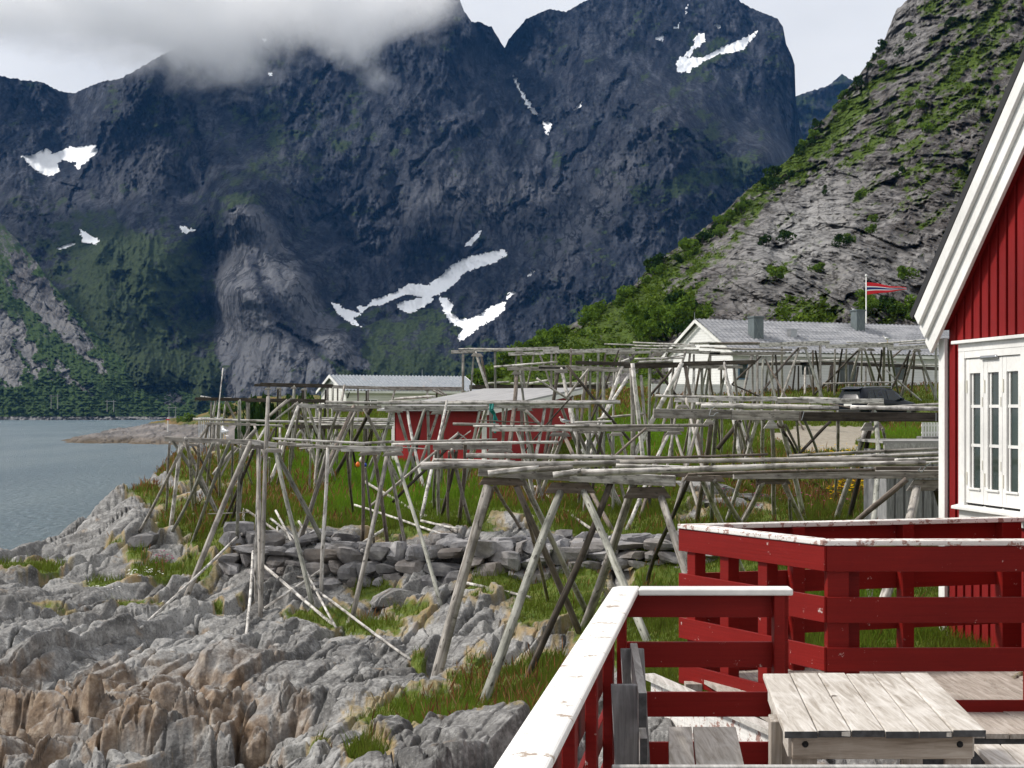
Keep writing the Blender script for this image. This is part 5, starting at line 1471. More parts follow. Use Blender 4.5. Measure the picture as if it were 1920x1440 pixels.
def build_near_rail():
    root = empty('deck_railing', (0.6, 7.8, -2.0), 'near red deck railing with broad peeling white handrail running to the lower left', 'railing')
    k = 0.152; ang = math.atan(k); y1 = 7.86; xo, xi = 0.545, 0.697
    L_ = lambda x, y: (x + (y - y1) * k, y)
    n0 = 1.2
    # handrail, left run and return, cut square to each other with the outer corner clipped
    outer = [L_(xo, n0), L_(xo, y1 + 0.09), (xo + 0.055, y1 + 0.148), (xi + 0.022, y1 + 0.148), L_(xi, y1), L_(xi, n0)]
    prism_xy(outer[::-1], -1.016, -0.98).build('handrail', M_CAP, root, bevel=0.010)
    prism_xy([(xi + 0.001, y1), (xi + 0.0235, y1 + 0.147), (1.56, y1 + 0.150), (1.555, y1)][::-1], -1.017, -0.981).build('handrail', M_WHITE, root, bevel=0.008)
    for i, (zt, zb) in enumerate([(-1.020, -1.148), (-1.286, -1.428), (-1.566, -1.704), (-1.846, -1.985)]):
        mb = MB(); a = np.array(L_(xo + 0.012, n0)); b = np.array(L_(xo + 0.012, y1 + 0.128)); rail_boards(mb, b, a, zt, zb, -0.024 if False else 0.024); mb.build('rail_board', M_RED, root, bevel=0.003)
        mb = MB(); rail_boards(mb, (1.545, y1 + 0.105), (xo + 0.042, y1 + 0.105), zt, zb, -0.024); mb.build('rail_board', M_RED, root, bevel=0.003)
    for y in (7.82, 6.95, 6.1, 5.25, 4.4, 3.5, 2.6):
        x, yy = L_(xo + 0.041, y); mb = MB(); c, s_ = math.cos(ang), math.sin(ang)
        M_ = Matrix.Translation((x, yy, 0)) @ Matrix.Rotation(-ang, 4, 'Z'); mb.box((0, -0.05, -2.1), (0.048, 0.05, -1.018), M_); mb.build('post', M_RED, root, bevel=0.004)
    mb = MB(); mb.box((1.452, y1 + 0.012, -2.1), (1.512, y1 + 0.100, -1.0175)); mb.build('post', M_RED, root, bevel=0.004)
    mb = MB(); mb.box((1.50, y1 + 0.131, -2.1), (1.552, y1 + 0.21, -1.0175)); mb.build('post', M_RED, root, bevel=0.004)
build_near_rail()

UA, UB, UC = np.array([1.255, 10.8]), np.array([2.055, 9.4]), np.array([4.9, 9.4])      # far deck: outer corner, front corner, right end
UD = np.array([4.14, 11.62])
def build_far_deck():
    dk = empty('wooden_deck', (2.6, 10.4, -2.0), 'weathered plank deck with grey-white skirting beside the red cabin', 'deck')
    Zf = -1.985
    # boards run with the cabin wall; clipped to the outline of the deck
    e = np.array([-0.181, 0.983]); s_ = np.array([0.983, 0.181])
    outline = [UA + (-0.13, -0.02), UB + (-0.26, -0.62), np.array([6.2, 8.75]), np.array([6.2, 12.0]), UD + (0, 0.15)]
    n = len(outline)
    mb = MB(); off = -1.0; C0 = np.array([2.5, 10.2])
    ends = MB()
    while off < 4.2:
        strip = [np.array(C0 + s_ * off - e * 6), np.array(C0 + s_ * (off + .137) - e * 6), np.array(C0 + s_ * (off + .137) + e * 6), np.array(C0 + s_ * off + e * 6)]
        poly = strip
        for i in range(n):                           # clip by each edge of the outline
            a, b = outline[i], outline[(i + 1) % n]; ed = b - a; out = []
            ins = lambda p: ed[0] * (p[1] - a[1]) - ed[1] * (p[0] - a[0]) >= 0
            for j in range(len(poly)):
                p, q = poly[j], poly[(j + 1) % len(poly)]; ip, iq = ins(p), ins(q)
                if ip: out.append(p)
                if ip != iq:
                    d1 = ed[0] * (p[1] - a[1]) - ed[1] * (p[0] - a[0]); d2 = ed[0] * (q[1] - a[1]) - ed[1] * (q[0] - a[0]); out.append(p + (q - p) * d1 / (d1 - d2))
            poly = out
            if len(poly) < 3: break
        if len(poly) >= 3:
            dz = rnd.uniform(-.003, .003); mb.prism([tuple(p) for p in poly], Zf - .03 + dz, Zf + dz, 'z')
        off += 0.145
    mb.build('floor_boards', M_DECK, dk)
    # edge plank and boarded skirt along the slanting side
    a, b = UA + (-0.16, -0.06), UB + (-0.30, -0.70); t = (b - a) / np.linalg.norm(b - a); nn = np.array([t[1], -t[0]])
    if nn[0] > 0: nn = -nn
    mb = MB(); rail_boards(mb, a - t * .05, b, Zf + .003, Zf - .032, 0.0 + 0.10 * (1 if np.dot(np.array([t[1], -t[0]]), nn) > 0 else -1)); mb.build('edge_plank', mat_plank('worn_edge_plank', [(0.30, 0.28, 0.25), (0.50, 0.48, 0.45), (0.66, 0.65, 0.62)]), dk)
    mb = MB(); Ls = np.linalg.norm(b - a); u = 0.0
    while u < Ls:
        p = a + t * u + nn * .03; q = a + t * min(u + .118, Ls) + nn * .03; rail_boards(mb, p, q, Zf - .036, Zf - .34 - 0.02 * math.sin(u * 3), 0.02); u += .121
    mb.build('skirting', M_CAPW, dk)
    mb = MB(); mb.box((1.8, 8.79, Zf - .2), (6.2, 8.82, Zf - .035)); mb.build('front_joist', M_ENDGRAIN, dk)
    for x, y in ((1.35, 10.6), (2.0, 9.5), (3.2, 9.0), (3.9, 10.9), (2.6, 10.8)):
        zg = float(ground_z(np.array([x]), np.array([y]))[0]); mb = MB(); mb.box((x - .06, y - .06, zg - .2), (x + .06, y + .06, Zf - .034)); mb.build('support_post', M_DECK, dk)
    root = empty('deck_railing', (1.6, 10.2, -2.0), 'far red deck railing with worn white top, its corner pointing at the viewer', 'railing')
    zc = -0.85; w = 0.15
    tAB = (UB - UA) / np.linalg.norm(UB - UA); nAB = np.array([tAB[1], -tAB[0]]); nAB = nAB if nAB[0] > 0 else -nAB       # inward (to the right)
    tAD = (UD - UA) / np.linalg.norm(UD - UA); nAD = np.array([tAD[1], -tAD[0]]); nAD = nAD if nAD[1] < 0 else -nAD       # inward (to the viewer)
    inA = UA + (nAB + nAD) * w * 1.0; inB = UB + np.array([0.06, w])
    prism_xy([tuple(p) for p in (UA, UB, inB, inA)], zc - .035, zc).build('handrail', M_CAPW, root, bevel=0.006)
    prism_xy([tuple(p) for p in (UB, UC, UC + (0, w), inB)], zc - .036, zc - .001).build('handrail', M_CAPW, root, bevel=0.006)
    prism_xy([tuple(p) for p in (inA, UD + nAD * w, UD, UA)], zc - .037, zc - .002).build('handrail', M_CAPW, root, bevel=0.006)
    for zt, zb in [(-0.888, -1.055), (-1.225, -1.395), (-1.560, -1.716), (-1.907, -2.06)]:
        off = 0.012
        mb = MB(); p, q = UA + nAB * off, UB + nAB * off - tAB * 0.0; sgn = 1 if np.dot(np.array([tAB[1], -tAB[0]]), nAB) > 0 else -1; rail_boards(mb, p, q, zt, zb, .025 * sgn); mb.build('rail_board', M_RED, root, bevel=0.003)
        mb = MB(); rail_boards(mb, UB + (0.028, 0.010), UC + (0, 0.010), zt - .003, zb - .003, -.025); mb.build('rail_board', M_RED, root, bevel=0.003)
        mb = MB(); p, q = UA + nAD * off + tAD * .06, UD + nAD * off - tAD * .06; sgn = 1 if np.dot(np.array([tAD[1], -tAD[0]]), nAD) > 0 else -1; rail_boards(mb, p, q, zt - .002, zb - .002, .025 * sgn); mb.build('rail_board', M_RED, root, bevel=0.003)
    def post(c, ang, hw=0.05, hd=0.05, mt=M_RED):
        mb = MB(); M_ = Matrix.Translation((c[0], c[1], 0)) @ Matrix.Rotation(ang, 4, 'Z'); mb.box((-hw, -hd, -2.05), (hw, hd, zc - .039), M_); mb.build('post', mt, root, bevel=0.004)
    aAB = math.atan2(tAB[1], tAB[0]); aAD = math.atan2(tAD[1], tAD[0])
    post(UA + nAB * .09 + tAB * .10 + nAD * 0.03, aAB); post(UA + nAB * .088 + tAB * .52, aAB); post(UA + nAB * .088 + tAB * 0.95, aAB)
    post(UB + (0.11, 0.088), 0, 0.072, 0.05); post(UB + (0.235, 0.20), 0, 0.045, 0.05)
    for u in (0.95, 1.9, 2.8): post(UA + nAD * .088 + tAD * u, aAD)
    post(UD + nAD * .088 - tAD * .12, aAD); post(UB + (1.42, 0.088), 0, .05, .05); post(UB + (2.4, 0.088), 0, .05, .05)
build_far_deck()

def build_near_deck():
    dk = empty('wooden_deck', (2.0, 5.0, -2.05), 'plank deck under the picnic table', 'deck')
    mb = MB(); x = 0.30
    while x < 6.0:
        y0 = 1.0; y1 = 7.9 if x > 0.55 else 7.9; k = 0.107
        a = np.array([x - .3, y0]); b = np.array([x + k * 6.6 - .3, 7.75]); V = [(a[0], a[1], 0), (a[0] + .138, a[1], 0), (b[0] + .138, b[1], 0), (b[0], b[1], 0)]
        mb.prism([(v[0], v[1]) for v in V], -2.08, -2.05, 'z'); x += .146
    mb.build('floor_boards', M_DECK, dk)
    for x, y in ((0.75, 7.5), (1.9, 7.5), (3.2, 7.5), (0.3, 4.5), (1.9, 4.5)):
        zg = float(ground_z(np.array([x]), np.array([max(y, 6.2)]))[0]); mb = MB(); mb.box((x - .06, y - .06, min(zg, -2.2) - .3), (x + .06, y + .06, -2.082)); mb.build('support_post', M_DECK, dk)
build_near_deck()

# ---- table and benches
TDIR = math.atan(0.107)
def build_table():
    d0, h = 5.44, -1.22; x0 = (1470 - CX) / FPX * d0
    root = empty('picnic_table', (x0 + .39, d0 + .6, -2.05), 'weathered picnic table with six bleached planks and dark front ends', 'table')
    k = 0.107; W = 0.775; Ln = 1.20
    def pt(u, v): return (x0 + u + k * v, d0 + v)
    mb = MB(); eg = MB(); n = 6; pw = W / n
    for i in range(n):
        a = i * pw + .002; b = (i + 1) * pw - .002; j = rnd.uniform(-.006, .006); dz = rnd.uniform(-.002, .002)
        mb.prism([pt(a, j), pt(b, j + rnd.uniform(-.004, .004)), pt(b, Ln + j), pt(a, Ln + j)], h - .026 + dz, h + dz, 'z')
        eg.prism([pt(a, j - .0025), pt(b, j - .0025), pt(b, j - .0003), pt(a, j - .0003)], h - .026 + dz, h - .001 + dz, 'z')
    top = mb.build('tabletop', M_TABLE, root, bevel=0.005); eg.build('end_grain', M_ENDGRAIN, top)
    def plank(name, mat, u0, u1, v0, v1, z0, z1):
        m = MB(); m.prism([pt(u0, v0), pt(u1, v0), pt(u1, v1), pt(u0, v1)], z0, z1, 'z'); return m.build(name, mat, root, bevel=0.004)
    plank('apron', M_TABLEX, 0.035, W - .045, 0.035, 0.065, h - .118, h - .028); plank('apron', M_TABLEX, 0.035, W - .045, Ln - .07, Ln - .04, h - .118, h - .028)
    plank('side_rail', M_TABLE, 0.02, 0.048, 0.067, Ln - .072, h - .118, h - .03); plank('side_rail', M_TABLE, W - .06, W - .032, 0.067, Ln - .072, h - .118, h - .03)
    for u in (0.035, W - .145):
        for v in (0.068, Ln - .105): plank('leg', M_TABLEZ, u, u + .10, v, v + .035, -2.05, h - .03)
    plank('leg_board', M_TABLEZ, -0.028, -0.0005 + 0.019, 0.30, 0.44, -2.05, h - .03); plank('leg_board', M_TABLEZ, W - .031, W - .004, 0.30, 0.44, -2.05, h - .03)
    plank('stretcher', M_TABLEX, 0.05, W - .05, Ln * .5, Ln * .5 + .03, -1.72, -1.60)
    for u in (0.085, W - .095): m = MB(); V, Fc = lathe([(0.011, -.006), (0.013, 0.0)], 10, 'y'); m.put(V + np.array([*pt(u, 0.034), h - .060]), Fc); m.build('bolt', M_DARK, root)
def build_bench(label, x0, d0, W, Ln, h, back, loc_lab, k=0.107):
    root = empty('picnic_bench', (x0 + W / 2, d0 + Ln / 2, -2.05), label, 'bench', 'benches round the picnic table')
    def pt(u, v): return (x0 + u + k * v, d0 + v)
    mb = MB(); n = 2
    wd = [0.13, 0.235] if W > .3 else [W / 2, W / 2]; a = 0
    eg = MB()
    for i in range(n):
        mb.prism([pt(a + .003, 0), pt(a + wd[i] * W / sum(wd) - .003, rnd.uniform(-.01, .01)), pt(a + wd[i] * W / sum(wd) - .003, Ln), pt(a + .003, Ln)], h - .03, h, 'z')
        eg.prism([pt(a + .004, -.0125), pt(a + wd[i] * W / sum(wd) - .004, -.0125), pt(a + wd[i] * W / sum(wd) - .004, -.0105), pt(a + .004, -.0105)], h - .029, h - .001, 'z'); a += wd[i] * W / sum(wd)
    mb.build('seat', M_TABLE, root, bevel=0.004)
    for u in (0.03, W - .09):
        for v in (0.12, Ln - .18):
            m = MB(); m.prism([pt(u, v), pt(u + .06, v), pt(u + .06, v + .06), pt(u, v + .06)], -2.05, h - .031, 'z'); m.build('leg', M_TABLEZ, root)
    m = MB(); m.prism([pt(0.03, 0.19), pt(W - .03, 0.19), pt(W - .03, 0.22), pt(0.03, 0.22)], h - .13, h - .032, 'z'); m.build('cross_rail', M_TABLEX, root)
    return root, pt
build_table()
def build_benches():
    root, pt = build_bench('left picnic bench with a grey plank backrest seen end-on beside the white handrail', 0.655, 5.95, 0.34, 1.12, -1.565, True, '')
    # backrest: two planks on edge running away from the eye, two flat uprights outside
    xb = lambda px, d: (px - CX) / FPX * d
    for (d0, d1, pl, pr, zt, zb) in [(6.05, 7.35, 1197, 1213, -1.195, -1.345), (6.08, 7.35, 1200, 1214, -1.395, -1.56)]:
        a, b = xb(pl, d0), xb(pr, d0); s_ = (xb(1222, 7.35) - .034 - a) / (d1 - d0) if False else 0.056
        m = MB(); m.prism([(a, d0), (b, d0), (b + s_ * (d1 - d0), d1), (a + s_ * (d1 - d0), d1)], zb, zt, 'z'); bo = m.build('backrest', M_GREYY, root, bevel=0.003)
        m = MB(); m.prism([(a + .001, d0 - .003), (b - .001, d0 - .003), (b - .001, d0 - .0005), (a + .001, d0 - .0005)], zb + .002, zt - .002, 'z'); m.build('end_grain', M_ENDGRAIN, bo)
    for d, pl, pr, zt in [(6.22, 1146, 1196, -1.195), (7.22, 1164, 1209, -1.205)]:
        a, b = xb(pl, d), xb(pr, d) - .004; m = MB(); lean = 0.045
        m.put([(a + lean, d, -2.05), (b + lean, d, -2.05), (b + lean, d + .03, -2.05), (a + lean, d + .03, -2.05), (a, d, zt), (b, d, zt), (b, d + .03, zt), (a, d + .03, zt)], [(3, 2, 1, 0), (4, 5, 6, 7), (0, 1, 5, 4), (1, 2, 6, 5), (2, 3, 7, 6), (3, 0, 4, 7)])
        m.build('upright', M_GREYZ, root, bevel=0.003)
    build_bench('right picnic bench, low bleached seat on the far side of the table', (1832 - CX) / FPX * 6.6 - 0.11, 5.55, 0.36, 1.15, -1.565, False, '')
    # the bench whose back closes the bottom of the view
    root, pt = build_bench('nearest picnic bench, only the pale top edge of its backrest showing', 0.42, 3.3, 1.35, 0.36, -1.565, False, '', 0.0)
    d = 4.60; m = MB(); m.box((xb(1147, d), d - .03, -1.30), (xb(2010, d), d, -1.140)); m.build('backrest', M_GREYY, root, bevel=0.004)
    for px in (1230, 1900): m = MB(); m.box((xb(px, d), d - .061, -2.05), (xb(px, d) + .09, d - .031, -1.17)); m.build('upright', M_GREYZ, root)
build_benches()
# ---------------------------------------------------------------- houses, shed, car, flag, small things
def mat_boards(name, col, pitch, axis='z', depth=0.5, rough=0.6):
    t = NT(name); tc = t.coord('Object'); sp = t.n('SeparateXYZ'); t.l(tc, sp.inputs[0])
    ph = t.math('FRACT', t.math('DIVIDE', sp.outputs[axis.upper()], pitch)); line = t.ramp(ph, [(0.0, 0.0), (0.10, 1.0), (0.94, 0.92), (1.0, 0.6)])
    n = t.noise(tc, 2.0, 5, 0.6); c = t.ramp(n, [(0.3, tuple(a * 0.88 for a in col)), (0.7, col)])
    c = t.mix(t.math('MULTIPLY', t.math('SUBTRACT', 1.0, line), depth), c, tuple(a * 0.3 for a in col))
    return t.bsdf(c, rough, t.bump(line, 0.5, 0.02), 0.3)
M_CLAP = mat_boards('white_weatherboard', (0.80, 0.80, 0.79), 0.16)
M_CLAPC = mat_boards('cream_weatherboard', (0.72, 0.715, 0.66), 0.17)
M_SHEDB = mat_boards('red_shed_boards', (0.33, 0.016, 0.018), 0.16, 'x', 0.7)

def tile_roof(L0, L1, y0, z0, y1, z1, wave, rows, amp, step, name, mat, parent):
    """a roof plane from eave (y0,z0) to ridge (y1,z1), waved along x and stepped up the slope"""
    nx = int((L1 - L0) / wave * 5) + 1; ny = rows * 3 + 1
    x = np.linspace(L0, L1, nx); f = np.linspace(0, 1, ny)
    X, Fv = np.meshgrid(x, f); ph = (Fv * rows) % 1.0
    up = np.array([-(z1 - z0), (y1 - y0)]) / math.hypot(y1 - y0, z1 - z0)
    if up[1] < 0: up = -up
    h = amp * (0.5 + 0.5 * np.cos(X / wave * 2 * math.pi)) + step * (1 - ph)
    Y = y0 + (y1 - y0) * Fv + up[0] * h; Z = z0 + (z1 - z0) * Fv + up[1] * h
    return add(name, np.stack([X, Y, Z], -1).reshape(-1, 3), grid_faces(ny, nx), mat, parent, False, local=True)
def mat_tiles():
    t = NT('grey_roof_tile'); p = t.coord('Object'); n = t.noise(p, 6.0, 4); m = t.noise(t.coord('Object', (0.6, 2, 2)), 1.0, 4)
    c = t.ramp(n, [(0.3, (0.13, 0.135, 0.15)), (0.7, (0.27, 0.275, 0.29))]); c = t.mix(t.ramp(m, [(0.4, 0.0), (0.65, 0.6)]), c, (0.40, 0.40, 0.42))
    return t.bsdf(c, 0.6, None, 0.35)
def mat_corr():
    t = NT('corrugated_iron'); p = t.coord('Object'); n = t.noise(p, 3.0, 5, 0.6); s = t.noise(t.coord('Object', (4, 0.5, 0.5)), 1.0, 4)
    c = t.ramp(n, [(0.3, (0.17, 0.195, 0.22)), (0.7, (0.29, 0.31, 0.34))]); c = t.mix(t.ramp(s, [(0.62, 0.0), (0.75, 0.6)]), c, (0.34, 0.22, 0.17))
    return t.bsdf(c, 0.45, None, 0.4)
def window(parent, a, b, z0, z1, y, panes=1, frame=None, sill=True):
    m = MB(); f = .07; m.box((a, y - .03, z0), (a + f, y + .02, z1)); m.box((b - f, y - .03, z0), (b, y + .02, z1)); m.box((a + f, y - .028, z1 - f), (b - f, y + .02, z1)); m.box((a + f, y - .028, z0), (b - f, y + .02, z0 + f))
    for i in range(1, panes): x = a + (b - a) * i / panes; m.box((x - f / 2, y - .026, z0 + f), (x + f / 2, y + .02, z1 - f))
    fr = m.build('window', frame or M_WHITE, parent, local=True)
    g = MB(); g.box((a + f, y - .012, z0 + f), (b - f, y + .0, z1 - f)); g.build('pane', bpy.data.materials['window_glass'], fr, local=True)
    return fr

def gable_house(root, L, hw, ze, zr, wall, roofmat, wave, rows, amp, step, ov=0.35, ovg=0.3, trim=M_WHITE):
    ie = ze + 0.0; sl = (zr - ze) / (hw + ov)
    wt = ze + sl * ov - 0.05
    m = MB(); m.prism([(-hw, 0), (hw, 0), (hw, wt), (0, zr - .10), (-hw, wt)], 0.0, L, 'x'); w = m.build('wall', wall, root, local=True)
    tile_roof(-ovg, L + ovg, -hw - ov, ze, 0, zr, wave, rows, amp, step, 'roof', roofmat, root); tile_roof(-ovg, L + ovg, hw + ov, ze, 0, zr, wave, rows, amp, step, 'roof', roofmat, root)
    for x0 in (-ovg - .03, L + ovg):
        for s_ in (-1, 1):
            m = MB(); p = [(s_ * (hw + ov), ze - .17), (s_ * (hw + ov), ze + .03), (0, zr + .06), (0, zr - .16)]; m.prism(p if s_ > 0 else p[::-1], x0, x0 + .03, 'x'); m.build('barge_board', trim, root, local=True)
    m = MB(); m.box((-ovg, -hw - ov - .02, ze - .16), (L + ovg, -hw - ov + .01, ze - .0)); m.build('fascia', trim, root, local=True)
    for x in (-.02, L - .08):
        m = MB(); m.box((x, -hw - .02, 0), (x + .10, -hw - .001, wt - .05)); m.build('corner_board', trim, root, local=True)
    return w

def build_houses():
    tm = mat_tiles(); cm = mat_corr()
    r = empty('white_house', (11.2, 85.0, 0.95), 'long white house with grey tiled roof and two metal-clad chimneys', 'house', None, math.atan2(7.0, 16.5))
    gable_house(r, 18.2, 3.75, 2.42, 4.52, M_CLAP, tm, 0.30, 13, 0.055, 0.07)
    cmat = mat_plain('chimney_cladding', (0.115, 0.14, 0.145), 0.5, 0.4, 0, 0.12, 3)
    for x, y, w, z0, z1 in ((2.6, -2.1, .66, 2.7, 4.68), (10.95, -0.7, .62, 3.5, 5.40)):
        m = MB(); m.box((x - w / 2, y - w / 2, z0), (x + w / 2, y + w / 2, z1 - .08))
        ch = m.build('chimney', cmat, r, local=True); m = MB(); m.box((x - w / 2 - .05, y - w / 2 - .05, z1 - .08), (x + w / 2 + .05, y + w / 2 + .05, z1)); m.build('cap', cmat, ch, local=True)
        m = MB()
        for s_ in (-1, 1):                          # folded crosses pressed into the cladding
            m.put([(x - s_ * w / 2, y - w / 2 - .012, z0 + .5), (x - s_ * (w / 2 - .06), y - w / 2 - .012, z0 + .5), (x + s_ * w / 2, y - w / 2 - .012, z1 - .16), (x + s_ * (w / 2 - .06), y - w / 2 - .012, z1 - .16)], [(0, 1, 2, 3)])
        m.build('seam', mat_plain('seam_metal', (0.16, 0.19, 0.19)) if x < 5 else bpy.data.materials['seam_metal'], ch, local=True)
    m = MB(); m.box((5.0, -2.2, 3.2), (5.42, -1.8, 3.95)); m.box((4.95, -2.25, 3.951), (5.47, -1.75, 4.0)); m.build('roof_vent', M_METAL, r, local=True)
    window(r, 4.6, 5.5, 1.15, 2.05, -3.76, 1); window(r, 7.3, 8.6, 0.25, 2.1, -3.76, 2, mat_plain('grey_frame', (0.3, 0.31, 0.32))); window(r, 0.35, 1.0, 0.9, 2.0, -3.76, 1, mat_plain('blue_frame', (0.12, 0.22, 0.33))); window(r, 11.2, 12.2, 0.9, 2.0, -3.76, 1)
    m = MB(); m.tube((-.33, 0, 4.5), (-.33, 0, 5.0), 0.025, 0.008, 6); m.build('ridge_spike', M_METAL, r, local=True)
    m = MB(); m.box((-5.2, -3.6, -.2), (-.04, -3.45, .62)); m.build('low_plinth_wall', M_CLAP, r, local=True)
    r = empty('white_house', (-13.2, 105.0, -1.0), 'small white house with corrugated iron roof beyond the racks', 'house', None, math.atan2(4.0, 8.9))
    gable_house(r, 10.2, 3.1, 2.5, 3.68, M_CLAPC, cm, 0.26, 1, 0.09, 0.0, 0.3, 0.3)
    window(r, 1.3, 2.4, 0.9, 1.9, -3.11, 2)
    window(r, 5.0, 6.2, 0.9, 1.9, -3.11, 2)
    m = MB(); V, Fc, uv = log_arrays((0.15, -3.42, 2.42), (0.12, -3.14, 2.0), .045, .045, 2, 8, 0, 0); m.put(V, Fc); m.build('downpipe', M_DARK, r, local=True)
    m = MB(); m.tube((7.0, 0, 3.6), (7.0, 0, 4.2), .02, .015, 6); m.build('aerial', M_METAL, r, local=True)
    # red shed: local x along its front-left wall, y towards the back
    A = np.array([-4.47, 53.0]); B = np.array([-0.99, 51.0]); u = (B - A) / np.linalg.norm(B - A); v = np.array([-u[1], u[0]]); La = np.linalg.norm(B - A); Lb = 6.9
    r = empty('red_shed', (A[0], A[1], -2.3), 'low red boarded shed with grey lean-to roof and white corner boards', 'shed', None, math.atan2(u[1], u[0]))
    zf, zb = 2.42, 3.20
    m = MB(); m.prism([(0, 0), (Lb, 0), (Lb, zb - .10), (0, zf - .10)], 0, La, 'x'); m.build('wall', M_SHEDB, r, local=True)
    rf = NT('grey_felt_roof'); fn = rf.noise(rf.coord('Object', (1, 0.4, 1)), 2.0, 5); rp = rf.n('SeparateXYZ'); rf.l(rf.coord('Object'), rp.inputs[0]); ln = rf.ramp(rf.math('FRACT', rf.math('MULTIPLY', rp.outputs['X'], 2.0)), [(0.0, 0.7), (0.05, 1.0), (0.95, 1.0), (1.0, 0.7)])
    rf.bsdf(rf.mix(1.0, rf.ramp(fn, [(0.3, (0.27, 0.265, 0.27)), (0.7, (0.36, 0.355, 0.355))]), ln, 'MULTIPLY'), 0.75)
    sl = (zb - zf) / Lb
    m = MB(); m.prism([(-.55, zf - .55 * sl - .03), (Lb + .25, zb + .25 * sl - .03), (Lb + .25, zb + .25 * sl + .04), (-.55, zf - .55 * sl + .04)], -.3, La + .32, 'x'); m.build('roof', rf.m, r, local=True)
    m = MB(); m.prism([(-.55, zf - .55 * sl - .20), (Lb + .25, zb + .25 * sl - .20), (Lb + .25, zb + .25 * sl - .032), (-.55, zf - .55 * sl - .032)], La + .29, La + .325, 'x'); m.build('barge_board', M_WHITE, r, local=True)
    for (x, y) in ((-.015, -.02), (La - .10, -.02)): m = MB(); m.box((x, y, 0), (x + .14, -.001, zf - .12)); m.build('corner_board', M_WHITE, r, local=True)
    for y, z in ((0.0, zf), (Lb - .13, zb)): m = MB(); m.box((La + .001, y, 0), (La + .02, y + .13, z - .15)); m.build('corner_board', M_WHITE, r, local=True)
    # grey boarded outhouse by the cabin corner
    g = empty('grey_boarded_hut', (7.0, 22.6, -2.2), 'grey vertically boarded hut half hidden behind the cabin corner', 'hut', None, 0.0)
    x0 = (1662 - CX) / FPX * 22.6 - 7.0; m = MB(); x = x0
    while x < 4: m.box((x, 0, 0), (x + .115, .03, 1.6)); m.box((x + .105, .03, 0), (x + .16, .05, 1.6)); x += .15
    m.build('wall_boards', M_GREYZ, g, local=True)
    m = MB(); m.box((x0 + .01, .051, 0), (4, 1.5, 1.58)); m.build('wall', M_GREYZ, g, local=True)
    m = MB(); m.box((x0 - .05, -.08, 1.55), (4.1, -.002, 1.70)); m.build('fascia', M_GREYY, g, local=True)
    m = MB(); m.box((x0 - .08, -.075, 1.701), (4.1, 1.6, 1.74)); m.build('roof', mat_plain('grey_roof_boards', (0.33, 0.32, 0.31), 0.8), g, local=True)
    # white picket panel on a stone footing
    d = 43.0; a = P(1728, 818, d)
    f = empty('picket_fence', (a[0] + .9, d, a[2]), 'short white picket fence on a stone footing beside the cabin', 'fence'); m = MB()
    for i in range(22):
        x = a[0] + i * .088; pk = MB(); pk.box((x, d - .02, a[2]), (x + .062, d, a[2] + .42)); pk.build('picket', M_WHITE, f)
    m = MB(); m.box((a[0], d + .001, a[2] + .08), (a[0] + 1.95, d + .04, a[2] + .14)); m.box((a[0], d + .001, a[2] + .30), (a[0] + 1.95, d + .04, a[2] + .36)); m.build('rail', M_WHITE, f)
    zg = float(ground_z(np.array([a[0] + .5]), np.array([d]))[0]); m = MB(); m.box((a[0] - .08, d - .3, min(zg, a[2] - .3) - .3), (a[0] + 2.4, d + .3, a[2] - .001)); o = m.build('stone_footing', M_STONE, loc=(a[0] + 1, d, a[2]), bevel=0.03); tag(o, 'stone footing carrying the white picket fence', 'footing')
build_houses()

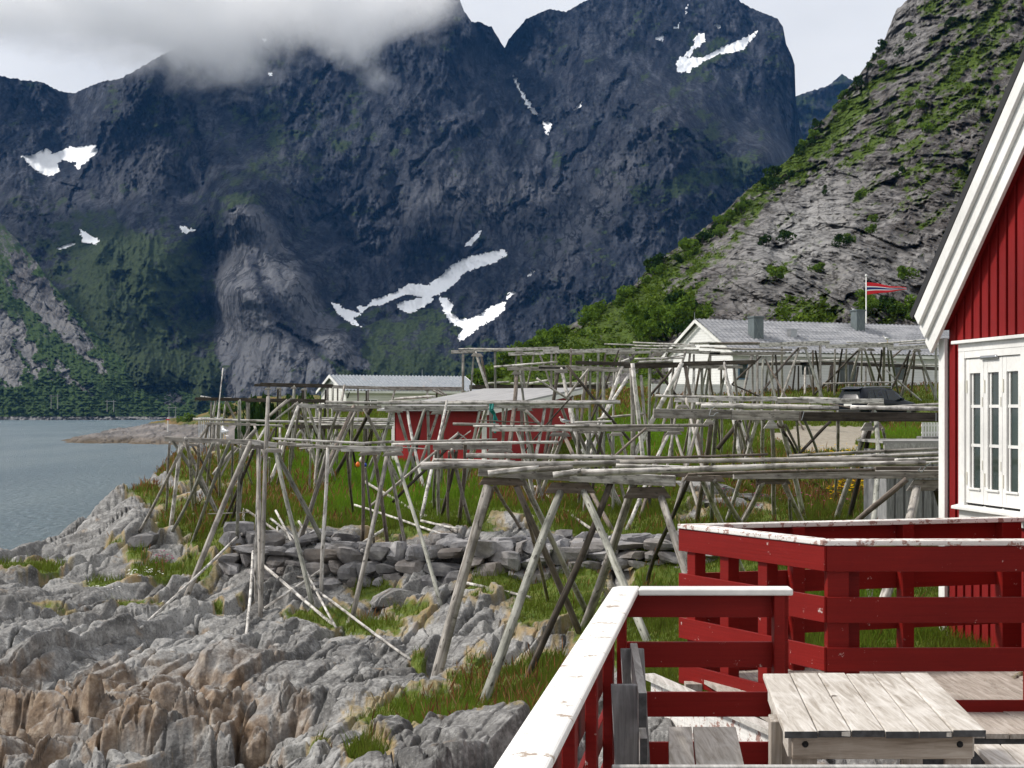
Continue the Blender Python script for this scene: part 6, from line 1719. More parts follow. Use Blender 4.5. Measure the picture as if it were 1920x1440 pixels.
def build_car():
    d = 74.0; x = (1645 - CX) / FPX * d; z = float(ground_z(np.array([x]), np.array([d]))[0])
    root = empty('parked_car', (x, d, z), 'black estate-style off-road car with silver roof rails parked on the gravel', 'car', None, math.radians(36))
    t = NT('black_car_paint'); t.bsdf((0.004, 0.006, 0.011), 0.28, None, 0.22, 0.0); pm = t.m
    t = NT('car_glass'); t.bsdf((0.008, 0.012, 0.012), 0.08, None, 0.35); gm = t.m
    st = [(-2.28, .52, .96, .98, .78, .74), (-2.24, .42, 1.00, 1.04, .87, .80), (-2.14, .36, 1.04, 1.20, .905, .745), (-1.98, .30, 1.06, 1.58, .92, .64), (-1.80, .29, 1.06, 1.64, .925, .645), (-1.2, .28, 1.05, 1.67, .93, .66), (-.4, .28, 1.03, 1.69, .93, .67), (.3, .28, 1.01, 1.64, .93, .655),
          (.75, .28, 1.0, 1.44, .925, .67), (1.15, .28, .99, 1.13, .92, .74), (1.32, .28, .98, 1.04, .91, .79), (1.9, .30, .90, .93, .89, .78), (2.18, .38, .76, .79, .83, .72), (2.30, .5, .62, .65, .68, .6)]
    V = []; nS = 10
    for xx, zb, zm, zt, w, wt in st:
        V += [(xx, -.8 * w, zb), (xx, -w, zb + .16), (xx, -w * 1.0, zm), (xx, -wt, zt), (xx, -wt * .55, zt + .03), (xx, wt * .55, zt + .03), (xx, wt, zt), (xx, w, zm), (xx, w, zb + .16), (xx, .8 * w, zb)]
    Fc = []
    for i in range(len(st) - 1):
        for k in range(nS): k2 = (k + 1) % nS; Fc.append((i * nS + k, i * nS + k2, (i + 1) * nS + k2, (i + 1) * nS + k))
    Fc += [tuple(range(nS))[::-1], tuple((len(st) - 1) * nS + k for k in range(nS))]
    add('body', V, Fc, pm, root, True, local=True)
    S = np.array(st)
    def side(xx, f, s_=-1, o=.008):
        zb, zm, zt, w, wt = [np.interp(xx, S[:, 0], S[:, j]) for j in (1, 2, 3, 4, 5)]
        return (xx, s_ * (w + (wt - w) * f + o), zm + (zt - zm) * f)
    for s_ in (-1, 1):
        for poly in ([(-1.82, .10), (-1.25, .06), (-1.22, .86), (-1.55, .82)], [(-1.17, .06), (-.32, .06), (-.30, .88), (-1.15, .87)], [(-.24, .06), (.95, .10), (.62, .62), (.30, .86), (-.22, .88)]):
            q = [side(a, b, s_) for a, b in poly]; add('side_window', q, [tuple(range(len(q)))[::s_]], gm, root, local=True)
        m = MB(); m.tube((-1.7, s_ * .62, 1.72), (.35, s_ * .62, 1.735), .022); m.tube((-1.7, s_ * .62, 1.66), (-1.7, s_ * .62, 1.72), .025); m.tube((.35, s_ * .62, 1.64), (.35, s_ * .62, 1.735), .025); m.tube((-.6, s_ * .62, 1.68), (-.6, s_ * .62, 1.72), .02); m.build('roof_rail', M_METAL, root, local=True)
        m = MB(); m.box((.62, s_ * 1.02 - .09, 1.02), (.80, s_ * 1.02 + .09, 1.17)); m.build('wing_mirror', pm, root, local=True, bevel=0.03)
        m = MB(); m.box((-2.26, s_ * .76 - .12, .88), (-2.10, s_ * .76 + .12, 1.06)); m.build('tail_light', mat_plain('tail_lamp_red', (0.25, 0.01, 0.01), 0.2) if s_ < 0 else bpy.data.materials['tail_lamp_red'], root, local=True, bevel=0.02)
        for xx in (-1.38, 1.36):
            V, F_ = lathe([(.2, -.11), (.33, -.11), (.345, -.07), (.345, .07), (.33, .11), (.2, .11)], 20, 'y'); w = add('wheel', V + np.array([xx, s_ * .82, .345]), F_, mat_plain('tyre_rubber', (0.012, 0.012, 0.012), 0.85) if 'tyre_rubber' not in bpy.data.materials else bpy.data.materials['tyre_rubber'], root, True, local=True)
            V, F_ = lathe([(.05, 0), (.19, -.012 * 1), (.205, .02)], 10, 'y'); add('rim', V * np.array([1, -s_ * -1, 1]) + np.array([xx, s_ * .935, .345]), F_, M_METAL, w, local=True)
    q = [(-2.17, -.66, 1.13), (-2.17, .66, 1.13), (-2.035, .56, 1.50), (-2.035, -.56, 1.50)]; add('rear_window', q, [(3, 2, 1, 0)], gm, root, local=True)
    m = MB(); m.prism([(-2.16, 1.575), (-1.85, 1.665), (-1.85, 1.70), (-2.17, 1.61)], -.62, .62); m.build('roof_spoiler', pm, root, local=True)
    m = MB(); m.box((-2.295, -.26, .74), (-2.275, .26, .85)); m.build('number_plate', M_WHITE, root, local=True)
    q = [(.70, -.60, 1.485), (1.12, -.68, 1.17), (1.12, .68, 1.17), (.70, .60, 1.485)]; add('windscreen', [(a + .02, b, c + .04) for a, b, c in q], [(0, 1, 2, 3)], gm, root, local=True)
    m = MB(); m.box((-2.31, -.8, .40), (-2.20, .8, .58)); m.build('bumper', mat_plain('black_plastic', (0.02, 0.02, 0.02), 0.6), root, local=True, bevel=0.03)
build_car()

def build_flag():
    d = 97.0; b = P(1624, 615, d); zt = P(1627, 519, d)[2]
    root = empty('flagpole', (b[0], d, b[2] - 2.0), 'white flagpole flying a red white and blue pennant behind the long house', 'flagpole')
    V, Fc = lathe([(.055, -1.5), (.05, 1), (.035, zt - b[2] + 2.0)], 12); add('pole', V, Fc, M_WHITE, root, True, local=True)
    V, Fc = lathe([(.01, 0), (.07, .04), (.085, .10), (.06, .17), (.01, .2)], 12); add('finial', V + np.array([0, 0, zt - b[2] + 1.98]), Fc, M_WHITE, root, True, local=True)
    n, mrow = 40, 17; L_ = 2.75; V = []; UV = []
    z1, z0 = P(0, 529, d)[2] - b[2] + 2, P(0, 553, d)[2] - b[2] + 2
    for i in range(n + 1):
        f = i / n; h = (z1 - z0) * (1 - f * .86); zc = (z0 + z1) / 2 + 0.02 * math.sin(f * 9) - .02 * f
        for j in range(mrow + 1):
            g = j / mrow; V.append((.05 + f * L_ * .97, 0.16 * math.sin(f * 11 + g) * (0.2 + f), zc + (g - .5) * h)); UV.append((f, g))
    t = NT('pennant_cloth'); sp = t.n('SeparateXYZ'); t.l(t.n('UVMap').outputs[0], sp.inputs[0])
    r = t.n('ValToRGB'); r.color_ramp.interpolation = 'CONSTANT'; t.l(sp.outputs['Y'], r.inputs[0]); e = r.color_ramp.elements
    cols = [(0, (0.62, 0.02, 0.03)), (.31, (.85, .85, .85)), (.40, (0.01, 0.025, 0.14)), (.60, (.85, .85, .85)), (.69, (0.62, 0.02, 0.03))]
    while len(e) < 5: e.new(.5)
    for x, (p, c) in zip(e, cols): x.position = p; x.color = (*c, 1)
    t.bsdf(r.outputs[0], 0.7)
    o = add('pennant', V, grid_faces(n + 1, mrow + 1), t.m, root, True, np.array(UV), local=True)
    m = o.modifiers.new('cloth', 'SOLIDIFY'); m.thickness = 0.006
build_flag()

def gull(name, label, pos, rz, sit=False, sc=0.8):
    root = empty(name, pos, label, 'gull', None, rz)
    W = bpy.data.materials.get('gull_white') or mat_plain('gull_white', (0.82, 0.82, 0.81), 0.7); G = bpy.data.materials.get('gull_grey') or mat_plain('gull_grey', (0.36, 0.38, 0.41), 0.7)
    Y = bpy.data.materials.get('gull_bill') or mat_plain('gull_bill', (0.65, 0.40, 0.05), 0.5); K = bpy.data.materials.get('gull_black') or mat_plain('gull_black', (0.01, 0.01, 0.01), 0.6)
    h = 0.02 if sit else 0.12
    # body: one loft from tail to crown; sections (x, z, half width, half height)
    sec = [(-.25, .10, .008, .006), (-.18, .10, .035, .018), (-.10, .10, .065, .055), (0, .10, .082, .080), (.09, .115, .074, .078), (.15, .15, .050, .058), (.17, .195, .040, .045), (.185, .235, .043, .044), (.205, .250, .036, .036), (.228, .248, .014, .014)]
    V = []; n = 12
    for x, z, a, b in sec:
        for k in range(n): t = 2 * math.pi * k / n; V.append((x, a * math.cos(t), z + h + b * math.sin(t)))
    Fc = [(i * n + k, i * n + (k + 1) % n, (i + 1) * n + (k + 1) % n, (i + 1) * n + k) for i in range(len(sec) - 1) for k in range(n)] + [tuple(range(n))[::-1], tuple((len(sec) - 1) * n + k for k in range(n))]
    add('body', V, Fc, W, root, True, local=True)
    for s_ in (-1, 1):
        P_ = [(.10, .078, .135), (.04, .092, .165), (-.12, .075, .150), (-.30, .020, .118), (-.22, .050, .098), (-.06, .090, .085), (.07, .086, .09)]
        V = [(a, s_ * (b + .006), c + h) for a, b, c in P_] + [(a, s_ * (b - .012), c + h) for a, b, c in P_]; k = len(P_)
        Fc = [tuple(range(k)), tuple(range(2 * k - 1, k - 1, -1))] + [(i, (i + 1) % k, (i + 1) % k + k, i + k) for i in range(k)]
        add('wing', V, Fc, G, root, False, local=True)
        V, F_ = lathe([(.001, -.004), (.006, -.002), (.006, .002), (.001, .004)], 8, 'y'); add('eye', V + np.array([.205, s_ * .036, .258 + h]), F_, K, root, True, local=True)
        if not sit: m = MB(); m.tube((.0, s_ * .03, 0), (-.005, s_ * .03, h + .05), .006); m.tube((.035, s_ * .03, .004), (-.01, s_ * .03, .004), .007); m.build('leg', Y, root, local=True)
    m = MB(); V, Fc = lathe([(.013, .222), (.011, .25), (.004, .275)], 8, 'x'); m.put(V + np.array([0, 0, .244 + h]), Fc); m.build('bill', Y, root, local=True)
    m = MB(); m.prism([(-.20, .095), (-.33, .088), (-.33, .100), (-.20, .112)], -.03, .03); m.build('tail', W, root, local=True)
    for c in root.children: c.location.z += 0
    root.scale = (sc,) * 3
gull('seagull', 'gull standing on the pale beam at the left end of the racks', P(421, 823, 26.9), math.radians(118), False, .62)
gull('seagull', 'gull standing on the far rack pole below the grey tiled roof', P(1664, 642, 66), math.radians(160))
gull('seagull', 'gull sitting on the nearer top edge of the right chimney', P(1602, 584, 89), math.radians(175), True)
gull('seagull', 'gull resting low on the short rack pole before the red shed corner', P(1058, 795, 28.9), math.radians(205), True, .5)

def small_things():
    def buoy(col, px, py, d, r, lab):
        root = empty('fishing_buoy', P(px, py, d), lab, 'buoy', 'buoys hung on a rack leg'); V, F_ = lathe([(r * math.sin(a), -r * math.cos(a) * 1.25) for a in np.linspace(.08, math.pi - .25, 9)] + [(r * .22, r * 1.35), (r * .2, r * 1.6)], 14)
        add('float', V, F_, mat_plain('buoy_' + col[0], col[1], 0.4), root, True, local=True)
        m = MB(); V, F_ = lathe([(r * .3, r * 1.5), (r * .3, r * 1.7), (r * .12, r * 1.75)], 10); m.put(V, F_); m.build('eye', M_DARK, root, local=True)
    buoy(('orange', (0.75, 0.16, 0.02)), 671, 871, 30, .045, 'orange buoy hung on a rack leg by the shed')
    buoy(('blue', (0.02, 0.05, 0.30)), 685, 872, 30, .035, 'dark blue buoy next to the orange buoy')
    buoy(('white', (0.7, 0.68, 0.64)), 678, 862, 30.1, .05, 'off-white buoy between the orange and blue buoys')
    t = mat_plain('teal_rope', (0.01, 0.17, 0.15), 0.7); m = MB(); d = 34.5; pts = [P(924, 758, d), P(923, 768, d - .1), P(927, 775, d), P(926, 790, d), P(930, 800, d), P(928, 812, d)]
    for a, b in zip(pts, pts[1:]): m.tube(a, b, .03)
    for a, b in zip([P(920, 757, d), P(920, 770, d), P(926, 776, d)], [P(920, 770, d), P(926, 776, d), P(932, 790, d)]): m.tube(a, b, .035)
    tag(m.build('hanging_rope', t, loc=P(925, 758, d)), 'teal rope hanging from the middle rack in front of the red shed', 'rope')
    def wire(pts, d, r, lab):
        m = MB(); q = [P(a, b, d) for a, b in pts]
        for a, b in zip(q, q[1:]): m.tube(a, b, r)
        tag(m.build('wire_hook', M_METAL, loc=q[0]), lab, 'wire')
    wire([(1340, 764), (1333, 768), (1330, 778), (1330, 780), (1338, 780), (1342, 775), (1347, 774)], 23.3, .008, 'bent steel wire hook on the heavy dark plank beam')
    wire([(1722, 858), (1727, 865), (1729, 873), (1722, 883), (1728, 886), (1735, 876), (1748, 866)], 17.0, .006, 'thin wire loop tied round logs near the cabin corner')
    wire([(1755, 774), (1755, 790)], 23.3, .006, 'white string hanging down the dark plank next to the cabin')
    wire([(1508, 771), (1503, 788)], 23.3, .005, 'white string slanting across the dark plank beam left of the car')
    # things on the far point
    d = 300.0; z = float(head_z(np.array([(315 - CX) / FPX * d]), np.array([d]))[0]); b = P(315, 795, d); root = empty('channel_marker', (b[0], d, z), 'small white post with a red board on the rocky point', 'marker')
    m = MB(); m.tube((0, 0, -.5), (0, 0, 2.0 + (P(0, 782, d)[2] - z - 2.0)), .13, .12); m.build('post', M_WHITE, root, local=True); hz = P(0, 787, d)[2] - z
    m = MB(); m.box((-.4, -.2, hz - .12), (.4, -.14, hz + .14)); m.build('board', mat_plain('red_board', (0.6, 0.03, 0.03)), root, local=True)
    d = 262.0; root = empty('white_fence', P(395, 788, d), 'low white fence along the top of the rocky point', 'fence')
    for px in np.arange(373, 420, 4.0):
        zz = float(head_z(np.array([(px - CX) / FPX * d]), np.array([d]))[0]); q = P(px, 782, d); m = MB(); m.box((q[0] - .06, d, min(zz, q[2]) - .4), (q[0] + .06, d + .1, q[2])); m.build('picket', M_WHITE, root)
    for py in (783, 787): a, b = P(372, py, d), P(419, py, d); m = MB(); m.bar(a - (0, .06, 0), b - (0, .06, 0), .06, .14); m.build('rail', M_WHITE, root)
    for px, py0, py1, lab in ((105, 740, 761, 'left of the three tiny power pylons at the foot of the fjord slope'), (210, 750, 766, 'middle of the three tiny power pylons at the foot of the fjord slope'), (326, 762, 775, 'right of the three tiny power pylons at the foot of the fjord slope')):
        d = 1080.0; a, b = P(px - 3, py1 + 6, d), P(px - 3, py0, d); root = empty('power_pylon', P(px, py1, d), lab, 'pylon', 'power line across the fjord'); m = MB()
        for o in (-2.5, 2.5): p_ = MB(); p_.tube((a[0] + o, d, a[2]), (a[0] + o, d, b[2]), .28, .22, 6); p_.build('mast', WOOD['g'], root)
        p_ = MB(); p_.bar((a[0] - 4, d, b[2] - 1), (a[0] + 4, d, b[2] - 1), .3, .4); p_.build('cross_arm', WOOD['g'], root)
small_things()

# ---------------------------------------------------------------- foliage
def mat_leaf(name, lo, hi, attr='tint', trans=0.25):
    t = NT(name); a = t.attr(attr); c = t.ramp(a, [(0.0, lo), (1.0, hi)]) if not isinstance(lo, list) else t.ramp(a, lo)
    b = t.n('BsdfDiffuse'); t.l(c, b.inputs['Color']); tr = t.n('BsdfTranslucent'); t.l(c, tr.inputs['Color']); mx = t.n('MixShader'); mx.inputs[0].default_value = trans
    t.l(b.outputs[0], mx.inputs[1]); t.l(tr.outputs[0], mx.inputs[2]); t.l(mx.outputs[0], t.out.inputs[0]); return t.m
M_LEAF = mat_leaf('bush_leaf', (0.03, 0.065, 0.010), (0.14, 0.22, 0.035)); M_LEAFD = mat_leaf('dark_bush_leaf', (0.010, 0.026, 0.008), (0.045, 0.085, 0.020))

def crown_mesh(name, seed, n_leaf, mat, leaf=0.16):
    r = np.random.default_rng(seed); k = r.integers(5, 9)
    cc = np.stack([r.uniform(-.42, .42, k), r.uniform(-.42, .42, k), r.uniform(.22, .80, k)], 1); cr = r.uniform(.16, .34, k)
    which = r.integers(0, k, n_leaf); dirs = r.normal(size=(n_leaf, 3)); dirs /= np.linalg.norm(dirs, axis=1)[:, None]
    rad = cr[which] * r.uniform(0.55, 1.08, n_leaf) ** 0.5; C = cc[which] + dirs * rad[:, None] * np.array([1, 1, .85]); C[:, 2] = np.maximum(C[:, 2], .03)
    a = r.normal(size=(n_leaf, 3)); a /= np.linalg.norm(a, axis=1)[:, None]; b = np.cross(a, r.normal(size=(n_leaf, 3))); b /= np.linalg.norm(b, axis=1)[:, None]
    s_ = leaf * r.uniform(.35, .8, n_leaf)[:, None]
    V = np.stack([C - a * s_, C + b * s_ * .55, C + a * s_, C - b * s_ * .55], 1).reshape(-1, 3)
    tint = np.clip(0.5 * r.random(n_leaf) + .5 * r.random(k)[which], 0, 1)
    return mesh_np(name, V, np.arange(n_leaf * 4).reshape(-1, 4), attrs={'tint': np.repeat(tint, 4)}, mats=[mat])
def stem_mesh(name, seed):
    r = random.Random(seed); m = MB()
    for i in range(5): a = r.uniform(0, 6.28); m.tube((0, 0, -.25), (.3 * math.cos(a), .3 * math.sin(a), r.uniform(.35, .65)), .025, .01, 6)
    me = bpy.data.meshes.new(name); me.from_pydata([tuple(v) for v in np.concatenate(m.v)], [], m.f); me.materials.append(WOOD['d']); return me
CROWN = [crown_mesh('bush_crown', 10 + i, 520, M_LEAF if i < 3 else M_LEAFD) for i in range(5)]; STEMS = [stem_mesh('bush_stem', i) for i in range(2)]
def bush(pos, h, w, i, label, cat, group):
    root = empty('bush', pos, label, cat, group, rnd.uniform(0, 6.28)); root.scale = (w, w, h)
    for nm, me in (('crown', CROWN[i]), ('stem', STEMS[i % 2])):
        o = bpy.data.objects.new(nm, me); COL.objects.link(o); o.parent = root
def hill_pos(px, py):
    px = np.atleast_1d(np.asarray(px, float)); py = np.atleast_1d(np.asarray(py, float)); R = rh_rbf(px / 150, py / 150); R = R + rh_relief(px, py, R)
    return np.stack([(px - CX) / FPX * R, R, (HY - py) / FPX * R], -1)
def build_bushes():
    rt = lambda px: np.interp(px, [a for a, b in RH_TOP], [b for a, b in RH_TOP])
    pts = []; r = np.random.default_rng(5)
    for _ in range(44): px = r.uniform(880, 1230); pts.append((px, rt(px) + r.uniform(4, 22), r.uniform(0.8, 1.9)))
    for _ in range(34): px = r.uniform(1220, 1560); pts.append((px, rt(px) + r.uniform(8, 46), r.uniform(1.2, 3.2)))
    for _ in range(10): px = r.uniform(1560, 1660); pts.append((px, rt(px) + r.uniform(8, 60), r.uniform(1.5, 3.4)))
    for _ in range(15): px = r.uniform(1190, 1300); pts.append((px, r.uniform(596, 650), r.uniform(1.5, 3.0)))
    for _ in range(9): px = r.uniform(960, 1200); pts.append((px, r.uniform(rt(px) + 20, 690), r.uniform(.6, 1.2)))
    for _ in range(16): px = r.uniform(1640, 1900); pts.append((px, r.uniform(30, 330), r.uniform(1.2, 2.6)))
    for _ in range(12): px = r.uniform(1590, 1760); pts.append((px, r.uniform(560, 612), r.uniform(1.0, 2.2)))
    for _ in range(14): px = r.uniform(1400, 1720); pts.append((px, r.uniform(330, 560), r.uniform(.9, 1.9)))
    W = hill_pos([p[0] for p in pts], [p[1] for p in pts])
    for (px, py, h), w in zip(pts, W): h *= 1.0; bush(w - (0, 0, .1), h, h * r.uniform(.75, 1.15), int(r.integers(0, 3 if px < 1200 else 5)), 'wild green bush growing on the grey crag slope', 'bush', 'bushes on the crag')
    for px, d, h, i, lab in [(472, 112, 1.7, 3, 'a'), (490, 114, 2.3, 4, 'a'), (512, 116, 2.0, 3, 'a'), (530, 114, 2.2, 4, 'a'), (556, 118, 2.4, 3, 'a'), (574, 116, 2.0, 4, 'a'), (590, 110, 1.4, 0, 'a'), (546, 108, 1.1, 1, 'a')]:
        x = (px - CX) / FPX * d; z = P(px, 757, d)[2]; zg = float(ground_z(np.array([x]), np.array([d]))[0]); hh = max(h, z + h * .5 - zg); bush((x, d, zg - .1), hh, h * 1.1, i, 'dark bush behind the bare racks left of the small white house', 'bush', 'bushes beside the small white house')
    for px, d, h in [(405, 300, 4.5), (428, 290, 5.5), (352, 312, 4.0), (338, 318, 3.0), (445, 285, 5)]:
        x = (px - CX) / FPX * d; zg = float(head_z(np.array([x]), np.array([d]))[0]); bush((x, d, zg - .2), h * .6, h * .7, 1, 'round green bush on the grassy rocky point', 'bush', 'bushes on the rocky point')
build_bushes()

def build_scrub():
    r = np.random.default_rng(33); N = 26000; px = r.uniform(860, 1900, N); top = np.interp(px, [a for a, b in RH_TOP], [b for a, b in RH_TOP]); py = r.uniform(0, 1, N) * (712 - np.maximum(top, -5)) + np.maximum(top, -5) + 4
    keep = (rh_rock(px, py) + r.uniform(-.1, .1, N) > 0.60) & (fbm(px / 16, py / 11, 3, 44) + r.uniform(-.25, .25, N) > 0.08) & (py < 712) & ((px > 1200) | (r.random(N) < 0.16)); px, py = px[keep], py[keep]; W = hill_pos(px, py); n = len(W); k = 16
    sz = r.uniform(.25, .75, n) * np.where(r.random(n) < .12, 1.6, 1.0); c = np.repeat(W, k, 0) + r.normal(size=(n * k, 3)) * np.repeat(sz, k)[:, None] * np.array([.5, .5, .33]) + np.stack([np.zeros(n * k), np.zeros(n * k), np.repeat(sz, k) * .3], 1)
    a = r.normal(size=(n * k, 3)); a /= np.linalg.norm(a, axis=1)[:, None]; b = np.cross(a, r.normal(size=(n * k, 3))); b /= np.linalg.norm(b, axis=1)[:, None]; s_ = (np.repeat(sz, k) * r.uniform(.18, .40, n * k))[:, None]
    V = np.stack([c - a * s_, c + b * s_ * .6, c + a * s_, c - b * s_ * .6], 1).reshape(-1, 3); tint = np.clip(np.repeat(r.random(n), k) * .6 + r.random(n * k) * .4, 0, 1)
    o = add('hillside_scrub', V, np.arange(n * k * 4).reshape(-1, 4), mat_leaf('scrub_leaf', (0.022, 0.045, 0.008), (0.13, 0.19, 0.028)), attrs={'tint': np.repeat(tint, 4)}); tag(o, 'low scrub and heather covering the green parts of the crag', 'scrub', kind='stuff')
build_scrub()

def build_grass():
    r = np.random.default_rng(21); N = 1000000
    px = r.uniform(-60, 1860, N); d = np.exp(r.uniform(math.log(8.0), math.log(92.0), N)); x = (px - CX) / FPX * d
    zb = ground_z(x, d, False); py = HY - zb / d * FPX
    g, tn, gv = ground_masks(px, py, d)
    keep = (g + r.uniform(-.16, .16, N) > 0.52) & (py > 640) & (zb > SEA + .5)
    keep &= ~((px > 700) & (d < 10.4)); keep &= ~((px > 1765) & (d > 13))
    # clumps and thin places
    cl = fbm(x / 0.9, d / 0.9, 3, 61); keep &= (r.random(N) < np.clip(0.75 + 1.1 * cl, 0.25, 1.0) * np.where(d < 24, 0.55, 1))
    px, d, x, py, cl = px[keep], d[keep], x[keep], py[keep], cl[keep]; z = ground_z(x, d); n = len(x)
    mac = fbm(x / 3.0, d / 5.0, 4, 71)
    rust = 1.0 * blob(px, py, 330, 900, 120, 60) + 0.8 * blob(px, py, 530, 930, 80, 50) + .7 * blob(px, py, 930, 1300, 140, 40) + .8 * blob(px, py, 1470, 920, 200, 60) + .8 * blob(px, py, 1180, 745, 160, 40) + .8 * blob(px, py, 1720, 700, 90, 40) + .9 * blob(px, py, 1500, 735, 260, 14) + .5 * blob(px, py, 640, 985, 200, 14) + .6 * blob(px, py, 1000, 945, 90, 40) + .4 * blob(px, py, 380, 985, 60, 30)
    rust = np.clip(rust + 0.9 * mac - 0.05, 0, 1)
    lush = np.clip(1.0 * blob(px, py, 640, 900, 160, 70) + blob(px, py, 1200, 820, 150, 60) + .6 * blob(px, py, 820, 930, 160, 60) + .8 * blob(px, py, 1680, 815, 90, 16) + .7 * blob(px, py, 1560, 1140, 260, 70) + .4 * blob(px, py, 860, 1350, 120, 24) + 0.5 * mac, 0, 1)
    isr = r.random(n) < 0.17 * rust
    hgt = (0.07 + 0.11 * r.random(n)) * (1 + .45 * lush) * np.where(d < 24, 1.0, 1.2) * np.clip(1 + .8 * cl, .5, 1.6); hgt = np.where(isr, hgt * 1.3 + .06, hgt)
    wdt = np.maximum(.005, d * .00026) * (0.7 + .7 * r.random(n)); wdt = np.where(isr, wdt * .75, wdt)
    th = r.uniform(0, 2 * math.pi, n); lean = r.uniform(.05, .55, n) * hgt; la = th + r.uniform(-.8, .8, n); lean_x = lean * np.cos(la) + .06 * hgt; lean_y = lean * np.sin(la)
    cx_, cyy = np.cos(th) * wdt, np.sin(th) * wdt * .6
    base = np.stack([x, d, z - .03], 1)
    def pt(f, wf, dx): return base + np.stack([lean_x * f**1.6 + dx * cx_ * wf, lean_y * f**1.6 + dx * cyy * wf, hgt * f], 1)
    tint = np.clip(0.45 * r.random(n) + .45 * lush, 0, 1)
    gm = ~isr
    def make(name, sel, prof, mat, tnt):
        rows = [pt(f, wf, s_)[sel] for f, wf in prof for s_ in (-1, 1)]
        V = np.stack(rows, 1); k = V.shape[1]; ns = V.shape[0]; b = np.arange(ns)[:, None] * k
        Fc = np.concatenate([b + np.array([[2 * i, 2 * i + 1, 2 * i + 3, 2 * i + 2]]) for i in range(len(prof) - 1)])
        o = add(name, V.reshape(-1, 3), Fc, mat, attrs={'tint': np.repeat(tnt[sel], k)}); return tag(o, kind='stuff')
    G = mat_leaf('grass_blade', [(0.0, (0.10, 0.105, 0.022)), (0.35, (0.125, 0.17, 0.024)), (0.7, (0.13, 0.25, 0.018)), (1.0, (0.17, 0.34, 0.022))], None, trans=.35)
    R_ = mat_leaf('sorrel_stalk', [(0.0, (0.11, 0.055, 0.028)), (0.5, (0.20, 0.085, 0.036)), (0.8, (0.27, 0.14, 0.06)), (1.0, (0.34, 0.25, 0.12))], None, trans=.2)
    o = make('meadow_grass', gm, [(0, 1), (.5, .8), (1, .08)], G, tint); tag(o, 'green meadow grass growing between the racks and rocks', 'grass')
    o = make('rusty_sorrel', isr, [(0, .3), (.55, .35), (.62, 1.6), (.85, 1.5), (1, .2)], R_, np.clip(r.random(n) * 1.0, 0, 1)); tag(o, 'rust-red sorrel and dry seed stalks standing in the grass', 'weeds')
    # flowers: small upright heads on the meadow
    def flowers(name, label, spots, num, col, size, hz):
        P_ = [];
        for a, b, rx, ry, dd in spots:
            for _ in range(num):
                qx, qy = r.normal(a, rx * .5), r.normal(b, ry * .5); P_.append((qx, qy, dd + (b - qy) * .05))
        g_ = ray_ground([p[0] for p in P_], [p[1] + 14 for p in P_], [p[2] for p in P_], 4, 6, 80); V = []; F_ = []
        for p, gd in zip(P_, g_):
            if not np.isfinite(gd): continue
            c = P(p[0], p[1] + 14, gd); c[2] += hz * r.uniform(.6, 1.2); s_ = size * r.uniform(.6, 1.3)
            k = len(V); a0 = r.uniform(0, 6.28); m_ = 5
            V.append(c + (0, 0, s_ * .4)); V += [c + np.array([math.cos(a0 + 6.283 * j / m_) * s_, math.sin(a0 + 6.283 * j / m_) * s_, s_ * r.uniform(-.3, .5)]) for j in range(m_)]
            F_ += [(k, k + 1 + j, k + 1 + (j + 1) % m_) for j in range(m_)]
        o = add(name, V, F_, mat_leaf(name + '_petal', col, tuple(min(1, a * 1.2) for a in col), trans=.2)); tag(o, label, 'flowers', kind='stuff')
    flowers('yellow_flowers', 'drift of yellow flowers in the grass under the nearest rack', [(1610, 905, 60, 26, 24), (1570, 915, 30, 20, 24), (1560, 845, 80, 14, 40), (1640, 900, 40, 26, 23)], 130, (0.60, 0.36, 0.01), .030, .25)
    flowers('pink_flowers', 'scattered pink flowers among the rusty grass', [(1430, 915, 90, 40, 26), (1520, 930, 60, 30, 25), (310, 1052, 26, 8, 27), (1160, 930, 60, 30, 26)], 34, (0.34, 0.07, 0.16), .022, .25)
    flowers('white_daisies', 'white daisies in the grass tuft on the left rock', [(285, 1066, 22, 9, 26.5), (250, 1072, 16, 6, 26.2), (190, 1100, 30, 5, 25)], 30, (0.75, 0.75, 0.70), .020, .12)
build_grass()

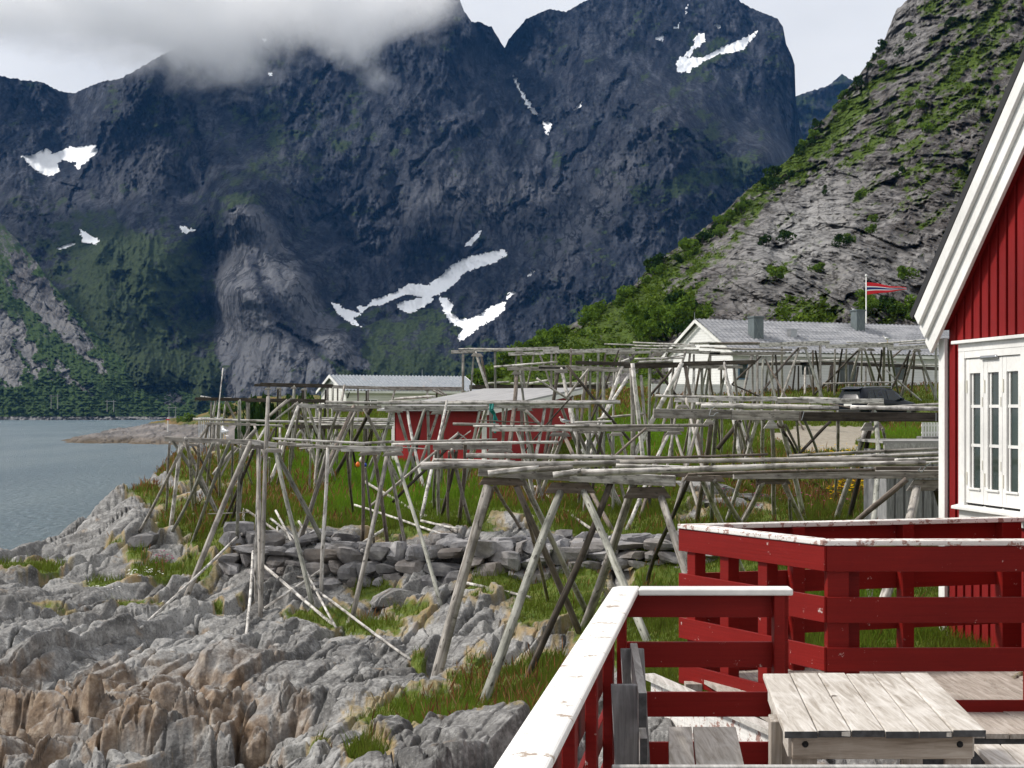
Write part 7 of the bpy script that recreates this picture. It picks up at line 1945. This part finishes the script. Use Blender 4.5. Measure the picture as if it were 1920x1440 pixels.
# ---------------------------------------------------------------- air: cloud on the mountain, and the haze
def lump_hull(parts, name, mat):
    mb = MB()
    for c, s_ in parts:
        import bmesh
        bm = bmesh.new(); bmesh.ops.create_icosphere(bm, subdivisions=3, radius=1.0)
        V = np.array([v.co[:] for v in bm.verts]) * np.array(s_) + np.array(c); Fc = [tuple(v.index for v in f.verts) for f in bm.faces]; bm.free(); mb.put(V, Fc)
    return mb.build(name, mat)
def mat_cloud():
    t = NT('cloud_vapour'); p = t.pos(); n1 = t.noise(t.pos((.0055, .0055, .008)), 1.0, 7, 0.6, .5); n0 = t.noise(t.pos((.0014, .0014, .002)), 1.0, 2, 0.5)
    sp = t.n('SeparateXYZ'); t.l(p, sp.inputs[0]); x = sp.outputs['X']; z = sp.outputs['Z']
    # the ragged underside: height of the cloud base along the wall
    base = t.n('ValToRGB'); e = base.color_ramp; base.color_ramp.interpolation = 'B_SPLINE'
    xs = [(-760, 425), (-640, 440), (-550, 465), (-450, 378), (-345, 418), (-290, 438), (-160, 428), (-100, 455), (-50, 510), (60, 600)]
    fx = t.n('MapRange'); fx.inputs['From Min'].default_value = -760; fx.inputs['From Max'].default_value = 60; t.l(x, fx.inputs['Value']); t.l(fx.outputs[0], base.inputs[0])
    els = e.elements
    while len(els) < len(xs): els.new(.5)
    for a, (q, h) in zip(els, xs): a.position = (q + 760) / 820; v = (h - 350) / 400; a.color = (v, v, v, 1)
    hb = t.math('MULTIPLY_ADD', base.outputs[0], 400.0); t.t.nodes[-1].inputs[2].default_value = 350.0
    dz = t.math('SUBTRACT', z, hb); dens = t.math('ADD', t.math('DIVIDE', dz, 100.0), t.math('MULTIPLY', t.math('SUBTRACT', n1, 0.5), 2.9)); dens = t.math('ADD', dens, t.math('MULTIPLY', t.math('SUBTRACT', n0, 0.5), 1.0))
    dens = t.math('MULTIPLY', t.math('MINIMUM', t.math('MAXIMUM', dens, 0.0), 1.0), 0.045)
    v = t.n('VolumePrincipled'); v.inputs['Color'].default_value = (0.998, 0.999, 1.0, 1); v.inputs['Anisotropy'].default_value = 0.1; t.l(dens, v.inputs['Density']); t.l(v.outputs[0], t.out.inputs['Volume'])
    return t.m
CLOUD = True; HAZE = True
if CLOUD:
    m = mat_cloud(); m.cycles.volume_step_rate = 0.2
    o = MB().box((-840, 1580, 320), (60, 1775, 512)).build('cloud_bank', m); tag(o, kind='stuff')
if HAZE:
    t = NT('haze_air'); v = t.n('VolumePrincipled'); v.inputs['Color'].default_value = (0.14, 0.42, 1.0, 1); v.inputs['Density'].default_value = 3.4e-5; v.inputs['Anisotropy'].default_value = 0.0; t.l(v.outputs[0], t.out.inputs['Volume'])
    o = MB().box((-2600, -70, -420), (2600, 3600, 1150)).build('haze', t.m); tag(o, kind='stuff')
